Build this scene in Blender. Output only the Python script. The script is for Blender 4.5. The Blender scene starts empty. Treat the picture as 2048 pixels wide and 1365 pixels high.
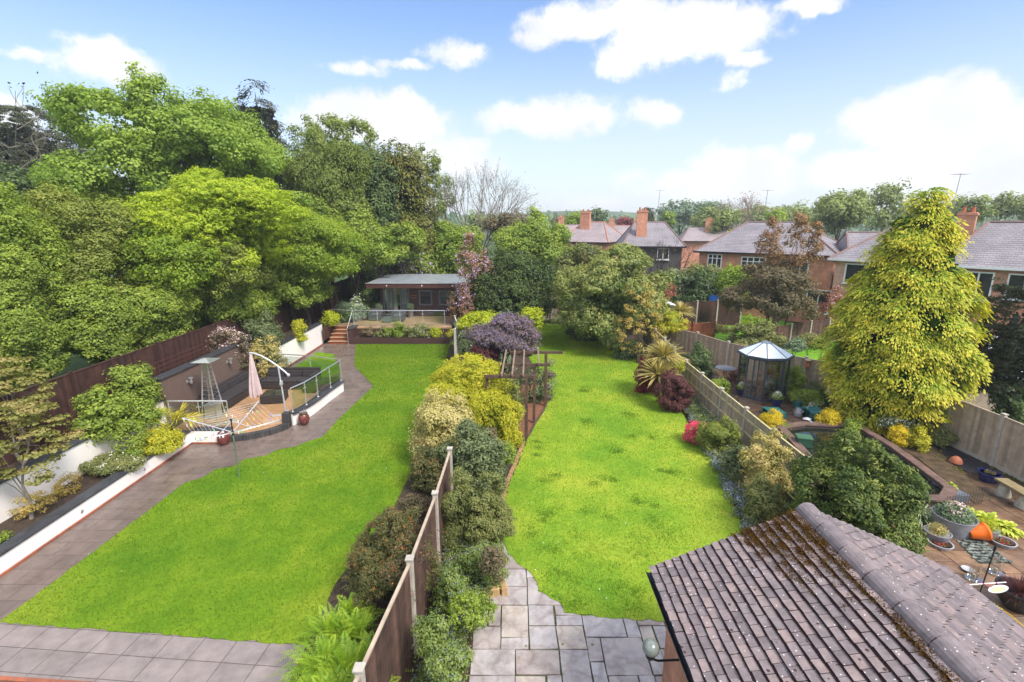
import bpy, math, random
import numpy as np
from mathutils import Vector, Matrix
PI = math.pi
R = math.radians
SC = bpy.context.scene
COL = SC.collection

# ------------------------------------------------------------------ camera
CAMH = 7.2
PITCH = math.atan(238 / 980)
cam = bpy.data.cameras.new("camera")
cam.sensor_width = 36.0
cam.lens = 980 / 2048 * 36
cam.clip_end = 6000
cam.clip_start = 0.05
camo = bpy.data.objects.new("camera", cam)
COL.objects.link(camo)
camo.location = (0, 0, CAMH)
camo.rotation_euler = (PI / 2 - PITCH, 0, 0)
SC.camera = camo
SC.view_settings.view_transform = 'Standard'
SC.view_settings.look = 'None'
SC.view_settings.exposure = 1.7
SC.view_settings.gamma = 1.0

# ------------------------------------------------------------------ sun and sky
SUN_EL, SUN_AZ = R(50), R(136)      # azimuth clockwise from +Y: high, to the right of and behind the viewer
sd = bpy.data.lights.new("sun", 'SUN')
sd.energy = 1.6
sd.angle = R(18)
sd.color = (1.0, 0.95, 0.86)
so = bpy.data.objects.new("sun", sd)
COL.objects.link(so)
dv = Vector((math.sin(SUN_AZ) * math.cos(SUN_EL), math.cos(SUN_AZ) * math.cos(SUN_EL), math.sin(SUN_EL)))
so.rotation_euler = dv.to_track_quat('Z', 'Y').to_euler()
so.location = (0, -10, 30)

W = bpy.data.worlds.new("World")
SC.world = W
W.use_nodes = True
NT = W.node_tree
for n in list(NT.nodes):
    NT.nodes.remove(n)


def wn(t, **k):
    n = NT.nodes.new(t)
    for a, b in k.items():
        setattr(n, a, b)
    return n


def wmath(op, a, b=None, c=None, clamp=False):
    n = wn('ShaderNodeMath', operation=op)
    n.use_clamp = clamp
    for i, v in enumerate((a, b, c)):
        if v is None:
            continue
        if isinstance(v, (int, float)):
            n.inputs[i].default_value = v
        else:
            NT.links.new(v, n.inputs[i])
    return n.outputs[0]


out = wn('ShaderNodeOutputWorld')
bg = wn('ShaderNodeBackground')
bg.inputs['Strength'].default_value = 0.09
NT.links.new(bg.outputs[0], out.inputs[0])
sky = wn('ShaderNodeTexSky', sky_type='NISHITA')
sky.sun_disc = False
sky.sun_elevation = SUN_EL
sky.sun_rotation = SUN_AZ
sky.air_density = 1.0
sky.dust_density = 0.6
sky.ozone_density = 1.2
tc = wn('ShaderNodeTexCoord')
# ragged cloud outlines: the direction is shaken by noise before azimuth and elevation are read
no1 = wn('ShaderNodeTexNoise')
no1.inputs['Scale'].default_value = 9.0
no1.inputs['Detail'].default_value = 7.0
no1.inputs['Roughness'].default_value = 0.62
NT.links.new(tc.outputs['Generated'], no1.inputs['Vector'])
vm = wn('ShaderNodeVectorMath', operation='MULTIPLY_ADD')
NT.links.new(no1.outputs['Color'], vm.inputs[0])
vm.inputs[1].default_value = (0.15, 0.15, 0.055)
vs = wn('ShaderNodeVectorMath', operation='ADD')
NT.links.new(tc.outputs['Generated'], vs.inputs[0])
vs.inputs[1].default_value = (-0.075, -0.075, -0.0275)
NT.links.new(vs.outputs[0], vm.inputs[2])
sep = wn('ShaderNodeSeparateXYZ')
NT.links.new(vm.outputs[0], sep.inputs[0])
az = wmath('ARCTAN2', sep.outputs[0], sep.outputs[1])
el = wmath('ARCSINE', wmath('MINIMUM', wmath('MAXIMUM', sep.outputs[2], -1.0), 1.0))
# azimuth, elevation, half widths (degrees), thickness of every cloud
CLOUDS = [(-41.9, 12.9, 1.3, 0.5, 0.7), (-36.4, 12.8, 4.5, 1.7, 1.4), (-43.2, 8.0, 2.0, 1.5, 1.3), (-14.0, 10.3, 8.4, 2.7, 1.7),
          (-6.8, 6.6, 6.0, 2.1, 1.1), (-16.7, 14.7, 3.4, 0.7, 0.85), (-12.2, 15.4, 3.5, 0.6, 0.85), (-6.5, 16.8, 3.4, 1.2, 1.0),
          (4.1, 10.9, 7.0, 2.2, 1.2), (15.1, 11.0, 3.3, 1.3, 0.7), (8.0, 19.4, 7.1, 1.8, 1.3), (3.4, 18.1, 3.1, 1.1, 0.85),
          (17.9, 17.9, 8.0, 2.4, 1.5), (13.8, 16.0, 4.5, 1.5, 1.1), (19.9, 16.3, 4.2, 1.4, 1.1), (22.8, 14.6, 1.6, 0.8, 0.75),
          (21.9, 13.0, 0.9, 0.6, 0.65), (27.4, 18.5, 3.3, 0.7, 0.8), (38.0, 8.8, 5.1, 2.9, 1.6), (41.9, 7.6, 3.9, 2.6, 1.5),
          (33.4, 8.5, 2.3, 1.5, 0.9), (28.4, 7.2, 1.3, 1.1, 0.85), (36.9, 4.7, 9.6, 1.9, 1.5), (23.9, 4.7, 7.4, 2.4, 1.4),
          (17.6, 3.8, 5.6, 2.0, 1.1), (41.1, 3.0, 6.4, 1.6, 1.2), (12.5, 1.6, 9.1, 1.3, 0.8), (-60, 8, 8, 5, 1.2), (62, 9, 12, 6, 1.3),
          (-85, 20, 14, 7, 1.1), (110, 28, 34, 18, 1.2), (-130, 34, 38, 18, 1.2), (175, 42, 70, 26, 1.3), (40, 62, 60, 17, 1.2), (-60, 56, 50, 14, 1.2), (90, 60, 60, 16, 1.2)]  # wide unseen clouds overhead and behind, added for soft fill light
acc = None
for a0, e0, ra, re, w in CLOUDS:
    ra, re = ra * 1.18, re * 1.22
    da = wmath('DIVIDE', wmath('SUBTRACT', az, R(a0)), R(ra))
    de = wmath('DIVIDE', wmath('SUBTRACT', el, R(e0)), R(re))
    d2 = wmath('ADD', wmath('MULTIPLY', da, da), wmath('MULTIPLY', de, de))
    k = wmath('MULTIPLY', wmath('SUBTRACT', 1.0, d2), w)
    acc = k if acc is None else wmath('MAXIMUM', acc, k)
no2 = wn('ShaderNodeTexNoise')
no2.inputs['Scale'].default_value = 11.0
no2.inputs['Detail'].default_value = 9.0
no2.inputs['Roughness'].default_value = 0.66
NT.links.new(tc.outputs['Generated'], no2.inputs['Vector'])
sumn = wmath('ADD', acc, wmath('MULTIPLY', wmath('SUBTRACT', no2.outputs['Fac'], 0.5), 3.6))
mr = wn('ShaderNodeMapRange', interpolation_type='SMOOTHSTEP')
NT.links.new(sumn, mr.inputs['Value'])
mr.inputs['From Min'].default_value = -0.10
mr.inputs['From Max'].default_value = 0.95
cl_fac = wmath('POWER', mr.outputs[0], 1.3)
# cloud brightness varies a little with thickness
crm = wn('ShaderNodeMapRange')
no3 = wn('ShaderNodeTexNoise')
no3.inputs['Scale'].default_value = 7.0
no3.inputs['Detail'].default_value = 5.0
NT.links.new(tc.outputs['Generated'], no3.inputs['Vector'])
NT.links.new(no3.outputs['Fac'], crm.inputs['Value'])
crm.inputs['From Min'].default_value = 0.35
crm.inputs['From Max'].default_value = 0.62
crm.inputs['To Min'].default_value = 0.86
crm.inputs['To Max'].default_value = 1.0
ccol = wn('ShaderNodeVectorMath', operation='SCALE')
ccol.inputs[0].default_value = (3.9, 3.95, 4.05)
hi_ = wn('ShaderNodeMapRange')  # clouds above the view are brightened as added fill light
NT.links.new(el, hi_.inputs['Value'])
hi_.inputs['From Min'].default_value = R(22)
hi_.inputs['From Max'].default_value = R(38)
hi_.inputs['To Min'].default_value = 1.0
hi_.inputs['To Max'].default_value = 2.1
NT.links.new(wmath('MULTIPLY', crm.outputs[0], hi_.outputs[0]), ccol.inputs['Scale'])
mixc = wn('ShaderNodeMix', data_type='RGBA')
NT.links.new(cl_fac, mixc.inputs['Factor'])
skm = wn('ShaderNodeVectorMath', operation='MULTIPLY')
NT.links.new(sky.outputs[0], skm.inputs[0])
skm.inputs[1].default_value = (0.46, 0.63, 0.82)
# thin high veil that whitens towards the horizon
veil = wn('ShaderNodeMix', data_type='RGBA')
sepr = wn('ShaderNodeSeparateXYZ')
NT.links.new(tc.outputs['Generated'], sepr.inputs[0])
vmr = wn('ShaderNodeMapRange', interpolation_type='SMOOTHSTEP')
NT.links.new(sepr.outputs[2], vmr.inputs['Value'])
vmr.inputs['From Min'].default_value = -0.02
vmr.inputs['From Max'].default_value = 0.40
vmr.inputs['To Min'].default_value = 0.88
vmr.inputs['To Max'].default_value = 0.09
NT.links.new(vmr.outputs[0], veil.inputs['Factor'])
NT.links.new(skm.outputs[0], veil.inputs['A'])
veil.inputs['B'].default_value = (3.35, 3.5, 3.6, 1)
NT.links.new(veil.outputs['Result'], mixc.inputs['A'])
NT.links.new(ccol.outputs[0], mixc.inputs['B'])
NT.links.new(mixc.outputs['Result'], bg.inputs['Color'])

# ------------------------------------------------------------------ measuring helpers
CP, SP = math.cos(PITCH), math.sin(PITCH)


def G(px, py, z=0.0):
    """ground point seen at a photo pixel, on the plane at height z"""
    a = (px - 1024) / 980
    b = -(py - 682.5) / 980
    t = (z - CAMH) / (-SP + b * CP)
    return a * t, (CP + b * SP) * t


def T(px, py, D):
    """x and z of the point seen at a photo pixel, D metres ahead"""
    a = (px - 1024) / 980
    b = -(py - 682.5) / 980
    t = D / (CP + b * SP)
    return a * t, CAMH + (-SP + b * CP) * t


# ------------------------------------------------------------------ object helpers
def props(o, label=None, cat=None, group=None, kind=None):
    if label:
        o['label'] = label
    if cat:
        o['category'] = cat
    if group:
        o['group'] = group
    if kind:
        o['kind'] = kind
    return o


def wloc(o):
    v = Vector((0, 0, 0))
    while o is not None:
        v += o.location
        o = o.parent
    return v


def thing(name, label, cat, loc, group=None):
    o = bpy.data.objects.new(name, None)
    o.empty_display_size = 0.2
    COL.objects.link(o)
    o.location = loc
    return props(o, label, cat, group)


def link_mesh(name, me, co, parent):
    """link a mesh whose vertices (Nx3 array) are in world coordinates; origin at its own base"""
    lo, hi = co.min(0), co.max(0)
    org = np.array([(lo[0] + hi[0]) / 2, (lo[1] + hi[1]) / 2, lo[2]])
    me.vertices.foreach_set('co', (co - org).astype(np.float32).ravel())
    me.update()
    o = bpy.data.objects.new(name, me)
    COL.objects.link(o)
    if parent is not None:
        o.location = Vector(org) - wloc(parent)
        o.parent = parent
    else:
        o.location = org
    return o


class MB:
    def __init__(s):
        s.v, s.f, s.m = [], [], []
        s.mi = 0
        s.attr = []
        s.a = 0.5

    def add(s, vs, fs):
        b = len(s.v)
        s.v += [tuple(p) for p in vs]
        for f in fs:
            s.f.append(tuple(b + i for i in f))
            s.m.append(s.mi)
            s.attr.append(s.a)
        return s

    def box(s, c, d, rz=0, M=None):
        x, y, z = d[0] / 2, d[1] / 2, d[2] / 2
        vs = [Vector((i * x, j * y, k * z)) for k in (-1, 1) for j in (-1, 1) for i in (-1, 1)]
        if M is None:
            M = Matrix.Rotation(rz, 3, 'Z')
        c = Vector(c)
        return s.add([M @ v + c for v in vs],
                     [(0, 2, 3, 1), (4, 5, 7, 6), (0, 1, 5, 4), (2, 6, 7, 3), (0, 4, 6, 2), (1, 3, 7, 5)])

    def bar(s, p, q, w, h=None, up=(0, 0, 1)):
        """square section bar between two points"""
        h = h or w
        p, q = Vector(p), Vector(q)
        d = q - p
        L = d.length
        if L < 1e-6:
            return s
        d.normalize()
        u = Vector(up)
        if abs(d.dot(u)) > .98:
            u = Vector((0, 1, 0))
        sx = d.cross(u).normalized()
        sz = sx.cross(d)
        M = Matrix((sx, d, sz)).transposed()
        return s.box((p + q) / 2, (w, L, h), M=M)

    def prism(s, poly, z0, z1):
        n = len(poly)
        A = sum(poly[i][0] * poly[(i + 1) % n][1] - poly[(i + 1) % n][0] * poly[i][1] for i in range(n))
        if A < 0:
            poly = poly[::-1]
        vs = [(x, y, z0) for x, y in poly] + [(x, y, z1) for x, y in poly]
        fs = [tuple(range(n))[::-1], tuple(range(n, 2 * n))]
        fs += [(i, (i + 1) % n, n + (i + 1) % n, n + i) for i in range(n)]
        return s.add(vs, fs)

    def tube(s, pts, r, n=6, cap=True):
        pts = [Vector(p) for p in pts]
        if not isinstance(r, (list, tuple)):
            r = [r] * len(pts)
        vs = []
        for i, p in enumerate(pts):
            d = (pts[min(i + 1, len(pts) - 1)] - pts[max(i - 1, 0)])
            if d.length < 1e-9:
                d = Vector((0, 0, 1))
            d.normalize()
            u = Vector((0, 0, 1)) if abs(d.z) < .9 else Vector((1, 0, 0))
            a = d.cross(u).normalized()
            b = d.cross(a)
            for k in range(n):
                t = 2 * PI * k / n
                vs.append(p + (a * math.cos(t) + b * math.sin(t)) * r[i])
        fs = []
        for i in range(len(pts) - 1):
            for k in range(n):
                fs.append((i * n + k, (i + 1) * n + k, (i + 1) * n + (k + 1) % n, i * n + (k + 1) % n))
        if cap:
            fs.append(tuple(range(n)))
            fs.append(tuple(range((len(pts) - 1) * n, len(pts) * n))[::-1])
        return s.add(vs, fs)

    def lathe(s, c, prof, n=20, sx=1, sy=1, M=None):
        vs = []
        for r, z in prof:
            for k in range(n):
                t = 2 * PI * k / n
                v = Vector((r * math.cos(t) * sx, r * math.sin(t) * sy, z))
                if M is not None:
                    v = M @ v
                vs.append(v + Vector(c))
        m = len(prof)
        fs = [(i * n + k, i * n + (k + 1) % n, (i + 1) * n + (k + 1) % n, (i + 1) * n + k)
              for i in range(m - 1) for k in range(n)]
        fs.append(tuple(range(n))[::-1])
        fs.append(tuple(range((m - 1) * n, m * n)))
        return s.add(vs, fs)

    def build(s, name, mats, parent=None, smooth=False, bevel=0, vattr=False):
        me = bpy.data.meshes.new(name)
        me.from_pydata(s.v, [], s.f)
        if not isinstance(mats, (list, tuple)):
            mats = [mats]
        for m in mats:
            me.materials.append(m)
        if len(mats) > 1:
            me.polygons.foreach_set('material_index', s.m)
        if smooth:
            me.polygons.foreach_set('use_smooth', [True] * len(s.f))
        if vattr:
            a = me.attributes.new('v', 'FLOAT', 'FACE')
            a.data.foreach_set('value', s.attr)
        o = link_mesh(name, me, np.array(s.v, dtype=np.float64), parent)
        if bevel:
            b = o.modifiers.new('b', 'BEVEL')
            b.width = bevel
            b.segments = 2
            b.limit_method = 'ANGLE'
        if smooth:
            w = o.modifiers.new('w', 'EDGE_SPLIT')
            w.split_angle = R(42)
        return o


def copy_tree(o, parent=None):
    c = o.copy()
    COL.objects.link(c)
    if parent is not None:
        c.parent = parent
    for ch in [x for x in o.children]:
        copy_tree(ch, c)
    return c


# ------------------------------------------------------------------ materials
def nmat(name):
    m = bpy.data.materials.new(name)
    m.use_nodes = True
    t = m.node_tree
    for n in list(t.nodes):
        t.nodes.remove(n)
    o = t.nodes.new('ShaderNodeOutputMaterial')
    return m, t, o


def ramp(t, stops, fac=None):
    r = t.nodes.new('ShaderNodeValToRGB')
    e = r.color_ramp.elements
    while len(e) < len(stops):
        e.new(0.5)
    for i, (p, c) in enumerate(stops):
        e[i].position = p
        e[i].color = (c[0], c[1], c[2], 1)
    if fac is not None:
        t.links.new(fac, r.inputs[0])
    return r.outputs[0]


def noise(t, scale, detail=4, rough=.55, vec=None, dim=None):
    n = t.nodes.new('ShaderNodeTexNoise')
    n.inputs['Scale'].default_value = scale
    n.inputs['Detail'].default_value = detail
    n.inputs['Roughness'].default_value = rough
    if vec is None:
        g = t.nodes.new('ShaderNodeNewGeometry')
        vec = g.outputs['Position']
    t.links.new(vec, n.inputs['Vector'])
    return n.outputs['Fac']


def scaled(t, s, rot=0):
    g = t.nodes.new('ShaderNodeNewGeometry')
    m = t.nodes.new('ShaderNodeMapping')
    m.inputs['Scale'].default_value = s
    m.inputs['Rotation'].default_value = (0, 0, rot)
    t.links.new(g.outputs['Position'], m.inputs['Vector'])
    return m.outputs[0]


def principled(t, o, rough, metal=0, spec=.5):
    p = t.nodes.new('ShaderNodeBsdfPrincipled')
    p.inputs['Roughness'].default_value = rough
    p.inputs['Metallic'].default_value = metal
    p.inputs['Specular IOR Level'].default_value = spec
    t.links.new(p.outputs[0], o.inputs[0])
    return p


def bump(t, p, h, strength=.4, dist=.01):
    b = t.nodes.new('ShaderNodeBump')
    b.inputs['Strength'].default_value = strength
    b.inputs['Distance'].default_value = dist
    t.links.new(h, b.inputs['Height'])
    t.links.new(b.outputs[0], p.inputs['Normal'])


def mixc_(t, fac, a, b, mode='MIX'):
    m = t.nodes.new('ShaderNodeMix')
    m.data_type = 'RGBA'
    m.blend_type = mode
    for s, v in (('Factor', fac), ('A', a), ('B', b)):
        if isinstance(v, (int, float)):
            m.inputs[s].default_value = v
        elif isinstance(v, tuple):
            m.inputs[s].default_value = (*v[:3], 1)
        else:
            t.links.new(v, m.inputs[s])
    return m.outputs['Result']


def mat(name, c, rough=.7, var=.25, scale=6, metal=0, spec=.4, bs=0, bst=.3, bd=.01, vec=None, attr=False, stretch=None, spread=.38):
    m, t, o = nmat(name)
    p = principled(t, o, rough, metal, spec)
    lo = tuple(x * (1 - var) for x in c)
    hi = tuple(min(1, x * (1 + var)) for x in c)
    v = scaled(t, stretch) if stretch else None
    f = noise(t, scale, 5, .6, v)
    col = ramp(t, [(.3, lo), (.7, hi)], f)
    if attr:
        a = t.nodes.new('ShaderNodeAttribute')
        a.attribute_name = 'v'
        k = ramp(t, [(0, (1 - spread,) * 3), (1, (1 + spread * .8,) * 3)], a.outputs['Fac'])
        col = mixc_(t, 1.0, col, k, 'MULTIPLY')
    t.links.new(col, p.inputs['Base Color'])
    if bs:
        bump(t, p, noise(t, bs, 4, .6, v), bst, bd)
    return m


def leafmat(name, stops, tr=.35, gloss=.025, grough=.6, gain=1.0):
    """stops: list of colours, young to old leaves picked by the per-leaf attribute v"""
    m, t, o = nmat(name)
    a = t.nodes.new('ShaderNodeAttribute')
    a.attribute_name = 'v'
    if gain != 1:
        stops = [tuple(min(.8, x * gain * k) for x, k in zip(c, (1.30, 1.03, .95))) for c in stops]
    n = len(stops)
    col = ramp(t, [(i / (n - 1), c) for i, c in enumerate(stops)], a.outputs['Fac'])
    d = t.nodes.new('ShaderNodeBsdfDiffuse')
    t.links.new(col, d.inputs[0])
    tl = t.nodes.new('ShaderNodeBsdfTranslucent')
    tcol = mixc_(t, 1.0, col, (1.25, 1.2, .6), 'MULTIPLY')
    t.links.new(tcol, tl.inputs[0])
    mx = t.nodes.new('ShaderNodeMixShader')
    mx.inputs[0].default_value = tr
    t.links.new(d.outputs[0], mx.inputs[1])
    t.links.new(tl.outputs[0], mx.inputs[2])
    g = t.nodes.new('ShaderNodeBsdfGlossy')
    g.inputs['Roughness'].default_value = grough
    m2 = t.nodes.new('ShaderNodeMixShader')
    m2.inputs[0].default_value = gloss
    t.links.new(mx.outputs[0], m2.inputs[1])
    t.links.new(g.outputs[0], m2.inputs[2])
    t.links.new(m2.outputs[0], o.inputs[0])
    return m


def glassmat(name, tint=(.9, .95, .95), refl=.12):
    m, t, o = nmat(name)
    tr = t.nodes.new('ShaderNodeBsdfTransparent')
    tr.inputs[0].default_value = (*tint, 1)
    g = t.nodes.new('ShaderNodeBsdfGlossy')
    g.inputs['Roughness'].default_value = .03
    lw = t.nodes.new('ShaderNodeLayerWeight')
    lw.inputs[0].default_value = .35
    mm = t.nodes.new('ShaderNodeMath')
    mm.operation = 'MULTIPLY_ADD'
    t.links.new(lw.outputs['Facing'], mm.inputs[0])
    mm.inputs[1].default_value = .5
    mm.inputs[2].default_value = refl
    mx = t.nodes.new('ShaderNodeMixShader')
    t.links.new(mm.outputs[0], mx.inputs[0])
    t.links.new(tr.outputs[0], mx.inputs[1])
    t.links.new(g.outputs[0], mx.inputs[2])
    t.links.new(mx.outputs[0], o.inputs[0])
    return m


def brickmat(name, c1, c2, mortar, bw, bh, ms=.012, rough=.7, use='xy', rot=0, off=.5, bst=.5, noise_amt=.35, gloss=None):
    """brick/paver pattern laid out in world metres; use='xy' for floors, 'wall' for vertical faces"""
    m, t, o = nmat(name)
    p = principled(t, o, rough, 0, .5)
    g = t.nodes.new('ShaderNodeNewGeometry')
    if use == 'xy':
        mp = t.nodes.new('ShaderNodeMapping')
        mp.inputs['Rotation'].default_value = (0, 0, rot)
        t.links.new(g.outputs['Position'], mp.inputs['Vector'])
        vec = mp.outputs[0]
    else:
        s = t.nodes.new('ShaderNodeSeparateXYZ')
        t.links.new(g.outputs['Position'], s.inputs[0])
        a = t.nodes.new('ShaderNodeMath')
        a.operation = 'MULTIPLY_ADD'
        t.links.new(s.outputs[0], a.inputs[0])
        a.inputs[1].default_value = 1.0
        t.links.new(s.outputs[1], a.inputs[2])
        cb = t.nodes.new('ShaderNodeCombineXYZ')
        t.links.new(a.outputs[0], cb.inputs[0])
        t.links.new(s.outputs[2], cb.inputs[1])
        vec = cb.outputs[0]
    b = t.nodes.new('ShaderNodeTexBrick')
    b.offset = off
    b.inputs['Color1'].default_value = (*c1, 1)
    b.inputs['Color2'].default_value = (*c2, 1)
    b.inputs['Mortar'].default_value = (*mortar, 1)
    b.inputs['Scale'].default_value = 1.0
    b.inputs['Mortar Size'].default_value = ms
    b.inputs['Mortar Smooth'].default_value = .2
    b.inputs['Brick Width'].default_value = bw
    b.inputs['Row Height'].default_value = bh
    t.links.new(vec, b.inputs['Vector'])
    f = noise(t, 3.0, 6, .65)
    k = ramp(t, [(.3, (1 - noise_amt,) * 3), (.7, (1 + noise_amt,) * 3)], f)
    col = mixc_(t, 1.0, b.outputs['Color'], k, 'MULTIPLY')
    t.links.new(col, p.inputs['Base Color'])
    if gloss:
        gr = t.nodes.new('ShaderNodeMapRange')
        t.links.new(noise(t, 1.2, 4), gr.inputs['Value'])
        gr.inputs['From Min'].default_value = .4
        gr.inputs['From Max'].default_value = .62
        gr.inputs['To Min'].default_value = gloss[0]
        gr.inputs['To Max'].default_value = gloss[1]
        t.links.new(gr.outputs[0], p.inputs['Roughness'])
    inv = t.nodes.new('ShaderNodeMath')
    inv.operation = 'SUBTRACT'
    inv.inputs[0].default_value = 1.0
    t.links.new(b.outputs['Fac'], inv.inputs[1])
    bump(t, p, inv.outputs[0], bst, .01)
    return m


M = {}
M['soil'] = mat('soil', (.055, .035, .024), .95, .5, 9, bs=30, bst=.8, bd=.03)
M['earth'] = mat('earth', (.05, .07, .025), .95, .5, 1.5, bs=8, bst=.8, bd=.05)
M['render'] = mat('white_render', (.82, .765, .74), .85, .07, 1.1, bs=60, bst=.12, stretch=(1, 1, .35))
M['coping'] = mat('dark_coping', (.045, .047, .055), .38, .35, 4, bs=30, bst=.2)
M['brownwall'] = mat('brown_render', (.13, .085, .07), .85, .12, 8, bs=70, bst=.25)
M['brickstrip'] = brickmat('red_brick_edging', (.30, .09, .045), (.22, .07, .04), (.16, .12, .1), .22, .075, .008, use='wall')
M['browntimber'] = mat('dark_brown_timber', (.075, .028, .022), .6, .3, 3, bs=25, bst=.3, attr=True)
M['fencebrown'] = mat('brown_stained_fence', (.058, .024, .018), .75, .35, 4, bs=30, bst=.4, attr=True)
M['fenceold'] = mat('weathered_brown_boards', (.085, .045, .034), .85, .45, 5, bs=30, bst=.5, attr=True)
M['fencegrey'] = mat('weathered_pale_boards', (.36, .285, .215), .85, .22, 5, bs=30, bst=.4, attr=True, spread=.25)
M['fencemoss'] = mat('pale_mossy_rail', (.40, .36, .19), .9, .3, 6, bs=30, bst=.4, attr=True)
M['fencered'] = mat('orange_red_stained_boards', (.30, .085, .045), .8, .25, 5, bs=20, bst=.3, attr=True)
M['concrete'] = mat('weathered_concrete', (.40, .36, .31), .9, .18, 7, bs=40, bst=.4)
M['decking'] = None
M['white'] = mat('white_paint', (.80, .80, .80), .45, .03, 4)
M['steel'] = mat('brushed_steel', (.78, .79, .81), .30, .08, 8, metal=.85)
M['silver'] = mat('silver_painted_metal', (.55, .56, .60), .4, .08, 8, metal=.4)
M['rattan'] = mat('black_woven_rattan', (.035, .028, .026), .55, .5, 60, bs=90, bst=.9, bd=.02)
M['rattangrey'] = mat('grey_woven_rattan', (.10, .10, .115), .6, .4, 60, bs=90, bst=.9, bd=.02)
M['cushion'] = mat('charcoal_cushion', (.032, .026, .028), .9, .3, 12, bs=60, bst=.3)
M['parasol'] = mat('dusty_pink_canvas', (.50, .38, .38), .9, .1, 5, bs=50, bst=.2)
M['glazed'] = mat('brown_glazed_pot', (.13, .03, .025), .22, .25, 5, spec=.7)
M['blueglaze'] = mat('cobalt_glazed_pot', (.008, .016, .10), .2, .3, 5, spec=.7)
M['glass'] = glassmat('clear_glass')
M['greenglass'] = glassmat('pale_green_glass', (.90, .955, .925), .07)
M['darkglass'] = mat('dark_window_glass', (.025, .03, .035), .08, .3, 2, spec=.8)
M['greyframe'] = mat('grey_window_frame', (.13, .14, .17), .45, .08, 5)
M['felt'] = mat('wet_grey_roof_felt', (.26, .28, .31), .3, .25, 1.5, bs=6, bst=.15)
M['bark'] = mat('grey_brown_bark', (.085, .065, .048), .95, .4, 10, bs=25, bst=.8, bd=.02)
M['darkbark'] = mat('dark_wet_bark', (.04, .03, .025), .9, .4, 10, bs=25, bst=.8, bd=.02)
M['palebark'] = mat('pale_grey_bark', (.20, .17, .14), .95, .3, 10, bs=25, bst=.8, bd=.02)
M['pergolawood'] = mat('dark_brown_pergola_wood', (.085, .05, .035), .75, .4, 6, bs=30, bst=.5)
M['palewood'] = mat('weathered_rafter_wood', (.22, .15, .11), .8, .35, 8, bs=30, bst=.5)
M['cedarwood'] = mat('orange_cedar', (.42, .18, .07), .7, .2, 8, bs=30, bst=.3)
M['greenmetal'] = mat('dark_blue_green_frame', (.045, .062, .085), .4, .15, 6)
M['gutter'] = mat('black_plastic', (.012, .012, .013), .3, .2, 6)
M['galv'] = mat('galvanised_zinc', (.27, .27, .30), .5, .2, 9, metal=.35)
M['galvlight'] = mat('dull_zinc_dish', (.40, .40, .42), .5, .15, 9, metal=.3)
M['orange'] = mat('bright_orange_glaze', (.85, .17, .015), .25, .08, 4)
M['terracotta'] = mat('terracotta', (.42, .14, .07), .8, .2, 9)
M['teal'] = mat('teal_green_plastic', (.015, .13, .12), .45, .15, 5)
M['blackpot'] = mat('black_pot', (.014, .014, .018), .35, .3, 6)
M['iron'] = mat('dark_wrought_iron', (.03, .032, .036), .45, .2, 6, metal=.3)
M['greyiron'] = mat('grey_cast_metal', (.16, .17, .19), .45, .2, 12, metal=.3)
M['stone'] = mat('pale_lichen_stone', (.36, .34, .28), .9, .3, 9, bs=30, bst=.5)
M['slabtop'] = mat('olive_wood_slab', (.22, .17, .085), .85, .2, 6, bs=30, bst=.4)
M['moss'] = leafmat('moss', [(.05, .022, .008), (.10, .045, .012), (.12, .09, .015)], .1, .0)
M['plasticclear'] = glassmat('clear_plastic', (.93, .94, .93), .18)
M['cream'] = mat('cream_ceramic', (.72, .62, .32), .5, .06, 5)
M['yellowhose'] = mat('yellow_hose', (.70, .42, .03), .5, .1, 5)
M['copper'] = mat('copper_letters', (.35, .13, .06), .5, .1, 5)
M['pond'] = mat('dark_pond_water', (.012, .016, .012), .04, .3, 1, spec=.9, bs=3, bst=.05)
M['pondgreen'] = mat('green_pond_water', (.03, .04, .008), .12, .5, 3, spec=.6, bs=5, bst=.05)
M['pondbrick'] = brickmat('pond_coping_brick', (.16, .09, .07), (.12, .07, .055), (.06, .05, .04), .35, .3, .01)
M['curb'] = brickmat('dark_block_kerb', (.04, .036, .036), (.028, .026, .028), (.08, .07, .07), .1, .2, .006)
M['paver'] = brickmat('wet_brown_pavers', (.17, .125, .105), (.14, .105, .092), (.07, .05, .04), .60, .45, .008, rough=.4, gloss=(.2, .55), bst=.3, noise_amt=.22)
M['paverfront'] = brickmat('front_brown_pavers', (.24, .195, .185), (.20, .165, .155), (.09, .07, .06), .60, .45, .008, rough=.4, rot=R(4.6), off=0, gloss=(.22, .6), bst=.3, noise_amt=.25)
M['deckboard'] = brickmat('orange_deck_boards', (.42, .24, .12), (.37, .21, .105), (.22, .11, .05), 3.2, .14, .005, rough=.5, rot=R(38), bst=.3, noise_amt=.12, gloss=(.35, .65))
M['deckboard2'] = brickmat('tan_deck_boards', (.43, .27, .17), (.38, .24, .15), (.24, .14, .08), 3.2, .14, .005, rough=.5, bst=.3, noise_amt=.12, gloss=(.4, .65))
M['cladding'] = brickmat('dark_brown_cladding', (.07, .03, .026), (.055, .024, .022), (.02, .01, .01), 2.4, .14, .006, rough=.5, use='wall', bst=.5, noise_amt=.15)
M['housebrick'] = brickmat('house_red_brick', (.64, .25, .14), (.56, .21, .12), (.36, .26, .21), .225, .075, .010, use='wall', noise_amt=.25)
M['housebrickpink'] = brickmat('house_pink_brick', (.66, .36, .26), (.58, .30, .22), (.42, .33, .28), .225, .075, .010, use='wall', noise_amt=.2)
M['garagebrick'] = brickmat('garage_orange_brick', (.45, .16, .07), (.38, .13, .06), (.30, .24, .2), .225, .075, .012, use='wall')
M['ivywall'] = mat('dark_creeper_stems', (.075, .065, .065), .9, .5, 12, bs=14, bst=.9, bd=.05)


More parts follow.
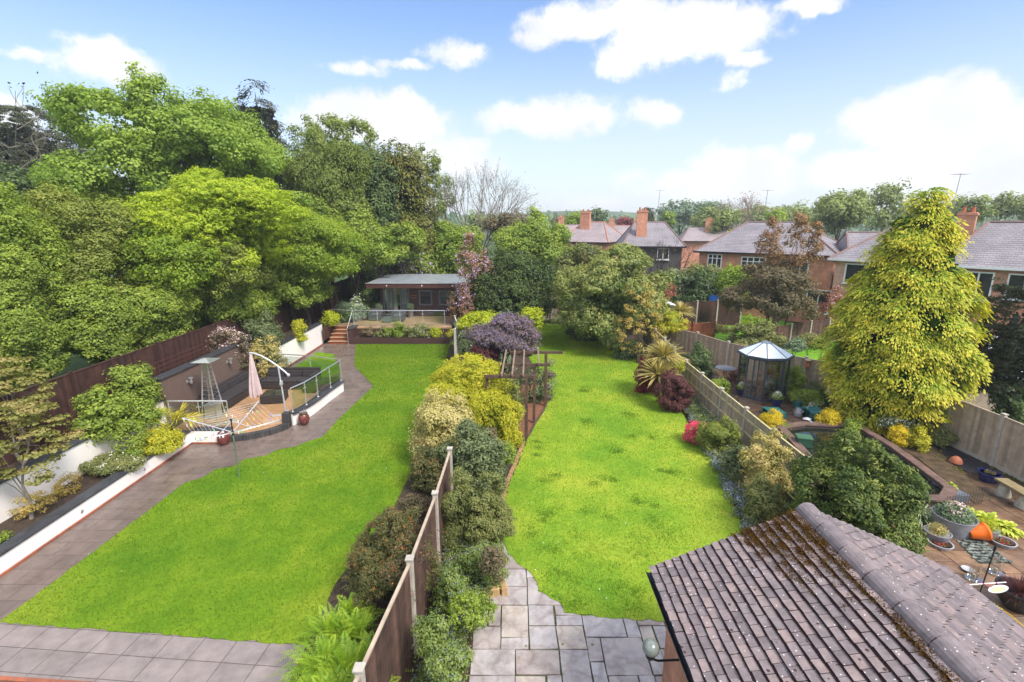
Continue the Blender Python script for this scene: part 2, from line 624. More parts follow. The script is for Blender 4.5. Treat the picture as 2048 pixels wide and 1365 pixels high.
def rooftilemat(name, c, c2):
    m, t, o = nmat(name)
    p = principled(t, o, .6, 0, .4)
    g = t.nodes.new('ShaderNodeNewGeometry')
    s = t.nodes.new('ShaderNodeSeparateXYZ')
    t.links.new(g.outputs['Position'], s.inputs[0])
    a = t.nodes.new('ShaderNodeMath')
    a.operation = 'SUBTRACT'
    t.links.new(s.outputs[0], a.inputs[0])
    t.links.new(s.outputs[1], a.inputs[1])
    cb = t.nodes.new('ShaderNodeCombineXYZ')
    t.links.new(a.outputs[0], cb.inputs[0])
    t.links.new(s.outputs[2], cb.inputs[1])
    b = t.nodes.new('ShaderNodeTexBrick')
    b.inputs['Color1'].default_value = (*c, 1)
    b.inputs['Color2'].default_value = (*c2, 1)
    b.inputs['Mortar'].default_value = (*[x * .35 for x in c], 1)
    b.inputs['Scale'].default_value = 1
    b.inputs['Mortar Size'].default_value = .011
    b.inputs['Brick Width'].default_value = .33
    b.inputs['Row Height'].default_value = .105
    t.links.new(cb.outputs[0], b.inputs['Vector'])
    k = ramp(t, [(.3, (.78, .78, .78)), (.7, (1.2, 1.18, 1.18))], noise(t, .9, 6, .65))
    col = mixc_(t, 1.0, b.outputs['Color'], k, 'MULTIPLY')
    t.links.new(col, p.inputs['Base Color'])
    inv = t.nodes.new('ShaderNodeMath')
    inv.operation = 'SUBTRACT'
    inv.inputs[0].default_value = 1
    t.links.new(b.outputs['Fac'], inv.inputs[1])
    bump(t, p, inv.outputs[0], .6, .02)
    return m


M['rooftile'] = rooftilemat('grey_brown_roof_tiles', (.26, .235, .255), (.215, .195, .215))
M['rooftile2'] = rooftilemat('purple_grey_roof_tiles', (.34, .28, .29), (.28, .23, .24))
M['ridge'] = mat('ridge_tiles', (.20, .13, .12), .8, .2, 8)
M['ridgered'] = mat('red_ridge_tiles', (.42, .17, .12), .8, .2, 8)


def grassmat(name, a, b, c, big=.35, patch=None):
    m, t, o = nmat(name)
    p = principled(t, o, .8, 0, .15)
    f1 = noise(t, big, 5, .6, scaled(t, (1, 1.0, 1)))
    c1 = ramp(t, [(.36, a), (.5, b), (.64, c)], f1)
    f2 = noise(t, 14, 6, .75)
    k = ramp(t, [(.3, (.74, .80, .6)), (.5, (1, 1, 1)), (.7, (1.25, 1.2, 1.2))], f2)
    c2 = mixc_(t, 1.0, c1, k, 'MULTIPLY')
    f4 = noise(t, 2.2, 5, .7)
    k4 = ramp(t, [(.33, (.82, .9, .8)), (.5, (1, 1, 1)), (.68, (1.14, 1.08, 1.1))], f4)
    c2 = mixc_(t, 1.0, c2, k4, 'MULTIPLY')
    t.links.new(c2, p.inputs['Base Color'])
    bump(t, p, noise(t, 60, 4, .7), .8, .03)
    return m


M['lawn'] = grassmat('left_lawn_grass', (.085, .19, .008), (.135, .235, .010), (.20, .275, .018), .45)
M['lawn2'] = grassmat('middle_lawn_grass', (.135, .275, .018), (.215, .33, .024), (.31, .37, .035), .45)
M['lawnfar'] = grassmat('far_lawn_grass', (.09, .26, .02), (.13, .30, .02), (.17, .33, .03), .3)
M['ground'] = grassmat('rough_ground', (.035, .06, .015), (.05, .085, .02), (.07, .10, .03), .05)

LEAF = {
    'sycamore': leafmat('sycamore_leaf', [(.04, .09, .012), (.10, .19, .022), (.18, .29, .05)], .4, gain=1.7),
    'cedar': leafmat('cedar_needles', [(.020, .032, .020), (.040, .058, .034), (.065, .085, .05)], .15, gain=1.5),
    'darkconifer': leafmat('dark_conifer_needles', [(.012, .022, .014), (.025, .04, .022), (.05, .06, .03)], .15, gain=1.5),
    'willow': leafmat('willow_leaf', [(.05, .085, .018), (.10, .165, .035), (.16, .23, .055)], .4, gain=1.5),
    'evergreen': leafmat('evergreen_leaf', [(.016, .034, .012), (.04, .085, .022), (.085, .15, .04)], .25, .04, gain=1.5),
    'goldconifer': leafmat('golden_conifer_spray', [(.025, .075, .006), (.14, .27, .012), (.44, .45, .03)], .3, .03, gain=1.25),
    'goldconifer2': leafmat('gold_green_conifer_spray', [(.015, .035, .008), (.045, .075, .012), (.14, .15, .03)], .3, .03, gain=1.5),
    'robinia': leafmat('yellow_green_leaf', [(.10, .18, .010), (.20, .33, .018), (.32, .435, .04)], .45, gain=1.4),
    'yellowgreen': leafmat('spring_green_leaf', [(.055, .12, .01), (.13, .24, .018), (.22, .33, .03)], .45, gain=1.4),
    'olive': leafmat('olive_green_leaf', [(.05, .085, .015), (.11, .17, .03), (.19, .25, .05)], .4, gain=1.5),
    'hornbeam': leafmat('hornbeam_leaf', [(.04, .08, .012), (.095, .165, .022), (.20, .29, .045)], .42, gain=1.75),
    'bright': leafmat('bright_green_leaf', [(.06, .13, .015), (.13, .23, .03), (.22, .33, .05)], .42, gain=1.4),
    'lime': leafmat('lime_leaf', [(.14, .24, .01), (.26, .38, .015), (.36, .46, .025)], .42, gain=1.25),
    'berberis': leafmat('golden_green_leaf', [(.13, .21, .012), (.29, .37, .02), (.43, .47, .05)], .42, gain=1.25),
    'cream': leafmat('cream_leaf', [(.36, .34, .10), (.52, .46, .17), (.68, .60, .33)], .35),
    'viburnum': leafmat('grey_green_leaf', [(.022, .045, .015), (.055, .095, .032), (.12, .165, .075)], .25, .05, gain=1.5),
    'glossy': leafmat('glossy_evergreen_leaf', [(.014, .036, .007), (.045, .095, .014), (.20, .27, .06)], .3, .03, gain=1.3),
    'ivy': leafmat('ivy_leaf', [(.014, .034, .010), (.038, .08, .018), (.09, .15, .035)], .25, .03, gain=1.3),
    'laurel': leafmat('laurel_leaf', [(.025, .06, .014), (.095, .155, .028), (.24, .28, .08)], .3, .05, gain=1.5),
    'hebe': leafmat('small_grey_green_leaf', [(.05, .08, .025), (.10, .145, .045), (.18, .21, .08)], .3, gain=1.5),
    'acer': leafmat('dark_red_leaf', [(.06, .008, .012), (.12, .018, .025), (.20, .04, .05)], .35, gain=1.5),
    'purple': leafmat('purple_brown_leaf', [(.03, .012, .014), (.065, .028, .03), (.12, .055, .05)], .3, gain=1.5),
    'redacer': leafmat('red_spring_leaf', [(.10, .05, .035), (.17, .08, .06), (.24, .15, .10)], .35, gain=1.5),
    'ceanothus': leafmat('violet_blue_blossom', [(.045, .055, .035), (.085, .08, .085), (.14, .12, .18)], .3, gain=1.5),
    'clematis': leafmat('bronze_clematis_leaf', [(.05, .06, .025), (.13, .10, .055), (.26, .16, .12)], .35, gain=1.5),
    'cotoneaster': leafmat('fine_dark_leaf', [(.03, .05, .015), (.065, .09, .03), (.15, .11, .05)], .3, gain=1.5),
    'fern': leafmat('fern_frond', [(.06, .15, .010), (.13, .27, .018), (.24, .38, .035)], .45, gain=1.5),
    'cordyline': leafmat('cordyline_blade', [(.12, .13, .03), (.22, .24, .08), (.34, .34, .15)], .3, .04, gain=1.5),
    'palm': leafmat('yellow_palm_frond', [(.11, .17, .015), (.25, .31, .03), (.42, .43, .06)], .3, gain=1.25),
    'variegated': leafmat('variegated_leaf', [(.12, .17, .05), (.26, .29, .10), (.46, .45, .22)], .35, gain=1.25),
    'bronze': leafmat('katsura_bronze_leaf', [(.08, .12, .02), (.16, .20, .05), (.28, .25, .12)], .4, gain=1.25),
    'amber': leafmat('amber_shoots', [(.17, .18, .04), (.28, .27, .07), (.40, .36, .13)], .35, gain=1.25),
    'yellow': leafmat('yellow_heather', [(.40, .34, .01), (.62, .48, .012), (.78, .62, .03)], .3),
    'dusty': leafmat('dull_grey_leaf', [(.035, .045, .025), (.075, .080, .045), (.14, .12, .07)], .3, gain=1.5),
    'dustytip': leafmat('rusty_tip_leaf', [(.07, .065, .035), (.14, .105, .055), (.22, .15, .08)], .3, gain=1.5),
    'far': leafmat('far_tree_leaf', [(.07, .12, .04), (.12, .19, .06), (.18, .26, .09)], .35, gain=1.5),
    'farblue': leafmat('far_blue_green_leaf', [(.05, .11, .07), (.08, .15, .10), (.12, .2, .13)], .3, gain=1.5),
    'ground': leafmat('border_leaf', [(.035, .075, .015), (.085, .155, .035), (.17, .25, .075)], .35, gain=1.5),
    'bluegreen': leafmat('blue_green_leaf', [(.04, .09, .05), (.08, .15, .09), (.15, .23, .15)], .3, gain=1.5),
    'darkred': leafmat('crimson_leaf', [(.10, .01, .01), (.2, .02, .02), (.3, .04, .04)], .3, gain=1.5),
    'hosta': leafmat('golden_hosta_leaf', [(.30, .40, .03), (.48, .55, .05), (.62, .62, .09)], .3, .04),
    'whitegreen': leafmat('white_edged_leaf', [(.14, .24, .07), (.32, .40, .20), (.62, .64, .45)], .3),
    'grassblade': leafmat('grass_blades', [(.08, .16, .008), (.13, .22, .012), (.20, .27, .02)], .4, .01),
    'grassblade2': leafmat('yellower_grass_blades', [(.15, .28, .016), (.23, .34, .022), (.33, .39, .035)], .4, .01),  # lighter, yellower blades of the middle lawn
    'grassdark': leafmat('long_grass_blades', [(.09, .22, .014), (.14, .28, .02), (.20, .33, .03)], .4, .02),
}
BLOOM = {
    'blue': leafmat('forget_me_not_blue', [(.22, .27, .46), (.34, .38, .58), (.50, .53, .70)], .3, 0),
    'lilac': leafmat('lilac_flower', [(.42, .28, .55), (.55, .42, .70), (.72, .60, .80)], .3, 0),
    'pink': leafmat('hot_pink_flower', [(.65, .04, .14), (.85, .08, .22), (.9, .2, .32)], .3, 0),
    'palepink': leafmat('pale_pink_flower', [(.75, .45, .52), (.85, .62, .66), (.9, .78, .78)], .3, 0),
    'white': leafmat('white_flower', [(.8, .8, .74), (.85, .85, .8), (.9, .9, .86)], .3, 0),
    'orange': leafmat('orange_flower', [(.75, .16, .02), (.85, .25, .04), (.8, .32, .08)], .3, 0),
    'violet': leafmat('violet_flower', [(.15, .12, .30), (.22, .18, .40), (.32, .27, .50)], .3, 0),
}

# ------------------------------------------------------------------ foliage
NLEAF = [0]


def leafmesh(name, P, V, m, parent=None):
    """P: (N,4,3) quads, V: (N,) value per leaf"""
    n = len(P)
    NLEAF[0] += n
    me = bpy.data.meshes.new(name)
    me.vertices.add(4 * n)
    me.loops.add(4 * n)
    me.polygons.add(n)
    me.loops.foreach_set('vertex_index', np.arange(4 * n, dtype=np.int32))
    me.polygons.foreach_set('loop_start', np.arange(0, 4 * n, 4, dtype=np.int32))
    me.materials.append(m)
    a = me.attributes.new('v', 'FLOAT', 'FACE')
    a.data.foreach_set('value', np.clip(V, 0, 1).astype(np.float32))
    o = link_mesh(name, me, P.reshape(-1, 3), parent)
    me.update(calc_edges=True)
    return o


def norm(a):
    return a / np.maximum(np.linalg.norm(a, axis=-1, keepdims=True), 1e-9)


def leaf_quads(rng, pos, nrm, L, asp=.55, tang=None):
    n = len(pos)
    if tang is None:
        tang = rng.normal(size=(n, 3))
    t = norm(tang - nrm * (tang * nrm).sum(1, keepdims=True))
    b = np.cross(nrm, t)
    l = (L * rng.uniform(.7, 1.25, n))[:, None]
    w = l * asp * .5
    q = np.stack([pos - t * l * .5, pos + b * w, pos + t * l * .5, pos - b * w], 1)
    return q


def crown_quads(rng, c, Rr, leaf, cover=2.0, lobes=12, lr=.40, up=.45, asp=.6, per=40, flat=.75, bottom=-.75, core=.07, far_cut=True, wild=.75, hang=0, floor=None):
    c = np.array(c, float)
    Rr = np.array(Rr, float)
    k = np.arange(lobes) + .5
    ph = np.arccos(1 - 2 * k / lobes)
    th = PI * (1 + 5 ** .5) * k + rng.uniform(0, 6.28)
    ld = np.stack([np.cos(th) * np.sin(ph), np.sin(th) * np.sin(ph), np.cos(ph)], 1) + rng.normal(size=(lobes, 3)) * .22
    ld = norm(ld)
    ld = ld[ld[:, 2] > bottom]
    nl = len(ld)
    rr = lr * rng.uniform(.5, 1.3, nl)
    lc = ld * (.93 - rr)[:, None] * rng.uniform(.80, 1.16, (nl, 1))
    lc = np.concatenate([lc, [[0, 0, 0]]])
    rr = np.append(rr, .42)
    ld = np.concatenate([ld, [[0, 0, 1]]])
    a, b, d = Rr
    A = 4 * PI * (((a * b) ** 1.6 + (a * d) ** 1.6 + (b * d) ** 1.6) / 3) ** (1 / 1.6)
    al = .5 * leaf * leaf * asp
    n = int(cover * A * 1.12 / al)
    if n < 900:
        per = 22
    nc = max(8, n // per)
    m = nc * 3
    idx = rng.choice(nl + 1, m, p=rr ** 2 / (rr ** 2).sum())
    d0 = norm(norm(rng.normal(size=(m, 3))) + ld[idx] * .75)
    P = lc[idx] + d0 * (rr[idx] * np.where(rng.random(m) < .10, rng.uniform(1.1, 1.35, m), rng.uniform(.72, 1.08, m)))[:, None]
    dist = np.linalg.norm(P[:, None, :] - lc[None], axis=2) / rr[None]
    inside = (dist < .80).any(1)
    keep = (~inside | (rng.random(m) < .10)) & (P[:, 2] > bottom - .15)
    out = norm(P)
    if far_cut:
        cd = norm(np.array([[0 - c[0], 0 - c[1], CAMH - c[2]]]))
        keep &= ~(((out * cd).sum(1) < -.25) & (rng.random(m) < .6))
    f1, f2, f3 = rng.uniform(0, 6, 3)
    P = P * (1 + .11 * np.sin(6.1 * P[:, 0] + f1) * np.sin(5.3 * P[:, 1] + f2) + .09 * np.sin(8.7 * P[:, 2] + 3 * P[:, 0] + f3))[:, None]
    P, d0, out = P[keep][:nc], d0[keep][:nc], out[keep][:nc]
    nc = len(P)
    cv = rng.random(nc)
    # young, lighter clumps come in drifts through the crown
    drift = .5 + .5 * np.sin(P[:, 0] * 5.3 + P[:, 2] * 3.1 + rng.uniform(0, 6)) * np.sin(P[:, 1] * 4.1 - P[:, 2] * 4.7 + rng.uniform(0, 6))
    rc = math.sqrt(per * al / 1.25) * rng.uniform(.5, 1.15, (nc, 1, 1))
    g = rng.normal(size=(nc, per, 3))
    g /= np.maximum(1, np.linalg.norm(g, axis=2, keepdims=True) / 1.6)
    off = g * rc * .55
    off[..., 2] *= flat
    if hang:
        off[..., 2] -= abs(rng.normal(size=(nc, per))) * rc[..., 0] * hang
    pos = ((P * Rr + c)[:, None, :] + off).reshape(-1, 3)
    outw = np.repeat(norm(d0 * .6 + out * .4), per, 0)
    gl = norm(g.reshape(-1, 3))
    N = norm(outw * (1 - up) * .5 + gl * .85 + np.array([0, 0, up]) + rng.normal(size=pos.shape) * wild * .4)
    tang = None
    if hang:
        tang = rng.normal(size=pos.shape) * .5 + np.array([0, 0, -1.2])
    Q = leaf_quads(rng, pos, N, leaf, asp, tang)
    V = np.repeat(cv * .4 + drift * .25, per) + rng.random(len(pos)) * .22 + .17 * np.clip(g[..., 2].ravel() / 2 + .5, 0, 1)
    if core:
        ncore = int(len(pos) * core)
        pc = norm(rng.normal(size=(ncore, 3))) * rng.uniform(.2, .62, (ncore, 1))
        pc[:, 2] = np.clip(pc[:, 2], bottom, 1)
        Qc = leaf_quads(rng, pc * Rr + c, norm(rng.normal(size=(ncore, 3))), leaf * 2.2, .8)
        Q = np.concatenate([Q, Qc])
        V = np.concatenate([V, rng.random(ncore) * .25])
    if floor is not None:
        k = Q[:, :, 2].min(1) > floor
        Q, V = Q[k], V[k]
    return Q, V, (lc[:-1] * Rr + c)


def limbs(mb, base, top, r0, targets, rng, bend=.12):
    base, top = Vector(base), Vector(top)
    n = 5
    pts = []
    for i in range(n + 1):
        p = base.lerp(top, i / n)
        if 0 < i < n:
            p += Vector((rng.normal(), rng.normal(), 0)) * bend * (top - base).length * .18
        pts.append(p)
    mb.tube(pts, [r0 * (1.35 if i == 0 else 1 - .6 * i / n) for i in range(n + 1)], 8)
    for t in targets:
        i = int(rng.integers(1, n))
        s = pts[i]
        t = Vector(t)
        mid = s.lerp(t, .5) + Vector((0, 0, .12 * (t - s).length))
        mb.tube([s, mid, t], [r0 * .5, r0 * .3, r0 * .08], 5)


SEED = [11]


def plant(name, label, cat, box, D, leafm, z0=0.0, depth=None, group=None, leaf=None, bloom=None, bark='bark',
          trunk=None, stems=True, ground=None, parts=None, **kw):
    """a tree or shrub whose crown spans the photo box (x0, x1, ytop, ybottom) at D metres"""
    SEED[0] += 1
    rng = np.random.default_rng(SEED[0])
    x0, x1, y0, y1 = box
    xc = T((x0 + x1) / 2, (y0 + y1) / 2, D)[0]
    zt = T((x0 + x1) / 2, y0, D)[1]
    zb = max(T((x0 + x1) / 2, y1, D)[1], z0 + .03)
    rx = (T(x1, (y0 + y1) / 2, D)[0] - T(x0, (y0 + y1) / 2, D)[0]) / 2
    if zt - zb < .15:
        zt = zb + .15
    if cat != 'tree' and zb - z0 < .5 * (zt - zb):
        zb = z0 - .18 * (zt - z0)
    rz = (zt - zb) / 2
    ry = min(depth, rx * 1.0) if depth else rx * .85
    # an ellipsoid seen off axis looks wider than it is: take that out
    zc_ = (zt + zb) / 2
    rx = math.sqrt(max(rx ** 2 - (ry * xc / D) ** 2, (rx * .55) ** 2))
    rz = math.sqrt(max(rz ** 2 - (ry * (CAMH - zc_) / D) ** 2 * .8, (rz * .6) ** 2))
    gx, gy = (ground if ground else (xc, D))
    th = thing(name, label, cat, (gx, gy, z0), group)
    leaf = leaf or max(.035, .0050 * D)
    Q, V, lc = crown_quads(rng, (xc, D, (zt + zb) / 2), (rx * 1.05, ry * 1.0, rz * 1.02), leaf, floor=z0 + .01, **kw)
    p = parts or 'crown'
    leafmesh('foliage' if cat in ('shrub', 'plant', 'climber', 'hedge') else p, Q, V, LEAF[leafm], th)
    if bloom:
        bm, frac, sz = bloom
        k = rng.choice(len(Q), int(len(Q) * frac), replace=False)
        ctr = Q[k].mean(1)
        c0 = np.array((xc, D, (zt + zb) / 2))
        outd = norm(ctr - c0)
        vis = (outd[:, 2] > -.4)
        ctr, outd = ctr[vis], outd[vis]
        nb = 4
        pos = np.repeat(ctr + outd * leaf * .5, nb, 0) + rng.normal(size=(len(ctr) * nb, 3)) * sz * .8
        nn = norm(rng.normal(size=pos.shape) * .6 + np.repeat(outd, nb, 0))
        leafmesh('blossom', leaf_quads(rng, pos, nn, sz, .8), rng.random(len(pos)), BLOOM[bm], th)
    if stems:
        mb = MB()
        tr = trunk or max(.012, .035 * rx + .02 * rz)
        zmid = (zt + zb) / 2 + rz * .25
        tg = lc[rng.permutation(len(lc))[:7]] if len(lc) else []
        limbs(mb, (gx, gy, z0 - .02), (xc, D, zmid), tr, tg, rng)
        mb.build('trunk' if cat == 'tree' else 'stem', M[bark], th, smooth=True)
    return th


def branchy(mb, rng, p, d, L, r, depth, spread=.5, tips=None, sides=4, ratio=.74):
    n = 3
    pts = [Vector(p)]
    dd = Vector(d).normalized()
    for i in range(n):
        dd = (dd + Vector(rng.normal(size=3)) * .10 + Vector((0, 0, .04))).normalized()
        pts.append(pts[-1] + dd * L / n)
    mb.tube(pts, [r, r * .87, r * .76, r * .64], sides if depth > 1 else 3, cap=False)
    if depth <= 0:
        if tips is not None:
            tips.append(tuple(pts[-1]))
        return
    k = 3 if rng.random() < .65 else 2
    for _ in range(k):
        nd = (dd + Vector(rng.normal(size=3)) * spread).normalized()
        branchy(mb, rng, pts[-1], nd, L * ratio * rng.uniform(.8, 1.15), r * .62, depth - 1, spread, tips, sides, ratio)
    if rng.random() < .6:
        nd = (dd + Vector(rng.normal(size=3)) * spread * 1.3).normalized()
        branchy(mb, rng, pts[2], nd, L * ratio * .8, r * .45, max(0, depth - 2), spread, tips, sides, ratio)


def bare_tree(name, label, base, H, r0, spread, depth, bark, nmain=4, lean=.35, leafm=None, leafn=3, leaf=.15, group=None, seed=5):
    rng = np.random.default_rng(seed)
    th = thing(name, label, 'tree', base, group)
    mb = MB()
    tips = []
    b = Vector(base)
    t = b + Vector((0, 0, H * .18))
    mb.tube([b, t], [r0 * 1.2, r0], 8)
    for k in range(nmain):
        a = 2 * PI * k / nmain + rng.uniform(-.4, .4)
        d = Vector((math.cos(a) * lean, math.sin(a) * lean, 1)).normalized()
        branchy(mb, rng, t, d, H * .27, r0 * .62, depth, spread, tips)
    mb.build('trunk', M[bark], th, smooth=True)
    if leafm:
        tp = np.array(tips)
        pos = np.repeat(tp, leafn, 0) + rng.normal(size=(len(tp) * leafn, 3)) * leaf * 1.6
        N = norm(rng.normal(size=pos.shape) + np.array([0, 0, .5]))
        leafmesh('crown', leaf_quads(rng, pos, N, leaf, .6), rng.random(len(pos)), LEAF[leafm], th)
    return th


def spray_conifer(name, label, x, y, z0, prof, leafm, nspray, slen, seed, lump=.12, per=24, wid=.5, lw=.09, core=True, bark='darkbark', tipv=.7, group=None, tuft=10):
    """prof: list of (height, radius). Drooping flat sprays, tips yellower than their bases"""
    rng = np.random.default_rng(seed)
    th = thing(name, label, 'tree', (x, y, z0), group)
    hs = np.array([p[0] for p in prof])
    rs = np.array([p[1] for p in prof])
    m = nspray
    hh = np.linspace(hs[0], hs[-1], 400)
    w = np.interp(hh, hs, rs) + .15
    nt = max(12, m // tuft)
    ht = rng.choice(hh, nt, p=w / w.sum())
    at = rng.uniform(0, 2 * PI, nt)
    rt = rng.uniform(.86, 1.10, nt)
    ti = rng.integers(0, nt, m)
    dh, da = rng.normal(size=m), rng.normal(size=m)
    wloc_ = np.interp(ht[ti], hs, rs)
    h = np.clip(ht[ti] + dh * slen * .24, hs[0], hs[-1])
    a = at[ti] + da * slen * .36 / np.maximum(wloc_, .35)
    bulge = np.exp(-(dh ** 2 + da ** 2) * .5)
    lmp = 1 + lump * (np.sin(a * 5 + h * 2.1) * .5 + np.sin(a * 9 - h * 3.7 + 1) * .5 + np.sin(h * 6 + a * 3) * .6)
    rad = np.interp(h, hs, rs) * lmp * rt[ti] + slen * .30 * (bulge - .5)
    outd = np.stack([np.cos(a), np.sin(a), np.zeros(m)], 1)
    o = np.stack([x + np.cos(a) * np.maximum(rad - slen * .75, 0), y + np.sin(a) * np.maximum(rad - slen * .75, 0), z0 + h], 1)
    side = np.stack([-np.sin(a), np.cos(a), np.zeros(m)], 1)
    tw = rng.normal(size=m) * .35
    side = norm(side * np.cos(tw)[:, None] + np.array([0, 0, 1]) * np.sin(tw)[:, None])
    outd = norm(outd + side * rng.normal(size=(m, 1)) * .25)
    L = slen * rng.uniform(.7, 1.25, m)
    sv = .5 * rng.random(m) + .5 * rng.random(nt)[ti]
    s = np.sqrt(rng.random((m, per)))
    t = rng.uniform(-1, 1, (m, per))
    pos = (o[:, None] + outd[:, None] * (s * L[:, None])[..., None]
           + side[:, None] * (t * s * wid * L[:, None])[..., None]
           + np.array([0, 0, 1.]) * ((.30 * s - .75 * s ** 2.2 - .25 * abs(t) * s) * L[:, None])[..., None])
    tang = norm(outd[:, None] + side[:, None] * (t * .9)[..., None] + np.array([0, 0, 1.]) * (.2 - 1.3 * s)[..., None])
    nrm = np.cross(tang, side[:, None] + rng.normal(size=(m, per, 3)) * .25)
    nrm = norm(nrm * np.where(nrm[..., 2:3] < 0, -1, 1))
    Q = leaf_quads(rng, pos.reshape(-1, 3), nrm.reshape(-1, 3), lw * 2.2, .42, tang.reshape(-1, 3))
    V = (tipv * s + .2 * sv[:, None] + rng.normal(size=s.shape) * .08).ravel()
    if core:
        nc = m
        hc = np.minimum(rng.choice(hh, nc, p=w / w.sum()), hs[-1] * .86)
        ac = rng.uniform(0, 2 * PI, nc)
        rc = np.interp(hc, hs, rs) * rng.uniform(.45, .72, nc)
        pc = np.stack([x + np.cos(ac) * rc, y + np.sin(ac) * rc, z0 + hc], 1)
        Qc = leaf_quads(rng, pc, norm(rng.normal(size=pc.shape)), slen * .9, .8)
        Q = np.concatenate([Q, Qc])
        V = np.concatenate([V, np.zeros(nc)])
    leafmesh('crown', Q, V, LEAF[leafm], th)
    mb = MB()
    mb.tube([(x, y, z0 - .05), (x + .05, y, z0 + hs[-1] * .5), (x, y, z0 + hs[-1] * .95)], [.09 + .02 * hs[-1], .06 + .01 * hs[-1], .02], 8)
    for k in range(10):
        ang = k * 2.4
        zz = z0 + .4 + k * hs[-1] * .06
        rr = float(np.interp(zz - z0, hs, rs)) * .6
        mb.tube([(x, y, zz), (x + math.cos(ang) * rr, y + math.sin(ang) * rr, zz + .25)], [.04, .012], 5)
    mb.build('trunk', M[bark], th, smooth=True)
    return th


def blade_quads(rng, c, n, L, w, up=.6, droop=.9, seg=4, spread=1.0, arch=0):
    """n strap leaves radiating from c"""
    a = rng.uniform(0, 2 * PI, n)
    e = rng.uniform(-.25 + up * .4, 1.35, n) * spread
    e = np.clip(e, -.4, 1.5)
    d = np.stack([np.cos(a) * np.cos(e), np.sin(a) * np.cos(e), np.sin(e)], 1)
    side = norm(np.stack([-np.sin(a), np.cos(a), rng.normal(size=n) * .3], 1))
    l = L * rng.uniform(.7, 1.15, n)
    Q, V = [], []
    vv = rng.random(n)
    prev = None
    for i in range(seg + 1):
        s = i / seg
        p = np.array(c) + d * (l * s)[:, None] - np.array([0, 0, 1.]) * (droop * l * s ** 2.2 * .5)[:, None]
        ww = w * (.55 + 1.2 * s - 1.7 * s ** 2) if i < seg else w * .04
        lft, rgt = p + side * ww * .5, p - side * ww * .5
        if prev is not None:
            Q.append(np.stack([prev[0], lft, rgt, prev[1]], 1))
            V.append(np.clip(vv * .7 + .3 * s, 0, 1))
        prev = (lft, rgt)
    return np.concatenate(Q), np.concatenate(V)


def frond_quads(rng, c, n, L, wid, elev=(.5, 1.2), droop=.8, pairs=16):
    """fern or cycad fronds: leaflets both sides of an arching rib"""
    a = rng.uniform(0, 2 * PI, n)
    e = rng.uniform(elev[0], elev[1], n)
    l = L * rng.uniform(.7, 1.1, n)
    d = np.stack([np.cos(a) * np.cos(e), np.sin(a) * np.cos(e), np.sin(e)], 1)
    side = np.stack([-np.sin(a), np.cos(a), np.zeros(n)], 1)
    s = np.linspace(.12, 1, pairs)
    base = (np.array(c)[None, None] + d[:, None] * (l[:, None] * s)[..., None] - np.array([0, 0, 1.]) * (droop * .5 * l[:, None] * s ** 2)[..., None])
    tan = norm(d[:, None] - np.array([0, 0, 1.]) * (droop * s)[None, :, None])
    Q, V = [], []
    vv = rng.random(n)
    for sg in (-1, 1):
        ll = wid * np.sin(PI * np.clip(s * .86 + .12, 0, 1)) * 1.0
        dirn = norm(side[:, None] * sg + tan * .45 + rng.normal(size=(n, pairs, 3)) * .08)
        tip = base + dirn * ll[None, :, None]
        hw = tan * (l[:, None, None] / pairs * .20)
        mid = (base + tip) / 2
        Q.append(np.stack([base, mid + hw, tip, mid - hw], 2).reshape(-1, 4, 3))
        V.append((vv[:, None] * .6 + .4 * s[None]).ravel())
    return np.concatenate(Q), np.concatenate(V)


def in_poly(x, y, poly):
    inside = np.zeros(len(x), bool)
    n = len(poly)
    for i in range(n):
        x1, y1 = poly[i]
        x2, y2 = poly[(i + 1) % n]
        c = ((y1 > y) != (y2 > y)) & (x < (x2 - x1) * (y - y1) / (y2 - y1 + 1e-12) + x1)
        inside ^= c
    return inside


def scatter(rng, poly, n):
    p = np.array(poly)
    lo, hi = p.min(0), p.max(0)
    out_ = np.zeros((0, 2))
    while len(out_) < n:
        q = rng.uniform(lo, hi, (n * 2, 2))
        out_ = np.concatenate([out_, q[in_poly(q[:, 0], q[:, 1], poly)]])
    return out_[:n]

# ================================================================== GROUND
def struct(name, o):
    return props(o, kind='structure')


def sheet(name, poly, z, m, t=.03):
    return struct(name, MB().prism(poly, z - t, z).build(name, m))


def ragged(poly, amp, step, seed):
    """subdivide the outline and shake it, as a cut turf edge is"""
    rg = random.Random(seed)
    o = []
    n = len(poly)
    for i in range(n):
        a, b = Vector(poly[i]), Vector(poly[(i + 1) % n])
        k = max(1, int((b - a).length / step))
        for j in range(k):
            p = a.lerp(b, j / k)
            o.append((p.x + rg.uniform(-amp, amp), p.y + rg.uniform(-amp, amp)))
    return o


sheet('ground', [(-1450, -60), (1450, -60), (1450, 1050), (-1450, 1050)], -.02, M['ground'], .2)
# left garden
sheet('soil_bed', [(-3.5, 2), (-1.45, 2), (-1.35, 11), (-2.0, 20), (-3.3, 28.6), (-3.75, 28.6), (-2.85, 15.8), (-3.05, 11.4), (-3.6, 8.5)], .045, M['soil'])
LAWN_L = [(-9.45, 7.56), (-3.55, 7.05), (-3.3, 8.84), (-2.93, 11.5), (-2.72, 15.8), (-3.55, 28.72), (-9.42, 28.69),
          (-8.1, 24.2), (-6.14, 20.8)] + [(-6.14 - (k + 1) * .09, 20.8 - k * 1.3) for k in range(0, 4)] + \
         [(-6.5, 15.6), (-7.0, 15.05), (-7.1, 14.8), (-7.6, 14.6), (-7.75, 14.2), (-8.3, 13.95), (-8.4, 13.5), (-8.85, 13.3), (-8.95, 12.8), (-9.25, 12.5)]
sheet('left_lawn', ragged(LAWN_L, .022, .12, 3), .035, M['lawn'], .05)
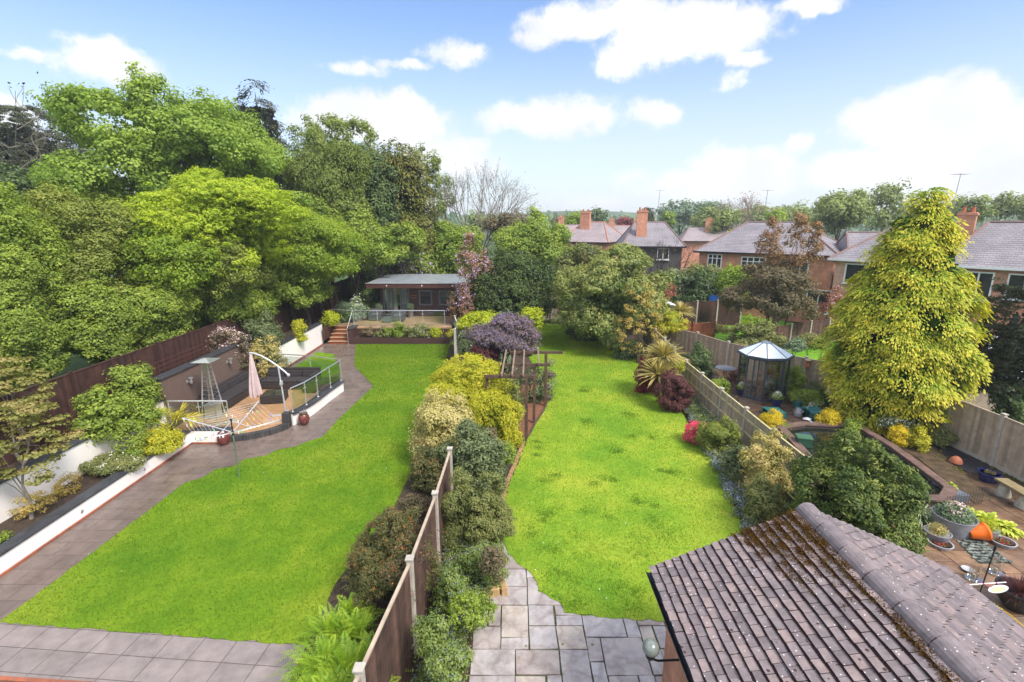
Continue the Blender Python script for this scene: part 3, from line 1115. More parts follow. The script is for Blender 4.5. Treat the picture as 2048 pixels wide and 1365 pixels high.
sheet('small_lawn', ragged([(-11.05, 26.9), (-9.95, 26.4), (-8.5, 23.1), (-8.9, 21.6), (-11.06, 22.4)], .02, .12, 4), .035, M['lawn'], .05)
sheet('path', [(-10.75, 7.5), (-9.2, 7.5), (-9.0, 12.4), (-6.3, 15.2), (-5.9, 20.6), (-9.2, 29), (-11.4, 29), (-11.4, 15.3), (-10.75, 15.3)], .012, M['paver'])
sheet('front_paving', [(-10.8, 6.62), (-6.8, 6.36), (-3.2, 6.10), (-1.95, 6.0), (-1.95, 6.9), (-3.6, 7.1), (-10.75, 7.7)], .022, M['paverfront'])
sheet('lower_yard', [(-14, -2), (-2, -2), (-2, 6.0), (-6.8, 6.25), (-14, 6.8)], -.012 + .008, M['coping'], .004)
# dining terrace: deck sheet behind a curved kerb
TERR = [(-11.9, 15.35), (-9.45, 15.4), (-8.98, 15.56), (-8.55, 15.85), (-8.2, 16.25), (-7.98, 16.75), (-7.85, 17.3), (-7.75, 18.1), (-7.62, 19.1), (-7.5, 20.4), (-7.9, 20.9), (-8.6, 21.5), (-11.9, 21.6)]
struct('terrace_deck', MB().prism(TERR, -.01, .15).build('terrace_deck', M['deckboard']))
sheet('raised_bed_soil', [(-12.05, 4), (-10.95, 4), (-10.95, 15.3), (-12.05, 15.3)], .33, M['soil'], .4)
sheet('bank_soil', [(-13.6, 2), (-12.3, 2), (-12.3, 15.6), (-12.4, 21), (-11.6, 21), (-11.6, 29.5), (-11.3, 29.6), (-11.3, 36), (-9.3, 36), (-9.3, 40), (-13.6, 40)], .95, M['soil'], 1.0)
sheet('hillside_ground', [(-90, -5), (-13.6, -5), (-13.6, 41), (-10, 60), (-20, 120), (-90, 120)], .85, M['ground'], .9)
# upper deck
struct('upper_deck', MB().prism([(-11.25, 30.2), (-9.85, 30.2), (-9.85, 29.62), (-3.75, 29.62), (-3.75, 40), (-9.3, 40), (-9.3, 36), (-11.25, 33.5)], .78, .9).build('upper_deck', M['deckboard2']))
sheet('planter_soil', [(-9.75, 28.95), (-3.8, 28.95), (-3.8, 29.52), (-9.75, 29.52)], .38, M['soil'], .38)

# middle garden
LAWN_M = [(-.16, 9.65), (.12, 9.1), (.40, 8.84), (.55, 8.3), (.9, 8.05), (1.0, 7.74), (1.6, 7.66), (2.3, 7.6), (4.6, 7.5), (5.2, 8.9), (5.62, 10.6), (6.0, 12.8), (6.25, 14.7), (6.6, 18),
          (6.76, 20.5), (7.0, 24), (6.9, 27.5), (6.0, 28.8), (4.91, 30), (4.2, 32.5), (3.2, 34.6), (2.0, 34.9), (1.0, 33), (.9, 26), (1.45, 20), (1.36, 18.4), (.85, 16.6), (.52, 15.4), (.18, 13.6), (-.12, 12.2), (-.27, 10.6)]
sheet('middle_soil_bed', [(-1.45, 2), (-.35, 2), (-.3, 10), (.0, 13), (.5, 15), (1.5, 19), (1.2, 36), (-3.3, 36), (-3.2, 28), (-2.0, 20), (-1.35, 11)], .04, M['soil'])
sheet('right_soil_bed', [(4.5, 7.5), (7.5, 7.5), (7.5, 22.5), (9.5, 34), (7, 37), (1, 37), (1, 33), (3, 34), (4, 32), (5, 29.5), (6.8, 27), (6.5, 20), (6, 14), (5.4, 10.5)], .02, M['soil'])
sheet('middle_lawn', ragged(LAWN_M, .035, .12, 6), .065, M['lawn2'], .07)

# stone patio: random flags, each a slab with its own tone
mst, t, o = nmat('grey_sandstone_flags')
p = principled(t, o, .5, 0, .5)
a = t.nodes.new('ShaderNodeAttribute')
a.attribute_name = 'v'
base = ramp(t, [(0, (.34, .28, .25)), (.35, (.38, .335, .325)), (.7, (.43, .395, .395)), (1, (.45, .38, .32))], a.outputs['Fac'])
k = ramp(t, [(.3, (.62, .60, .60)), (.55, (1, 1, 1)), (.75, (1.18, 1.16, 1.1))], noise(t, 2.6, 7, .68))
cc = mixc_(t, 1.0, base, k, 'MULTIPLY')
st = ramp(t, [(.44, (1, 1, 1)), (.5, (.62, .54, .50)), (.56, (1, 1, 1))], noise(t, 1.7, 3, .5))
cc = mixc_(t, .55, cc, st, 'MULTIPLY')
t.links.new(cc, p.inputs['Base Color'])
gr = ramp(t, [(.42, (.22,) * 3), (.6, (.6,) * 3)], noise(t, 1.1, 4))
t.links.new(gr, p.inputs['Roughness'])
bump(t, p, noise(t, 5, 8, .62), .8, .03)
M['flags'] = mst
mst2 = mst.copy()
mst2.name = 'brown_sandstone_flags'
for n in mst2.node_tree.nodes:
    if n.type == 'VALTORGB' and len(n.color_ramp.elements) == 4:
        for e, c in zip(n.color_ramp.elements, [(.16, .09, .055), (.25, .15, .09), (.34, .20, .11), (.27, .21, .16)]):
            e.color = (*c, 1)
M['flags2'] = mst2
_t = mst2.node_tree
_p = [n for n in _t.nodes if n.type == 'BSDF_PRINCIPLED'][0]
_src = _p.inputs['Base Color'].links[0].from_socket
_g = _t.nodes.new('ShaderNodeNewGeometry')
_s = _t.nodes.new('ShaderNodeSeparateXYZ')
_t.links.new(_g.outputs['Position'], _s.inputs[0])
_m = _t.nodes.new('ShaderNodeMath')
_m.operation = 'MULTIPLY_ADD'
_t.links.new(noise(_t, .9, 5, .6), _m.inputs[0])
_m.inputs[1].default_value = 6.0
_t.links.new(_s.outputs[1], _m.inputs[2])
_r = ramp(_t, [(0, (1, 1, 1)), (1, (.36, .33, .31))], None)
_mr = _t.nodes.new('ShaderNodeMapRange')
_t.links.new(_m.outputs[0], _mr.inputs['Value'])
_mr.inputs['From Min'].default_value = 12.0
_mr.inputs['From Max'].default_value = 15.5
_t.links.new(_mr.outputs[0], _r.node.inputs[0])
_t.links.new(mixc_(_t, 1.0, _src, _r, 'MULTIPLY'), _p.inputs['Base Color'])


def flag_floor(name, x0, y0, nx, ny, u, poly, z, m, seed, rot=0, jit=.006, sizes=((2, 2), (3, 2), (2, 3), (2, 1), (1, 2), (1, 1), (2, 2), (3, 3))):
    rg = random.Random(seed)
    used = [[False] * ny for _ in range(nx)]
    mb = MB()
    c, s = math.cos(rot), math.sin(rot)
    for j in range(ny):
        for i in range(nx):
            if used[i][j]:
                continue
            opt = list(sizes)
            rg.shuffle(opt)
            opt.append((1, 1))
            for w, h in opt:
                if i + w <= nx and j + h <= ny and not any(used[i + a][j + b] for a in range(w) for b in range(h)):
                    break
            for a_ in range(w):
                for b_ in range(h):
                    used[i + a_][j + b_] = True
            g = .011
            q = [(i * u + g, j * u + g), ((i + w) * u - g, j * u + g), ((i + w) * u - g, (j + h) * u - g), (i * u + g, (j + h) * u - g)]
            q = [(a_ + rg.uniform(-jit, jit), b_ + rg.uniform(-jit, jit)) for a_, b_ in q]
            q = [(x0 + a_ * c - b_ * s, y0 + a_ * s + b_ * c) for a_, b_ in q]
            cx, cy = sum(a_ for a_, _ in q) / 4, sum(b_ for _, b_ in q) / 4
            if not in_poly(np.array([cx]), np.array([cy]), poly)[0]:
                continue
            mb.a = rg.random()
            mb.prism(q, z - .04, z + rg.uniform(-.004, .004))
    o_ = mb.build(name, m, bevel=.006, vattr=True)
    return struct(name, o_)


sheet('patio_mortar', [(-1.3, 2), (5, 2), (5, 8.6), (.6, 8.6), (.2, 10.4), (-.5, 10.4), (-.8, 8.5)], .03, mat('mossy_mortar', (.07, .075, .035), .95, .5, 20))
flag_floor('stone_patio', -1.2, 2.2, 26, 33, .25, [(-1.0, 2), (5.2, 2), (5.2, 9), (1.2, 8.6), (.7, 10.3), (-.4, 10.3), (-.75, 8.4)], .055, M['flags'], 8, jit=.012, sizes=((2, 2), (3, 2), (2, 3), (2, 1), (1, 2), (2, 2), (3, 2), (3, 3)))

# right garden
sheet('patio_joints', [(7.62, 4), (16, 4), (16, 12), (14.6, 13.5), (14.4, 17), (12.2, 21.4), (9.5, 26), (7.7, 27.5)], .010, mat('dark_wet_joints', (.06, .04, .03), .8, .4, 10))
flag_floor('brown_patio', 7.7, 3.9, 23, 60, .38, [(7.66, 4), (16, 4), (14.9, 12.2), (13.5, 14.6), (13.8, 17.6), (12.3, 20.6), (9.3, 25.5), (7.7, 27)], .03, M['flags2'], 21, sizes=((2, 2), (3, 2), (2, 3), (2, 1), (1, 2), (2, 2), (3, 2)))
sheet('black_membrane', [G(1868, 890), G(1905, 884), G(1960, 912), G(1995, 940), G(1975, 955), G(1935, 948), G(1900, 925)], .05, mat('black_weed_sheet', (.022, .022, .028), .6, .3, 3, bs=6, bst=.6, bd=.03), .02)
sheet('mossy_ground', [G(1725, 852), G(1790, 862), G(1860, 892), G(1925, 950), G(1985, 1000), G(1950, 1010), G(1905, 975), G(1830, 915), G(1770, 880)], .046, mat('dark_mossy_brown_ground', (.075, .048, .024), .9, .5, 4, bs=14, bst=.9, bd=.03), .02)
sheet('side_soil', [G(1745, 845), G(1905, 870), G(2048, 958), G(2048, 985), G(1990, 950), G(1930, 905), G(1860, 888)], .045, M['soil'], .03)
# gardens behind
sheet('back_lawn', [(8.4, 31), (10, 27.2), (13.4, 21.6), (16.5, 24), (20, 27), (22, 31), (19, 39), (12, 42), (9, 40)], .02, M['lawnfar'])
sheet('side_lawn', [(13.4, 21.4), (14.2, 19.0), (19.5, 19.5), (22, 24), (18.5, 27.2)], .032, M['lawnfar'])


# ---- grass blades
def turf(name, poly, n, h, seed, m, zbase, holes=None, clumps=None):
    rng = np.random.default_rng(seed)
    q = scatter(rng, poly, n)
    if clumps is not None:
        cc = np.array(clumps)
        k = rng.integers(0, len(cc), n)
        q = cc[k, :2] + rng.normal(size=(n, 2)) * cc[k, 2:4] * .5
        q = q[in_poly(q[:, 0], q[:, 1], poly)]
        n = len(q)
    a = rng.uniform(0, 2 * PI, n)
    L = h * rng.uniform(.5, 1.2, n)
    w = .007 + .0011 * q[:, 1]
    b = np.stack([np.cos(a) * w * .5, np.sin(a) * w * .5, np.zeros(n)], 1)
    p0 = np.stack([q[:, 0], q[:, 1], np.full(n, zbase)], 1)
    lean = rng.normal(size=(n, 2)) * L[:, None] * .5
    tip = p0 + np.stack([lean[:, 0], lean[:, 1], L], 1)
    Q = np.stack([p0 - b, p0 + b, tip + b * .15, tip - b * .15], 1)
    ob = leafmesh(name, Q, rng.random(n), m)
    props(ob, kind='stuff')
    return ob


_t = turf('left_lawn_grass', LAWN_L, 90000, .035, 1, LEAF['grassblade'], .03)
props(_t, 'short bright grass of the left lawn', 'grass')
_t = turf('middle_lawn_grass', LAWN_M, 90000, .035, 2, LEAF['grassblade2'], .06)
props(_t, 'short bright grass of the middle lawn', 'grass')
CL = []
_r = random.Random(4)
for px, py, w in [(1120, 1130, 60), (1190, 1160, 70), (1085, 1090, 50), (1180, 1095, 55), (1260, 1100, 60), (1340, 1090, 60), (1230, 1190, 60), (1150, 1185, 50), (1060, 1065, 35), (1290, 1060, 50), (1090, 1030, 40),
                  (1190, 1020, 40), (1350, 950, 25), (1275, 1004, 30), (1230, 900, 30), (1180, 850, 30), (1280, 870, 30), (1100, 960, 30), (1140, 1215, 60), (1260, 1225, 60), (1100, 1175, 40), (1260, 840, 25), (1170, 780, 25), (1080, 900, 20), (1210, 960, 26)]:
    gx, gy = G(px, py)
    gx2, _ = G(px + w, py)
    CL.append((gx, gy, (gx2 - gx) * .8, (gx2 - gx) * .75))
    for _k in range(2):
        CL.append((gx + _r.uniform(-.4, .4), gy + _r.uniform(-.5, .5), (gx2 - gx) * .5, (gx2 - gx) * .4))
_t = turf('long_grass_tufts', LAWN_M, 9000, .05, 3, LEAF['grassdark'], .055, clumps=CL)
props(_t, 'longer darker tufts growing in the middle lawn', 'grass')

# ================================================================== BOUNDARY FENCES


def fence(name, label, posts, zb, h, mpanel, mpost, group=None, board=.13, gravel=None, rails=False, zs=None, post=.1, cap=True, cat='fence', closed=True, rough=.0, cappole=None):
    rg = random.Random(len(name) + int(posts[0][1] * 7))
    x0, y0 = posts[0]
    th = thing(name, label, cat, (x0, y0, zb), group)
    for i, (x, y) in enumerate(posts):
        z = zs[i] if zs else zb
        pm = MB()
        pm.box((x, y, z + h / 2 + .02), (post, post, h + .10 + .04), rz=math.atan2(posts[min(i + 1, len(posts) - 1)][1] - posts[max(i - 1, 0)][1], posts[min(i + 1, len(posts) - 1)][0] - posts[max(i - 1, 0)][0]))
        if cap:
            pm.box((x, y, z + h + .105), (post * 1.35, post * 1.35, .035))
        pm.build('post', mpost, th, bevel=.008)
    for i in range(len(posts) - 1):
        a, b = Vector(posts[i]), Vector(posts[i + 1])
        z = zs[i] if zs else zb
        d = (b - a)
        L = d.length - post
        d.normalize()
        ang = math.atan2(d.y, d.x)
        nrm = Vector((-d.y, d.x))
        st = a + d * post / 2
        mb = MB()
        zlo = z + (gravel or .03)
        nb = max(2, int(L / board))
        bw = L / nb
        for k in range(nb):
            c = st + d * (bw * (k + .5)) + nrm * (.006 * (k % 2) + rg.uniform(-.002, .002))
            mb.a = rg.random()
            hh = h - (zlo - z) + rg.uniform(-rough, 0)
            mb.box((c.x, c.y, zlo + hh / 2), (bw * 1.06, .014 + .003 * (k % 2), hh), rz=ang)
        mb.build('panel', mpanel, th, vattr=True)
        rb = MB()
        mid = st + d * L / 2
        rb.a = .8
        rb.box((mid.x, mid.y, z + h + .018), (L, .05, .032), rz=ang)
        if rails:
            for zz in (.12, .5, .9):
                for sgn in ((rails,) if rails in (1, -1) else (1, -1)):
                    c = mid + nrm * sgn * .035
                    rb.box((c.x, c.y, zlo + (h - .15) * zz), (L, .04, .06), rz=ang)
        rb.build('rail', cappole or mpanel, th, vattr=True)
        if gravel:
            gb = MB()
            gb.box((mid.x, mid.y, z + gravel / 2), (L, .05, gravel), rz=ang)
            gb.build('gravel_board', mpost, th)
    return th


fence('boundary_fence', 'dark brown board fence with pale top rail and concrete posts between ferns and flowerbed',
      [(-2.1, 2.9), (-1.87, 4.88), (-1.66, 6.89), (-1.55, 8.87), (-1.5, 10.86)], 0, 1.8, M['fenceold'], M['concrete'], rails=False, cappole=M['fencegrey'], rough=.01)
fence('garden_fence', 'pale greenish timber fence with three rails along the flower border, facing the middle lawn',
      [(7.57, 9.7), (7.56, 11.35), (7.55, 13.1), (7.55, 14.8), (7.55, 16.7), (7.55, 18.55), (7.55, 20.4), (7.58, 22.1)], 0, 1.3, M['fencegrey'], M['concrete'], rails=1, cappole=M['fencemoss'])
fence('garden_fence', 'short pale board fence behind the spiky cordyline, joining the laurel',
      [(7.58, 22.1), (7.7, 24.0), (7.82, 26.1), (7.86, 28.4)], 0, 1.45, M['fencegrey'], M['concrete'], rails=1)
fence('garden_fence', 'pale close-board fence with concrete posts behind the glass greenhouse',
      [(7.9, 28.5), (8.97, 27.4), (9.99, 25.7), (10.75, 23.6), (11.9, 22.0), (12.95, 20.75), (14.0, 19.55), (15.0, 18.2)], 0, 1.35, M['fencegrey'], M['concrete'], rough=.01)
fence('garden_fence', 'pale grey tall board fence with concrete base right of the golden conifer',
      [(14.35, 17.0), (14.42, 15.15), (14.5, 13.5), (14.45, 11.7), (14.4, 9.9)], 0, 1.6, M['fencegrey'], M['concrete'], gravel=.16, board=.1)
fence('brown_fence', 'long dark brown fence below the hornbeam hedge on the left bank',
      [(-13.3, 3.0 + 1.85 * k) for k in range(21)], .85, 1.9, M['fencebrown'], M['fencebrown'], board=.11, cap=False, post=.09)
fence('brown_fence', 'dark brown fence closing the far end behind the garden office',
      [(-13.3, 40.1), (-11.4, 40.2), (-9.5, 40.3), (-7.6, 40.4), (-5.7, 40.5), (-3.8, 40.6)], .85, 1.9, M['fencebrown'], M['fencebrown'], board=.11, cap=False, post=.09)
fence('panel_fence', 'pale grey smooth panel fence between the upper deck and the lime shrub',
      [(-2.95, 24.6), (-3.0, 26.4), (-3.35, 28.3)], 0, 1.75, mat('pale_grey_panel', (.42, .41, .40), .85, .1, 5, attr=True), M['concrete'], board=.9)
fence('back_fence', 'low weathered fence in shade at the far end of the middle lawn',
      [(1.0, 36.0), (2.9, 35.9), (4.8, 35.2), (6.3, 33.9), (7.6, 32.3)], 0, 1.3, M['fencegrey'], M['concrete'], gravel=.2)
fence('far_fence', 'dark brown fence at the end of the far lawn behind the cordyline',
      [(11.6, 33.4), (13.0, 34.0), (14.6, 34.4), (16.2, 34.2)], 0, 1.75, M['fencebrown'], M['concrete'])
fence('red_fence', 'low orange red stained fence between the bushes and the far lawn',
      [(9.4, 28.8), (10.8, 28.6), (12.2, 28.9)], 0, 1.3, M['fencered'], M['fencered'], board=.6)
fence('side_fence', 'brown panel fence with concrete posts in front of the pink brick house',
      [(14.3, 26.6), (15.9, 27.3), (17.5, 28.1), (19.1, 28.9), (20.6, 29.6)], 0, 1.5, M['fenceold'], M['concrete'], gravel=.15)

# ================================================================== LEFT GARDEN WALLS
th = thing('retaining_wall', 'low white rendered retaining wall with dark coping and small round lights beside the path', 'wall', (-10.7, 8, 0))
MB().box((-10.78, 9.55, .245), (.2, 11.1, .37)).box((-10.13, 15.2, .245), (1.10, .2, .37)).build('wall', M['render'], th)
MB().box((-10.765, 9.45, .03), (.26, 10.9, .06)).box((-10.13, 15.18, .03), (1.12, .25, .06)).build('plinth', M['brickstrip'], th)
MB().box((-10.82, 9.55, .452), (.34, 11.15, .045)).box((-10.03, 15.28, .452), (1.22, .30, .045)).build('coping', M['coping'], th, bevel=.008)
for yy in (8.72, 10.82, 12.95, 14.6):
    l = MB().lathe((0, 0, 0), [(.045, 0), (.045, .012), (.03, .016)], 14, M=Matrix.Rotation(PI / 2, 3, 'Y'))
    l.v = [(x - 10.68, y + yy, z + .22) for x, y, z in l.v]
    f = l.build('wall_light', M['steel'], th)
for xx in (-10.2, -9.75):
    l = MB().lathe((xx, 15.1, .22), [(.045, 0), (.045, .012), (.03, .016)], 14, M=Matrix.Rotation(PI / 2, 3, 'X'))
    l.build('wall_light', M['steel'], th)
th = thing('back_wall', 'taller white rendered wall with dark coping behind the raised planting bed', 'wall', (-12.1, 10, .3))
MB().box((-12.1, 9.3, .75), (.2, 13.4, .98)).build('wall', M['render'], th)
MB().box((-12.15, 9.3, 1.26), (.38, 13.44, .05)).build('coping', M['coping'], th, bevel=.008)
th = thing('back_wall', 'white rendered wall with dark coping running back to the orange steps', 'wall', (-11.45, 25, 0))
MB().box((-11.5, 25.2, .68), (.2, 7.2, 1.2)).build('wall', M['render'], th)
MB().box((-11.48, 25.2, .05), (.26, 7.2, .09)).build('plinth', M['brickstrip'], th)
MB().box((-11.56, 25.2, 1.31), (.38, 7.24, .05)).build('coping', M['coping'], th, bevel=.008)
th = thing('screen_wall', 'brown rendered wall with dark coping and two steel lamps behind the corner sofa', 'wall', (-12.05, 18, 0))
MB().box((-12.08, 18.35, 1.0), (.24, 4.9, 1.94)).build('wall', M['brownwall'], th)
MB().box((-12.12, 18.35, 1.995), (.42, 4.98, .05)).build('coping', M['coping'], th, bevel=.008)
for yy in (17.15, 19.75):
    wl = MB()
    wl.box((-11.94, yy, 1.50), (.03, .09, .12))
    wl.bar((-11.93, yy, 1.5), (-11.83, yy, 1.5), .03)
    wl.lathe((-11.79, yy, 1.44), [(.045, 0), (.045, .16), (.02, .17)], 12)
    wl.lathe((-11.79, yy, 1.63), [(.09, 0), (.09, .03), (.03, .05)], 14)
    wl.build('wall_lamp', M['steel'], th, smooth=True)
for k, zz in enumerate((2.10, 2.22, 2.34)):
    pass
# slatted trellis behind the brown wall
tb = thing('wire_trellis', 'brown horizontal slat trellis fixed behind the brown rendered wall', 'trellis', (-12.7, 17.5, .95))
for k in range(6):
    MB().box((-12.75, 17.6, 1.45 + k * .17), (.02, 4.6, .045)).build('slat', M['browntimber'], tb, vattr=True)
for k in range(4):
    MB().box((-12.72, 15.4 + k * 1.5, 1.6), (.05, .05, 1.3)).build('upright', M['browntimber'], tb, vattr=True)

# curved white wall of the terrace
CW = [(-8.02, 16.62), (-7.80, 17.24), (-7.68, 18.05), (-7.60, 19.09), (-7.45, 20.35)]


def offset_strip(pts, w):
    l, r = [], []
    for i, p_ in enumerate(pts):
        a_, b_ = Vector(pts[max(0, i - 1)]), Vector(pts[min(len(pts) - 1, i + 1)])
        d_ = (b_ - a_).normalized()
        n_ = Vector((-d_.y, d_.x))
        l.append((p_[0] + n_.x * w, p_[1] + n_.y * w))
        r.append((p_[0] - n_.x * w, p_[1] - n_.y * w))
    return l + r[::-1]


def smooth_pts(pts, k=4):
    o_ = []
    n_ = len(pts)
    for i in range(n_ - 1):
        p0, p1, p2, p3 = [Vector(pts[max(0, min(n_ - 1, i + j))]) for j in (-1, 0, 1, 2)]
        for s in range(k):
            u = s / k
            o_.append(tuple(.5 * ((2 * p1) + (p2 - p0) * u + (2 * p0 - 5 * p1 + 4 * p2 - p3) * u * u + (3 * p1 - p0 - 3 * p2 + p3) * u ** 3)))
    o_.append(tuple(pts[-1]))
    return o_


CWS = smooth_pts(CW)
th = thing('terrace_wall', 'curved low white wall with dark coping around the dining terrace', 'wall', (-7.8, 18, 0))
MB().prism(offset_strip(CWS, .09), 0, .44).build('wall', M['render'], th)
MB().prism(offset_strip(CWS, .16), .442, .49).build('coping', M['coping'], th)
MB().box((-8.12, 16.52, .27), (.24, .26, .54)).build('pier', M['curb'], th)
KB = smooth_pts([(-9.5, 15.30), (-9.0, 15.46), (-8.55, 15.75), (-8.22, 16.12), (-8.08, 16.40)])
struct('terrace_kerb', MB().prism(offset_strip(KB, .11), 0, .20).build('terrace_kerb', M['curb']))

# glass railings


def railing(name, label, pts, z, h, glass=True, kink=None, topz=None):
    th = thing(name, label, 'railing', (pts[0][0], pts[0][1], z))
    tz = topz or [z + h] * len(pts)
    for i, (x, y) in enumerate(pts):
        b_ = MB().tube([(x, y, z), (x, y, tz[i])], .019, 10)
        b_.lathe((x, y, z), [(.045, 0), (.045, .02), (.02, .03)], 12)
        b_.build('post', M['steel'], th, smooth=True)
    MB().tube([(x, y, tz[i] + .01) for i, (x, y) in enumerate(pts)], .024, 10).build('handrail', M['steel'], th, smooth=True)
    for i in range(len(pts) - 1):
        (x1, y1), (x2, y2) = pts[i], pts[i + 1]
        d_ = Vector((x2 - x1, y2 - y1))
        L_ = d_.length
        d_.normalize()
        if glass:
            c_ = ((x1 + x2) / 2, (y1 + y2) / 2, z + (h - .05) * .5 + .05)
            MB().box(c_, (L_ - .12, .010, h - .2), rz=math.atan2(d_.y, d_.x)).build('glass_pane', M['greenglass'], th)
        cm = MB()
        for zz in (.2, h - .2):
            for s_ in (.05, L_ - .05):
                cm.box((x1 + d_.x * s_, y1 + d_.y * s_, z + zz), (.05, .03, .045), rz=math.atan2(d_.y, d_.x))
        cm.build('clamp', M['steel'], th)
    return th


rp = [CWS[1], CWS[5], CWS[9], CWS[13], CWS[16]]
railing('glass_railing', 'steel and glass railing on the curved white terrace wall', rp, .49, .88)
railing('glass_railing', 'glass railing across the far edge of the dining terrace beside the small lawn', [(-7.5, 20.6), (-9.1, 21.25), (-10.4, 21.5), (-11.5, 21.6)], .15, 1.2)
railing('glass_railing', 'short glass railing between the palm and the patio heater', [(-11.55, 15.5), (-10.55, 15.5), (-9.58, 15.5)], .15, 1.2)
railing('glass_railing', 'long glass railing along the front of the upper deck', [(-11.25, 30.1), (-9.75, 29.72), (-8.3, 29.70), (-6.9, 29.70), (-5.5, 29.70), (-4.15, 29.70)], .9, 1.0)
th = thing('stair_railing', 'sloping steel handrail on the right side of the orange steps', 'railing', (-9.88, 28.75, 0))
MB().tube([(-9.90, 28.76, .0), (-9.90, 28.76, .98), (-9.90, 30.0, 1.92)], .024, 10).build('handrail', M['steel'], th, smooth=True)
MB().tube([(-9.90, 30.0, .9), (-9.90, 30.0, 1.9)], .018, 10).build('post', M['steel'], th, smooth=True)
# steps
th = thing('steps', 'five orange timber steps climbing to the upper deck', 'steps', (-10.5, 28.7, 0))
for k in range(5):
    MB().box((-10.52, 28.82 + k * .28 + .14, .09 + k * .18 - .015), (1.2, .28 + .0, .15)).build('riser', mat('orange_riser_%d' % k, (.24, .065, .025), .6, .2, 5) if k == 0 else bpy.data.materials['orange_riser_0'], th)
    MB().box((-10.52, 28.80 + k * .28 + .13, .165 + k * .18), (1.22, .31, .022)).build('tread', M['deckboard2'], th)
th = thing('planter_wall', 'dark brown timber planter wall with a pier beside the orange steps', 'wall', (-7, 28.8, 0))
MB().box((-6.8, 28.82, .21), (6.1, .12, .42)).build('front_board', M['cladding'], th)
MB().box((-6.8, 29.57, .39), (6.1, .08, .78)).build('back_board', M['cladding'], th)
MB().box((-9.72, 29.25, .47), (.28, 1.0, .94)).build('pier', M['cladding'], th)
MB().box((-9.72, 29.25, .965), (.36, 1.1, .045)).build('coping', M['coping'], th)
MB().box((-11.2, 29.3, .75), (.08, 1.7, .8)).build('side_board', M['cladding'], th)
MB().box((-6.75, 29.585, .86), (6.0, .05, .07)).build('edge_board', M['deckboard2'], th)

# ================================================================== GARDEN OFFICE
OX0, OX1, OY, OZ = -9.0, -3.2, 33.3, .9
th = thing('garden_office', 'low dark brown flat-roofed garden office with grey glazed doors on the upper deck', 'building', ((OX0 + OX1) / 2, OY, OZ))
w_ = MB()
# front wall pieces around the openings
DX0, DX1 = -8.75, -7.05
WIN = [(-6.35, -5.45), (-5.0, -4.1)]
WZ0, WZ1, DZ1 = OZ + .75, OZ + 1.8, OZ + 2.05
TOPZ = OZ + 2.2
w_.box(((OX0 + DX0) / 2, OY, (OZ + TOPZ) / 2), (DX0 - OX0, .14, TOPZ - OZ))
w_.box(((DX0 + DX1) / 2, OY, (DZ1 + TOPZ) / 2), (DX1 - DX0, .14, TOPZ - DZ1))
xs = [DX1, WIN[0][0], WIN[0][1], WIN[1][0], WIN[1][1], OX1]
for i in (0, 2, 4):
    w_.box(((xs[i] + xs[i + 1]) / 2, OY, (OZ + TOPZ) / 2), (xs[i + 1] - xs[i], .14, TOPZ - OZ))
for a_, b_ in WIN:
    w_.box(((a_ + b_) / 2, OY, (OZ + WZ0) / 2), (b_ - a_, .14, WZ0 - OZ))
    w_.box(((a_ + b_) / 2, OY, (WZ1 + TOPZ) / 2), (b_ - a_, .14, TOPZ - WZ1))
w_.box((OX0 + .07, OY + 2.1, (OZ + TOPZ) / 2), (.14, 4.05, TOPZ - OZ))
w_.box((OX1 - .07, OY + 2.1, (OZ + TOPZ) / 2), (.14, 4.05, TOPZ - OZ))
w_.box(((OX0 + OX1) / 2, OY + 4.2, (OZ + TOPZ) / 2), (OX1 - OX0, .14, TOPZ - OZ))
w_.build('wall', M['cladding'], th)
MB().box(((OX0 + OX1) / 2, OY + 2.1, OZ + .02), (OX1 - OX0 - .3, 4.0, .03)).build('floor', M['deckboard2'], th)
rf = MB().box(((OX0 + OX1) / 2 - .05, OY + 1.75, TOPZ + .17), (OX1 - OX0 + 1.0, 6.0, .05)).build('roof', M['felt'], th)
MB().box(((OX0 + OX1) / 2 - .05, OY - 1.28, TOPZ + .04), (OX1 - OX0 + 1.04, .05, .30)).box((OX0 - .56, OY + 1.75, TOPZ + .04), (.05, 6.0, .30)).build('fascia', M['browntimber'], rf, vattr=True)
MB().box(((OX0 + OX1) / 2 - .05, OY - 1.30, TOPZ + .205), (OX1 - OX0 + 1.08, .09, .03)).build('roof_trim', M['galvlight'], rf)
MB().box(((OX0 + OX1) / 2 - .05, OY - .6, TOPZ + .01), (OX1 - OX0 + .9, 1.25, .02)).build('soffit', M['cladding'], rf)
pm = MB().box((-7.3, OY - 1.2, TOPZ - .02 + .0), (.001, .001, .001))
dr = MB()
dw = (DX1 - DX0) / 3
for k in range(4):
    dr.box((DX0 + k * dw, OY - .03, (OZ + DZ1) / 2), (.08, .1, DZ1 - OZ))
dr.box(((DX0 + DX1) / 2, OY - .03, DZ1 - .03), (DX1 - DX0 + .08, .09, .07))
dr.box(((DX0 + DX1) / 2, OY - .03, OZ + .03), (DX1 - DX0 + .08, .09, .06))
d_ = dr.build('door', M['greyframe'], th)
for k in range(3):
    MB().box((DX0 + (k + .5) * dw, OY - .02, (OZ + DZ1) / 2), (dw - .08, .012, DZ1 - OZ - .14)).build('door_glass', M['glass'], d_)
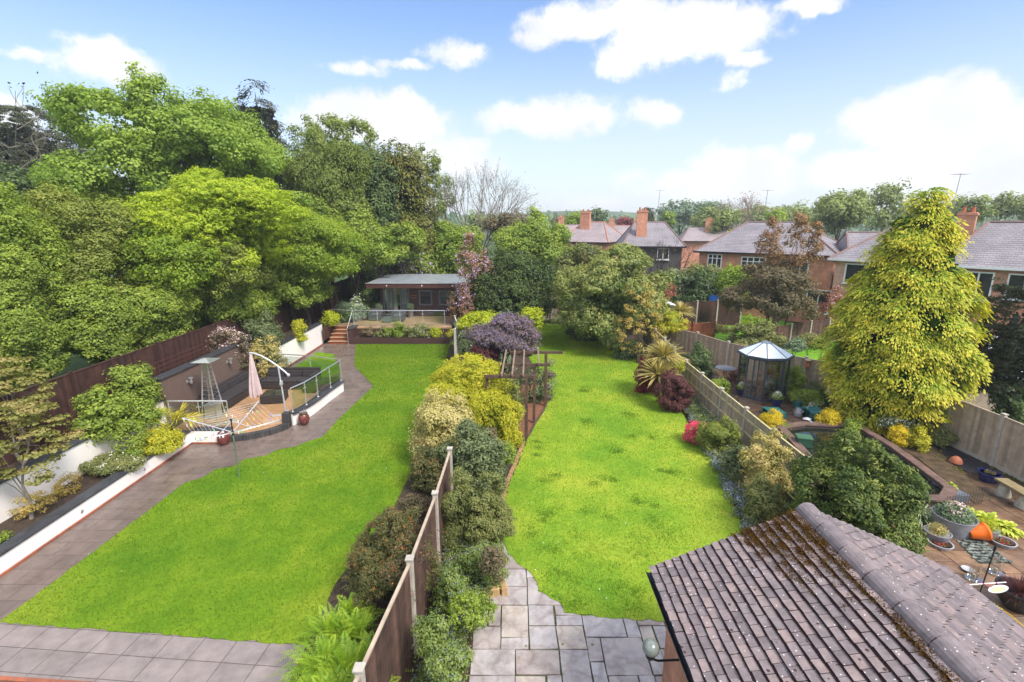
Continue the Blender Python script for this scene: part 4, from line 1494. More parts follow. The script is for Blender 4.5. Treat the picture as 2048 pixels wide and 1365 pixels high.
# pale curtains and a chair seen through the doors
cu = MB()
for k in range(14):
    cu.box((DX0 + .1 + k * .055, OY + .18 + .03 * (k % 2), OZ + 1.02), (.05, .02, 1.9))
for k in range(9):
    cu.box((DX1 - .55 + k * .05, OY + .18 + .03 * (k % 2), OZ + 1.02), (.045, .02, 1.9))
cu.build('curtain', mat('pale_curtain', (.55, .53, .48), .9, .1, 6), th)
for a_, b_ in WIN:
    f = MB()
    xc_, zc_ = (a_ + b_) / 2, (WZ0 + WZ1) / 2
    for xx in (a_ + .05, b_ - .05):
        f.box((xx, OY - .06, zc_), (.10, .08, WZ1 - WZ0))
    for zz in (WZ0 + .05, WZ1 - .05):
        f.box((xc_, OY - .061, zz), (b_ - a_ - .2, .078, .10))
    f.box((xc_, OY - .055, zc_ + .12), (b_ - a_ - .2, .06, .035))
    fo = f.build('window', M['greyframe'], th)
    MB().box((xc_, OY - .03, zc_), (b_ - a_ - .18, .012, WZ1 - WZ0 - .18)).build('pane', M['darkglass'], fo)
# small copper lettering beside the doors
sg = MB()
for r_ in range(2):
    for k in range(8):
        sg.box((-6.93 + k * .055, OY - .085, OZ + 1.42 - r_ * .16), (.035, .02, .075))
        sg.box((-6.93 + k * .055 + .02, OY - .085, OZ + 1.42 - r_ * .16 + (.02 if k % 2 else -.02)), (.03, .018, .02))
sg.build('wall_plaque', M['copper'], th)
for xx in (-8.2, -5.9, -3.9):
    MB().lathe((xx, OY - 1.305, TOPZ + .05), [(.04, 0), (.04, .03)], 10, M=Matrix.Rotation(PI / 2, 3, 'X')).build('downlight', M['white'], th)

# distant sheds behind the office
th = thing('shed', 'dark green shed with a pale roof behind the garden office', 'shed', (-8.0, 46, .8))
x_, z_ = T(890, 545, 46)
MB().box((x_, 46, (z_ + .8) / 2), (2.2, 1.8, z_ - .8 + .1)).build('wall', mat('dark_green_paint', (.015, .09, .06), .6, .2, 5), th)
MB().box((x_, 45.9, z_ + .22), (2.6, 2.3, .06), M=Matrix.Rotation(R(-12), 3, 'X')).build('roof', mat('pale_translucent_roof', (.7, .68, .5), .6, .1, 5), th)
MB().box((x_ - .2, 45.07, z_ - .8), (.8, .05, 1.6)).build('door', mat('green_door', (.02, .11, .075), .6, .2, 5), th)
th = thing('shed', 'grey felt shed roof just behind the garden office', 'shed', T(852, 553, 43)[:1] + (43, .8))
x_, z_ = T(850, 556, 43)
MB().box((x_, 43, z_ / 2 + .3), (2.6, 1.8, z_ - .6)).build('wall', M['fenceold'], th, vattr=True)
MB().box((x_, 42.9, z_ + .2), (3.2, 2.2, .05), M=Matrix.Rotation(R(10), 3, 'X')).build('roof', M['felt'], th)
for i, (px_, py_, D_, lb) in enumerate([(1050, 545, 37, 'small mossy roofed shed half hidden among the dark evergreens'), (1102, 580, 38, 'small mossy roofed shed beside the leaning trunk')]):
    x_, z_ = T(px_, py_, D_)
    th = thing('shed', lb, 'shed', (x_, D_, 0))
    MB().box((x_, D_, z_ / 2), (1.3, 1.2, z_)).build('wall', M['fencegrey'], th, vattr=True)
    rb = MB()
    rb.add([(x_ - .85, D_ - .8, z_), (x_ + .85, D_ - .8, z_), (x_ + .85, D_ + .8, z_), (x_ - .85, D_ + .8, z_), (x_, D_, z_ + .55)], [(0, 1, 4), (1, 2, 4), (2, 3, 4), (3, 0, 4), (3, 2, 1, 0)])
    rb.build('roof', mat('mossy_roof_%d' % i, (.13, .13, .05), .9, .4, 6), th)

# ================================================================== GARAGE (near, lower right)
GX0, GX1, GY1, GY0, ZE, ZR = 2.03, 6.24, 6.12, .6, 2.32, 3.28
GXM = (GX0 + GX1) / 2
th = thing('brick_garage', 'near brick garage with a mossy dark brown tiled roof at the lower right', 'garage', (GXM, 3.4, 0))
gm, t, o = nmat('garage_roof_tiles')
p = principled(t, o, .55, 0, .45)
a = t.nodes.new('ShaderNodeAttribute')
a.attribute_name = 'v'
c1 = ramp(t, [(0, (.138, .114, .116)), (.5, (.188, .158, .160)), (1, (.245, .188, .178))], a.outputs['Fac'])
k1 = ramp(t, [(.3, (.72, .7, .7)), (.7, (1.3, 1.25, 1.25))], noise(t, 9, 6, .65))
c2 = mixc_(t, 1.0, c1, k1, 'MULTIPLY')
vo = t.nodes.new('ShaderNodeTexVoronoi')
vo.inputs['Scale'].default_value = 17
vo.inputs['Randomness'].default_value = 1
gg = t.nodes.new('ShaderNodeNewGeometry')
t.links.new(gg.outputs['Position'], vo.inputs['Vector'])
dots = ramp(t, [(.0, (1, 1, 1)), (.10, (1, 1, 1)), (.15, (0, 0, 0))], vo.outputs['Distance'])
vs_ = t.nodes.new('ShaderNodeSeparateColor')
t.links.new(vo.outputs['Color'], vs_.inputs[0])
gt = ramp(t, [(.38, (0, 0, 0)), (.40, (1, 1, 1))], vs_.outputs[0])
dm = mixc_(t, 1.0, dots, gt, 'MULTIPLY')
c3 = mixc_(t, dm, c2, (.70, .62, .62))
vo2 = t.nodes.new('ShaderNodeTexVoronoi')
vo2.inputs['Scale'].default_value = 9
t.links.new(gg.outputs['Position'], vo2.inputs['Vector'])
vs2 = t.nodes.new('ShaderNodeSeparateColor')
t.links.new(vo2.outputs['Color'], vs2.inputs[0])
mdots = mixc_(t, 1.0, ramp(t, [(0, (1, 1, 1)), (.14, (1, 1, 1)), (.2, (0, 0, 0))], vo2.outputs['Distance']), ramp(t, [(.80, (0, 0, 0)), (.82, (1, 1, 1))], vs2.outputs[0]), 'MULTIPLY')
c3 = mixc_(t, mdots, c3, (.055, .022, .015))
t.links.new(c3, p.inputs['Base Color'])
bump(t, p, noise(t, 60, 5, .7), .45, .006)
M['gtile'] = gm
M['tilelip'] = mat('dark_tile_edges', (.045, .018, .018), .9, .4, 20)  # dark colour of tile lips, course strips and ridge joints
for xx in (GX0 + .32, GX1 - .32):
    MB().box((xx, 3.1, ZE / 2 - .05), (.22, 5.4, ZE - .1)).build('wall', M['garagebrick'], th)
gb = MB()
gb.add([(GX0 + .22, 5.75, 0), (GX1 - .22, 5.75, 0), (GX1 - .22, 5.75, ZE - .02), (GXM, 5.75, ZR - .12), (GX0 + .22, 5.75, ZE - .02),
        (GX0 + .22, 5.95, 0), (GX1 - .22, 5.95, 0), (GX1 - .22, 5.95, ZE - .02), (GXM, 5.95, ZR - .12), (GX0 + .22, 5.95, ZE - .02)],
       [(0, 1, 2, 3, 4), (9, 8, 7, 6, 5), (0, 5, 6, 1), (1, 6, 7, 2), (2, 7, 8, 3), (3, 8, 9, 4), (4, 9, 5, 0)])
gb.build('gable_wall', M['garagebrick'], th)
rg = random.Random(5)
GAUGE, TW = .118, .168
roofs = []
for side in (-1, 1):
    mb = MB()
    xe = GX0 if side < 0 else GX1
    e0 = Vector((xe, 0, ZE))
    rt = Vector((GXM, 0, ZR))
    up = (rt - e0)
    SL = up.length
    up.normalize()
    nrm = Vector((-up.z * (1 if up.x > 0 else -1), 0, abs(up.x)))
    nrm = Vector((0, 1, 0)).cross(up)
    if nrm.z < 0:
        nrm = -nrm
    nrow = int(SL / GAUGE) + 1
    for r_ in range(nrow):
        s0 = r_ * GAUGE - .03
        off_ = (r_ % 2) * TW / 2
        ncol = int((GY1 - GY0) / TW) + 1
        for c_ in range(-1, ncol):
            ya, yb = GY1 - c_ * TW - off_, GY1 - (c_ + 1) * TW - off_
            ya, yb = min(ya, GY1), max(yb, GY0)
            if ya - yb < .03:
                continue
            mb.a = rg.random()
            g_ = .0035
            j1, j2 = rg.uniform(-.006, .006), rg.uniform(-.006, .006)
            th_ = .021
            s1 = min(s0 + GAUGE * 1.7, SL)
            lift0, lift1 = .056 + rg.uniform(0, .009), .004
            def pt(s, y, h_):
                q_ = e0 + up * s + nrm * h_
                return (q_.x, y, q_.z)
            sm = (s0 + s1) / 2
            cam_ = .003
            vs = [pt(s0 + j1, ya - g_, lift0), pt(s0 + j2, yb + g_, lift0), pt(s1, yb + g_, lift1), pt(s1, ya - g_, lift1),
                  pt(s0 + j1, ya - g_, lift0 - th_), pt(s0 + j2, yb + g_, lift0 - th_), pt(s1, yb + g_, lift1 - th_), pt(s1, ya - g_, lift1 - th_)]
            f_ = [(0, 1, 2, 3), (7, 6, 5, 4), (0, 4, 5, 1), (1, 5, 6, 2), (2, 6, 7, 3), (3, 7, 4, 0)]
            mb.mi = 0
            mb.add(vs, [f_[0], f_[1], f_[4]])
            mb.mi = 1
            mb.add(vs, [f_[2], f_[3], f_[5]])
            # dark strip just below the lip of the course above
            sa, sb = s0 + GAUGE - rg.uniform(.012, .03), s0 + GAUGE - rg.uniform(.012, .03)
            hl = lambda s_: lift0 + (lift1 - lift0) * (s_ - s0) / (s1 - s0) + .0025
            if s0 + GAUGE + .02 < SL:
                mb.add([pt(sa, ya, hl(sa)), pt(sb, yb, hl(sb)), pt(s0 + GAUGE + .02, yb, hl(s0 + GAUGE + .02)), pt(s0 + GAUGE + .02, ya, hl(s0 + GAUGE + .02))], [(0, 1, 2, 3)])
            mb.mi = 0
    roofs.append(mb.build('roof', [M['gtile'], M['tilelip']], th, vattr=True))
rd = MB()
y = GY1 + .02
k = 0
while y > GY0:
    L_ = .45
    pts, seg = [], 10
    vs, fs = [], []
    rr = [(.145, 0), (.137, L_)]
    for (r_, dy) in rr:
        for q in range(seg + 1):
            tt = PI * q / seg
            vs.append((GXM + math.cos(tt) * r_ * 1.05, y - dy, ZR - .055 + math.sin(tt) * r_ + (.012 if dy == 0 else 0)))
    for q in range(seg):
        fs.append((q, q + 1, seg + 2 + q, seg + 1 + q))
    fs.append(tuple(range(seg + 1))[::-1])
    rd.a = rg.uniform(.35, .7)
    rd.add(vs, fs)
    y -= L_
    k += 1
yy = GY1 - .45
while yy > GY0:
    jr = MB()
    jr.tube([(GXM + math.cos(PI * q / 10) * .155, yy, ZR - .055 + math.sin(PI * q / 10) * .148) for q in range(11)], .009, 5)
    jr.build('mortar_joint', M['tilelip'], roofs[0])
    yy -= .45
rdo = rd.build('ridge_tiles', M['gtile'], roofs[0], vattr=True)
MB().box((GXM, 3.3, (ZE + ZR) / 2 + .0), (.01, .01, .01))
# under-roof board so no light passes
ub = MB()
ub.add([(GX0 + .02, GY0, ZE - .02), (GX0 + .02, GY1 - .03, ZE - .02), (GXM, GY1 - .03, ZR - .03), (GXM, GY0, ZR - .03), (GX1 - .02, GY1 - .03, ZE - .02), (GX1 - .02, GY0, ZE - .02)],
       [(0, 3, 2, 1), (3, 5, 4, 2)])
ub.build('roof_underlay', M['gutter'], th)
# gutter
for (xx, sgn) in ((GX0 - .045, 1), (GX1 + .045, 1)):
    gt_ = MB()
    vs, fs = [], []
    for yy in (GY0, GY1):
        for q in range(9):
            tt = PI + PI * q / 8
            vs.append((xx + math.cos(tt) * .055, yy, ZE - .02 + math.sin(tt) * .055))
        for q in range(8, -1, -1):
            tt = PI + PI * q / 8
            vs.append((xx + math.cos(tt) * .048, yy, ZE - .02 + math.sin(tt) * .048))
    n_ = 18
    fs = [(q, (q + 1) % n_, n_ + (q + 1) % n_, n_ + q) for q in range(n_)] + [tuple(range(n_)), tuple(range(n_, 2 * n_))[::-1]]
    gt_.add(vs, fs)
    gt_.build('gutter', M['gutter'], th)
# globe lamp on a bracket under the eave
lx, ly, lz = 1.72, 5.0, 2.02
lm = MB().tube([(lx + .5, ly, lz - .12), (lx + .1, ly, lz - .14), (lx, ly, lz - .10), (lx, ly, lz - .06)], .014, 8)
lm.lathe((lx, ly, lz - .09), [(.05, 0), (.06, .03), (.03, .04)], 14)
lo = lm.build('wall_lamp', M['gutter'], th, smooth=True)
MB().lathe((lx, ly, lz - .05), [(.03, 0)] + [(.105 * math.sin(a_), .105 - .105 * math.cos(a_)) for a_ in [R(q) for q in range(25, 176, 15)]] + [(.002, .21)], 20).build('lamp_globe', mat('smoky_globe', (.16, .18, .16), .15, .1, 4, spec=.8), lo, smooth=True)
# moss cushions beside the ridge
rng = np.random.default_rng(77)
mc = []
for k in range(520):
    if k < 330:
        yy = GY1 - abs(rng.normal()) * .55
        ss = rng.uniform(0, .85) ** 1.1 * (1 - (GY1 - yy) * .3)
    else:
        yy = rng.uniform(2.2, GY1)
        ss = abs(rng.normal()) * .05
    if yy < 2:
        continue
    xx = GXM - .165 - max(ss, 0)
    mc.append((xx, yy, ZR - (GXM - xx) * (ZR - ZE) / (GXM - GX0) + .035))
mc = np.array(mc)
pos = np.repeat(mc, 70, 0) + rng.normal(size=(len(mc) * 70, 3)) * np.array([.028, .034, .012]) + np.array([0, 0, .012])
leafmesh('moss', leaf_quads(rng, pos, norm(rng.normal(size=pos.shape) + np.array([0, 0, .9])), .018, .6), np.repeat(rng.random(len(mc)), 70) * .6 + rng.random(len(pos)) * .4, M['moss'], roofs[0])
pos = rng.uniform([GX0 + .1, 1.5, 0], [GXM - .2, GY1, 0], (260, 3))
pos[:, 2] = ZR - (GXM - pos[:, 0]) * (ZR - ZE) / (GXM - GX0) + .034
pos = np.repeat(pos, 16, 0) + rng.normal(size=(260 * 16, 3)) * np.array([.011, .011, .003])
leafmesh('moss', leaf_quads(rng, pos, norm(rng.normal(size=pos.shape) + np.array([0, 0, .9])), .014, .7), rng.random(len(pos)) * .5, M['moss'], roofs[0])

# ================================================================== HOUSES


def hip_house(name, label, A, B, depth, ze, zr, rl, wallm, roofm, ridgem, wins=(), chims=(), rshift=0, vshift=0, over=.35, frontdark=None, group=None, side_wins=()):
    A, B = Vector(A), Vector(B)
    u = (B - A)
    L_ = u.length
    u.normalize()
    v = Vector((-u.y, u.x))
    if v.y < 0:
        v = -v
    def P_(s, t_, z):
        q = A + u * s + v * t_
        return (q.x, q.y, z)
    th = thing(name, label, 'house', P_(L_ / 2, depth / 2, 0), group)
    i_ = over
    w = MB().prism([P_(i_, i_, 0)[:2], P_(L_ - i_, i_, 0)[:2], P_(L_ - i_, depth - i_, 0)[:2], P_(i_, depth - i_, 0)[:2]], 0, ze + .02)
    w.build('wall', M[wallm], th)
    c = L_ / 2 + rshift
    vm_ = depth / 2 + vshift
    r = MB()
    vs = [P_(0, 0, ze), P_(L_, 0, ze), P_(L_, depth, ze), P_(0, depth, ze), P_(c - rl, vm_, zr), P_(c + rl, vm_, zr),
          P_(0, 0, ze - .10), P_(L_, 0, ze - .10), P_(L_, depth, ze - .10), P_(0, depth, ze - .10)]
    r.add(vs, [(0, 1, 5, 4), (1, 2, 5), (2, 3, 4, 5), (3, 0, 4), (0, 6, 7, 1), (1, 7, 8, 2), (2, 8, 9, 3), (3, 9, 6, 0), (6, 9, 8, 7)])
    ro = r.build('roof', M[roofm], th)
    rt = MB()
    for a_, b_ in ((4, 5), (0, 4), (1, 5), (2, 5), (3, 4)):
        if (Vector(vs[a_]) - Vector(vs[b_])).length > .2:
            rt.tube([vs[a_], vs[b_]], .085, 6)
    rt.build('ridge_tiles', M[ridgem], ro)
    g = MB()
    for a_, b_ in ((0, 1), (1, 2), (3, 0)):
        p_, q_ = Vector(vs[a_]), Vector(vs[b_])
        g.bar(p_ - Vector((0, 0, .03)), q_ - Vector((0, 0, .03)), .11)
    g.build('gutter', M['gutter'] if not group == 'w' else M['white'], th)
    ang = math.atan2(u.y, u.x)
    def window(pfun, s, zc, w2, h2, cols, rows, ang2, outn):
        f = MB()
        def q(ds, dz, o2):
            b0 = Vector(pfun(s + ds))
            return (b0.x + outn.x * o2, b0.y + outn.y * o2, zc + dz)
        fr = .07
        for dz in (-h2 / 2 + fr / 2, h2 / 2 - fr / 2):
            f.box(q(0, dz, .05), (w2, .10, fr), rz=ang2)
        f.box(q(0, -h2 / 2 - .03, .09), (w2 + .16, .14, .06), rz=ang2)
        for k in range(cols + 1):
            f.box(q(-w2 / 2 + fr / 2 + k * (w2 - fr) / cols, 0, .048), (fr, .095, h2 - 2 * fr), rz=ang2)
        if rows > 1:
            f.box(q(0, h2 * .22, .044), (w2 - 2 * fr, .085, fr * .8), rz=ang2)
        fo = f.build('window', M['white'], th)
        MB().box(q(0, 0, .02), (w2 - .06, .03, h2 - .06), rz=ang2).build('pane', M['darkglass'], fo)
    for (s, zc, w2, h2, cols, rows) in wins:
        window(lambda s_: P_(s_, i_, 0), s, zc, w2, h2, cols, rows, ang, -v)
    for (s, zc, w2, h2, cols, rows) in side_wins:
        window(lambda s_: P_(L_ - i_, s_, 0), s, zc, w2, h2, cols, rows, ang + PI / 2, u)
    for (s, t_, z0, z1, w2) in chims:
        cb = MB()
        q = P_(s, t_, 0)
        cb.box((q[0], q[1], (z0 + z1) / 2), (w2, .5, z1 - z0), rz=ang)
        cb.box((q[0], q[1], z1 - .12), (w2 + .1, .6, .12), rz=ang)
        co = cb.build('chimney', M['housebrick'], ro)
        pt_ = MB()
        for k in (-1, 1):
            pt_.lathe((q[0] + u.x * k * w2 * .25, q[1] + u.y * k * w2 * .25, z1 - .02), [(.10, 0), (.09, .3), (.11, .32)], 10)
        pt_.build('chimney_pot', M['terracotta'], co)
    return th


ZEH = 4.9
hip_house('brick_house', 'wide red brick house with white casement windows behind the rusty-tipped tree', (14.7, 40.2), (22.5, 34.0), 9, ZEH, 7.2, 1.9, 'housebrick', 'rooftile', 'ridge',
          wins=[(1.6, 4.15, 1.1, 1.15, 3, 2), (4.45, 4.0, 1.75, 1.25, 4, 2), (7.6, 4.1, 1.1, 1.2, 2, 2), (9.0, 1.9, 1.5, 1.2, 2, 1), (7.0, 1.9, 1.2, 1.2, 2, 1)], rshift=-.3)
hip_house('brick_house', 'pink brick house with a wide white window left of the golden conifer', (20.35, 31.9), (23.9, 27.1), 8.5, ZEH, 6.95, .9, 'housebrickpink', 'rooftile', 'ridge',
          wins=[(2.1, 4.05, 2.3, 1.25, 2, 1), (1.2, 1.7, 1.9, .8, 3, 1)], group='w')
hip_house('brick_house', 'red brick house with a broad slate-coloured roof behind the golden conifer, at the right edge', (23.35, 27.15), (31.5, 17.8), 8, ZEH, 7.2, 4.9, 'housebrick', 'rooftile', 'ridge',
          wins=[(1.75, 3.9, 1.2, 1.5, 2, 1), (3.5, 4.0, 1.3, 1.3, 2, 1), (6.5, 4.0, 1.5, 1.3, 2, 1)], chims=[(.45, 3.2, 6.2, 7.75, .8)], rshift=0, group='w')
hip_house('brick_house', 'house with dark creeper-covered back wall and tall brick chimney', (10.6, 48.3), (16.6, 47.4), 9.0, ZEH, 7.2, 1.5, 'ivywall', 'rooftile', 'ridge',
          wins=[(4.0, 4.2, 1.1, 1.1, 2, 1), (1.2, 4.2, .9, 1.1, 2, 1)], chims=[(2.0, 2.0, 5.4, 8.3, 1.0)])
hip_house('brick_house', 'house with bright red ridge tiles beyond the laurel', (5.2, 60), (11.0, 57.0), 9.5, ZEH, 7.2, 1.2, 'housebrick', 'rooftile2', 'ridgered',
          wins=[(4.2, 4.2, .8, 1, 2, 1)], chims=[(2.6, 3.2, 6.2, 8.4, 1.2)])
x_ = T(1440, 460, 68)[0]
hip_house('brick_house', 'distant grey-roofed house with a small chimney behind the thin green tree', (x_ - 4.5, 70), (x_ + 5, 68), 8, 4.6, 6.4, 3.4, 'housebrick', 'rooftile2', 'ridge', chims=[(4.0, 3.0, 5.6, 7.6, .9)])
x_ = T(1252, 460, 85)[0]
hip_house('brick_house', 'distant small house with twin red chimneys between the red-ridged roof and the creeper house', (x_ - 4, 86), (x_ + 4, 84), 8, 4.4, 6.6, 2.5, 'housebrick', 'rooftile2', 'ridgered', chims=[(1.5, 3.6, 5.8, 7.7, .9), (6.0, 3.6, 5.8, 7.7, .9)])
x_ = T(1128, 470, 75)[0]
hip_house('brick_house', 'distant house with brown hipped roof above the bright green tree', (x_ - 3, 76), (x_ + 4, 74), 8, 4.6, 6.8, 1.5, 'housebrick', 'rooftile2', 'ridge', chims=[(2.0, 3.6, 5.8, 8.0, .8)])
hip_house('brick_house', 'low link roof between the two nearer brick houses', (23.6, 34.9), (27.0, 33.4), 6, 5.2, 6.45, 1.6, 'housebrick', 'rooftile', 'ridge')

# aerials
for (px_, pt_, pb_, D_, lb) in [(1922, 347, 440, 29, 'thin television aerial rising behind the golden conifer'), (1536, 380, 445, 42, 'television aerial above the middle brick house'),
                                (1320, 380, 445, 50, 'faint television aerial above the creeper-covered house'), (1192, 410, 445, 62, 'faint television aerial above the red-ridged roof')]:
    x_, zt_ = T(px_, pt_, D_)
    zb_ = T(px_, pb_, D_)[1] - .3
    th = thing('aerial', lb, 'aerial', (x_, D_, zb_), 'television aerials above the roofs')
    MB().tube([(x_ - .12, D_, zb_), (x_, D_, zt_)], .010 + .0002 * D_, 6).build('mast', M['galv'], th)
    ab = MB().bar((x_ - .45, D_, zt_ - .05), (x_ + .45, D_ + .2, zt_ - .05), .014)
    for k in range(6):
        ab.bar((x_ - .4 + k * .16, D_ - .2, zt_ - .05), (x_ - .4 + k * .16, D_ + .3, zt_ - .05), .009)
    ab.build('antenna', M['galv'], th)

# ================================================================== LEFT GARDEN FURNITURE
# rotary washing line
wx, wy = -7.9, 12.86
th = thing('washing_line', 'open rotary washing line with coloured pegs on the left lawn', 'washing line', (wx, wy, 0))
MB().tube([(wx, wy, 0), (wx, wy, 1.42)], .021, 10).build('pole', mat('green_pole', (.16, .22, .13), .4, .2, 4, metal=.3), th, smooth=True)
MB().tube([(wx, wy, 1.30), (wx, wy, 1.80)], .017, 10).lathe((wx, wy, 1.34), [(.035, 0), (.035, .12), (.02, .14)], 12).lathe((wx, wy, 1.72), [(.028, 0), (.028, .10)], 12).build('hub', M['gutter'], th, smooth=True)
tips = []
for k in range(4):
    a_ = R(87 + 90 * k)
    tip = Vector((wx + 1.42 * math.cos(a_), wy + 1.42 * math.sin(a_), 1.82))
    tips.append(tip)
    MB().tube([(wx, wy, 1.42), tip], .014, 8).build('arm', M['silver'], th, smooth=True)
    MB().tube([(wx, wy, 1.76), Vector((wx, wy, 1.42)).lerp(tip, .42)], .009, 6).build('strut', M['silver'], th, smooth=True)
hubp = Vector((wx, wy, 1.42))
ln = MB()
for j in range(7):
    f_ = .98 - j * .095
    for k in range(4):
        p_ = hubp.lerp(tips[k], f_)
        q_ = hubp.lerp(tips[(k + 1) % 4], f_)
        mid = (p_ + q_) / 2 - Vector((0, 0, .035))
        ln.tube([p_, mid, q_], .0022, 4, cap=False)
ln.build('line', M['white'], th)
rg = random.Random(9)
pc = [mat('peg_' + n_, c_, .4, .05, 5) for n_, c_ in (('white', (.8, .8, .8)), ('green', (.2, .6, .3)), ('blue', (.25, .35, .8)), ('pink', (.75, .3, .5)), ('yellow', (.75, .7, .15)))]
for k in range(42):
    j = rg.randrange(7)
    f_ = .98 - j * .095
    s_ = rg.choice([1, 1, 2, 2, 0, 3])
    u_ = rg.random()
    p_ = hubp.lerp(tips[s_], f_)
    q_ = hubp.lerp(tips[(s_ + 1) % 4], f_)
    c_ = p_.lerp(q_, u_) - Vector((0, 0, .035 * 4 * u_ * (1 - u_) + .02))
    MB().box(c_, (.012, .022, .075), rz=rg.uniform(0, 3)).box(c_ + Vector((0, 0, .02)), (.03, .014, .03), rz=rg.uniform(0, 3)).build('peg', pc[rg.randrange(5)], th)

# pyramid patio heater
hx, hy, hz = -11.08, 17.05, .15
th = thing('patio_heater', 'steel pyramid patio heater with square hood and glass tube', 'patio heater', (hx, hy, hz))
MB().prism([(hx - .24, hy - .24), (hx + .24, hy - .24), (hx + .24, hy + .24), (hx - .24, hy + .24)], hz, hz + .08).prism([(hx - .2, hy - .2), (hx + .2, hy - .2), (hx + .2, hy + .2), (hx - .2, hy + .2)], hz + .08, hz + .55).build('base', M['steel'], th, bevel=.01)
for sx in (-1, 1):
    for sy in (-1, 1):
        MB().bar((hx + sx * .27, hy + sy * .27, hz), (hx + sx * .085, hy + sy * .085, hz + 2.12), .032).build('leg', M['steel'], th)
gm_ = MB()
for k in range(9):
    z_ = hz + .62 + k * .16
    w2 = .27 - (.185) * (z_ - hz) / 2.12
    for s_ in (-1, 1):
        gm_.bar((hx - w2, hy + s_ * w2, z_), (hx + w2, hy + s_ * w2, z_), .006)
        gm_.bar((hx + s_ * w2, hy - w2, z_), (hx + s_ * w2, hy + w2, z_), .006)
gm_.build('guard', M['steel'], th)
MB().tube([(hx, hy, hz + .56), (hx, hy, hz + 2.05)], .055, 12).build('glass_tube', M['plasticclear'], th, smooth=True)
MB().box((hx, hy, hz + 2.12), (.20, .20, .06)).build('burner', M['gutter'], th)
hd = MB()
w2 = .34
hd.add([(hx - w2, hy - w2, hz + 2.17), (hx + w2, hy - w2, hz + 2.17), (hx + w2, hy + w2, hz + 2.17), (hx - w2, hy + w2, hz + 2.17), (hx - w2, hy - w2, hz + 2.19), (hx + w2, hy - w2, hz + 2.19), (hx + w2, hy + w2, hz + 2.19), (hx - w2, hy + w2, hz + 2.19), (hx, hy, hz + 2.29)],
       [(3, 2, 1, 0), (0, 1, 5, 4), (1, 2, 6, 5), (2, 3, 7, 6), (3, 0, 4, 7), (4, 5, 8), (5, 6, 8), (6, 7, 8), (7, 4, 8)])
hd.build('hood', M['steel'], th)

# cantilever parasol, folded
bx, by = -8.48, 17.24
th = thing('cantilever_parasol', 'folded dusty pink cantilever parasol hanging from a curved silver arm', 'parasol', (bx, by, .15))
MB().box((bx, by, .18), (.95, .07, .05), rz=.3).box((bx, by, .18), (.95, .07, .05), rz=.3 + PI / 2).build('base', M['silver'], th)
top = T(556, 732, 17.3)
MB().tube([(bx, by, .18), (bx - .06, by + .02, 1.2), (top[0], 17.3, 2.02)], .028, 12).build('pole', M['silver'], th, smooth=True)
arm = []
for px_, py_ in [(577, 751), (570, 744), (556, 733), (540, 722), (522, 712), (508, 707), (499, 706)]:
    x_, z_ = T(px_, py_, 17.3)
    arm.append((x_, 17.3, z_))
MB().tube(arm, .03, 12).build('arm', M['silver'], th, smooth=True)
MB().lathe((arm[0][0], 17.3, arm[0][2] - .05), [(.02, 0), (.055, .03), (.055, .09), (.02, .12)], 14).build('arm_end_cap', M['silver'], th, smooth=True)
MB().box((bx - .05, by, 1.42), (.09, .08, .16)).tube([(bx - .05, by - .04, 1.42), (bx - .05, by - .12, 1.42), (bx - .05, by - .12, 1.36)], .010, 6).build('crank_box', M['silver'], th, bevel=.01)
cx0, cz0 = T(501, 708, 17.3)
cx1, cz1 = T(512, 791, 17.3)
vs, fs = [], []
NS, NR = 48, 14
for i in range(NR + 1):
    s_ = i / NR
    z_ = cz0 + (cz1 - cz0) * s_
    x_ = cx0 + (cx1 - cx0) * s_
    rb_ = .035 + .17 * s_ ** .8 - .03 * max(0, s_ - .9) * 10 * .6
    for k in range(NS):
        a_ = 2 * PI * k / NS
        r_ = rb_ * (1 + (.04 + .22 * s_) * math.sin(a_ * 8 + .5 * math.sin(3 * s_)))
        vs.append((x_ + math.cos(a_) * r_, 17.3 + math.sin(a_) * r_, z_ + (.05 * math.sin(a_ * 8 + 1.5) if i == NR else 0)))
for i in range(NR):
    for k in range(NS):
        fs.append((i * NS + k, (i + 1) * NS + k, (i + 1) * NS + (k + 1) % NS, i * NS + (k + 1) % NS))
fs.append(tuple(range(NS)))
fs.append(tuple(range(NR * NS, (NR + 1) * NS))[::-1])
MB().add(vs, fs).build('canopy', M['parasol'], th, smooth=True)
MB().tube([(cx0 + (cx1 - cx0) * .42, 17.3, cz0 + (cz1 - cz0) * .42), (cx0 + (cx1 - cx0) * .46, 17.3, cz0 + (cz1 - cz0) * .46)], .128, 20).build('tie_strap', M['parasol'], th)


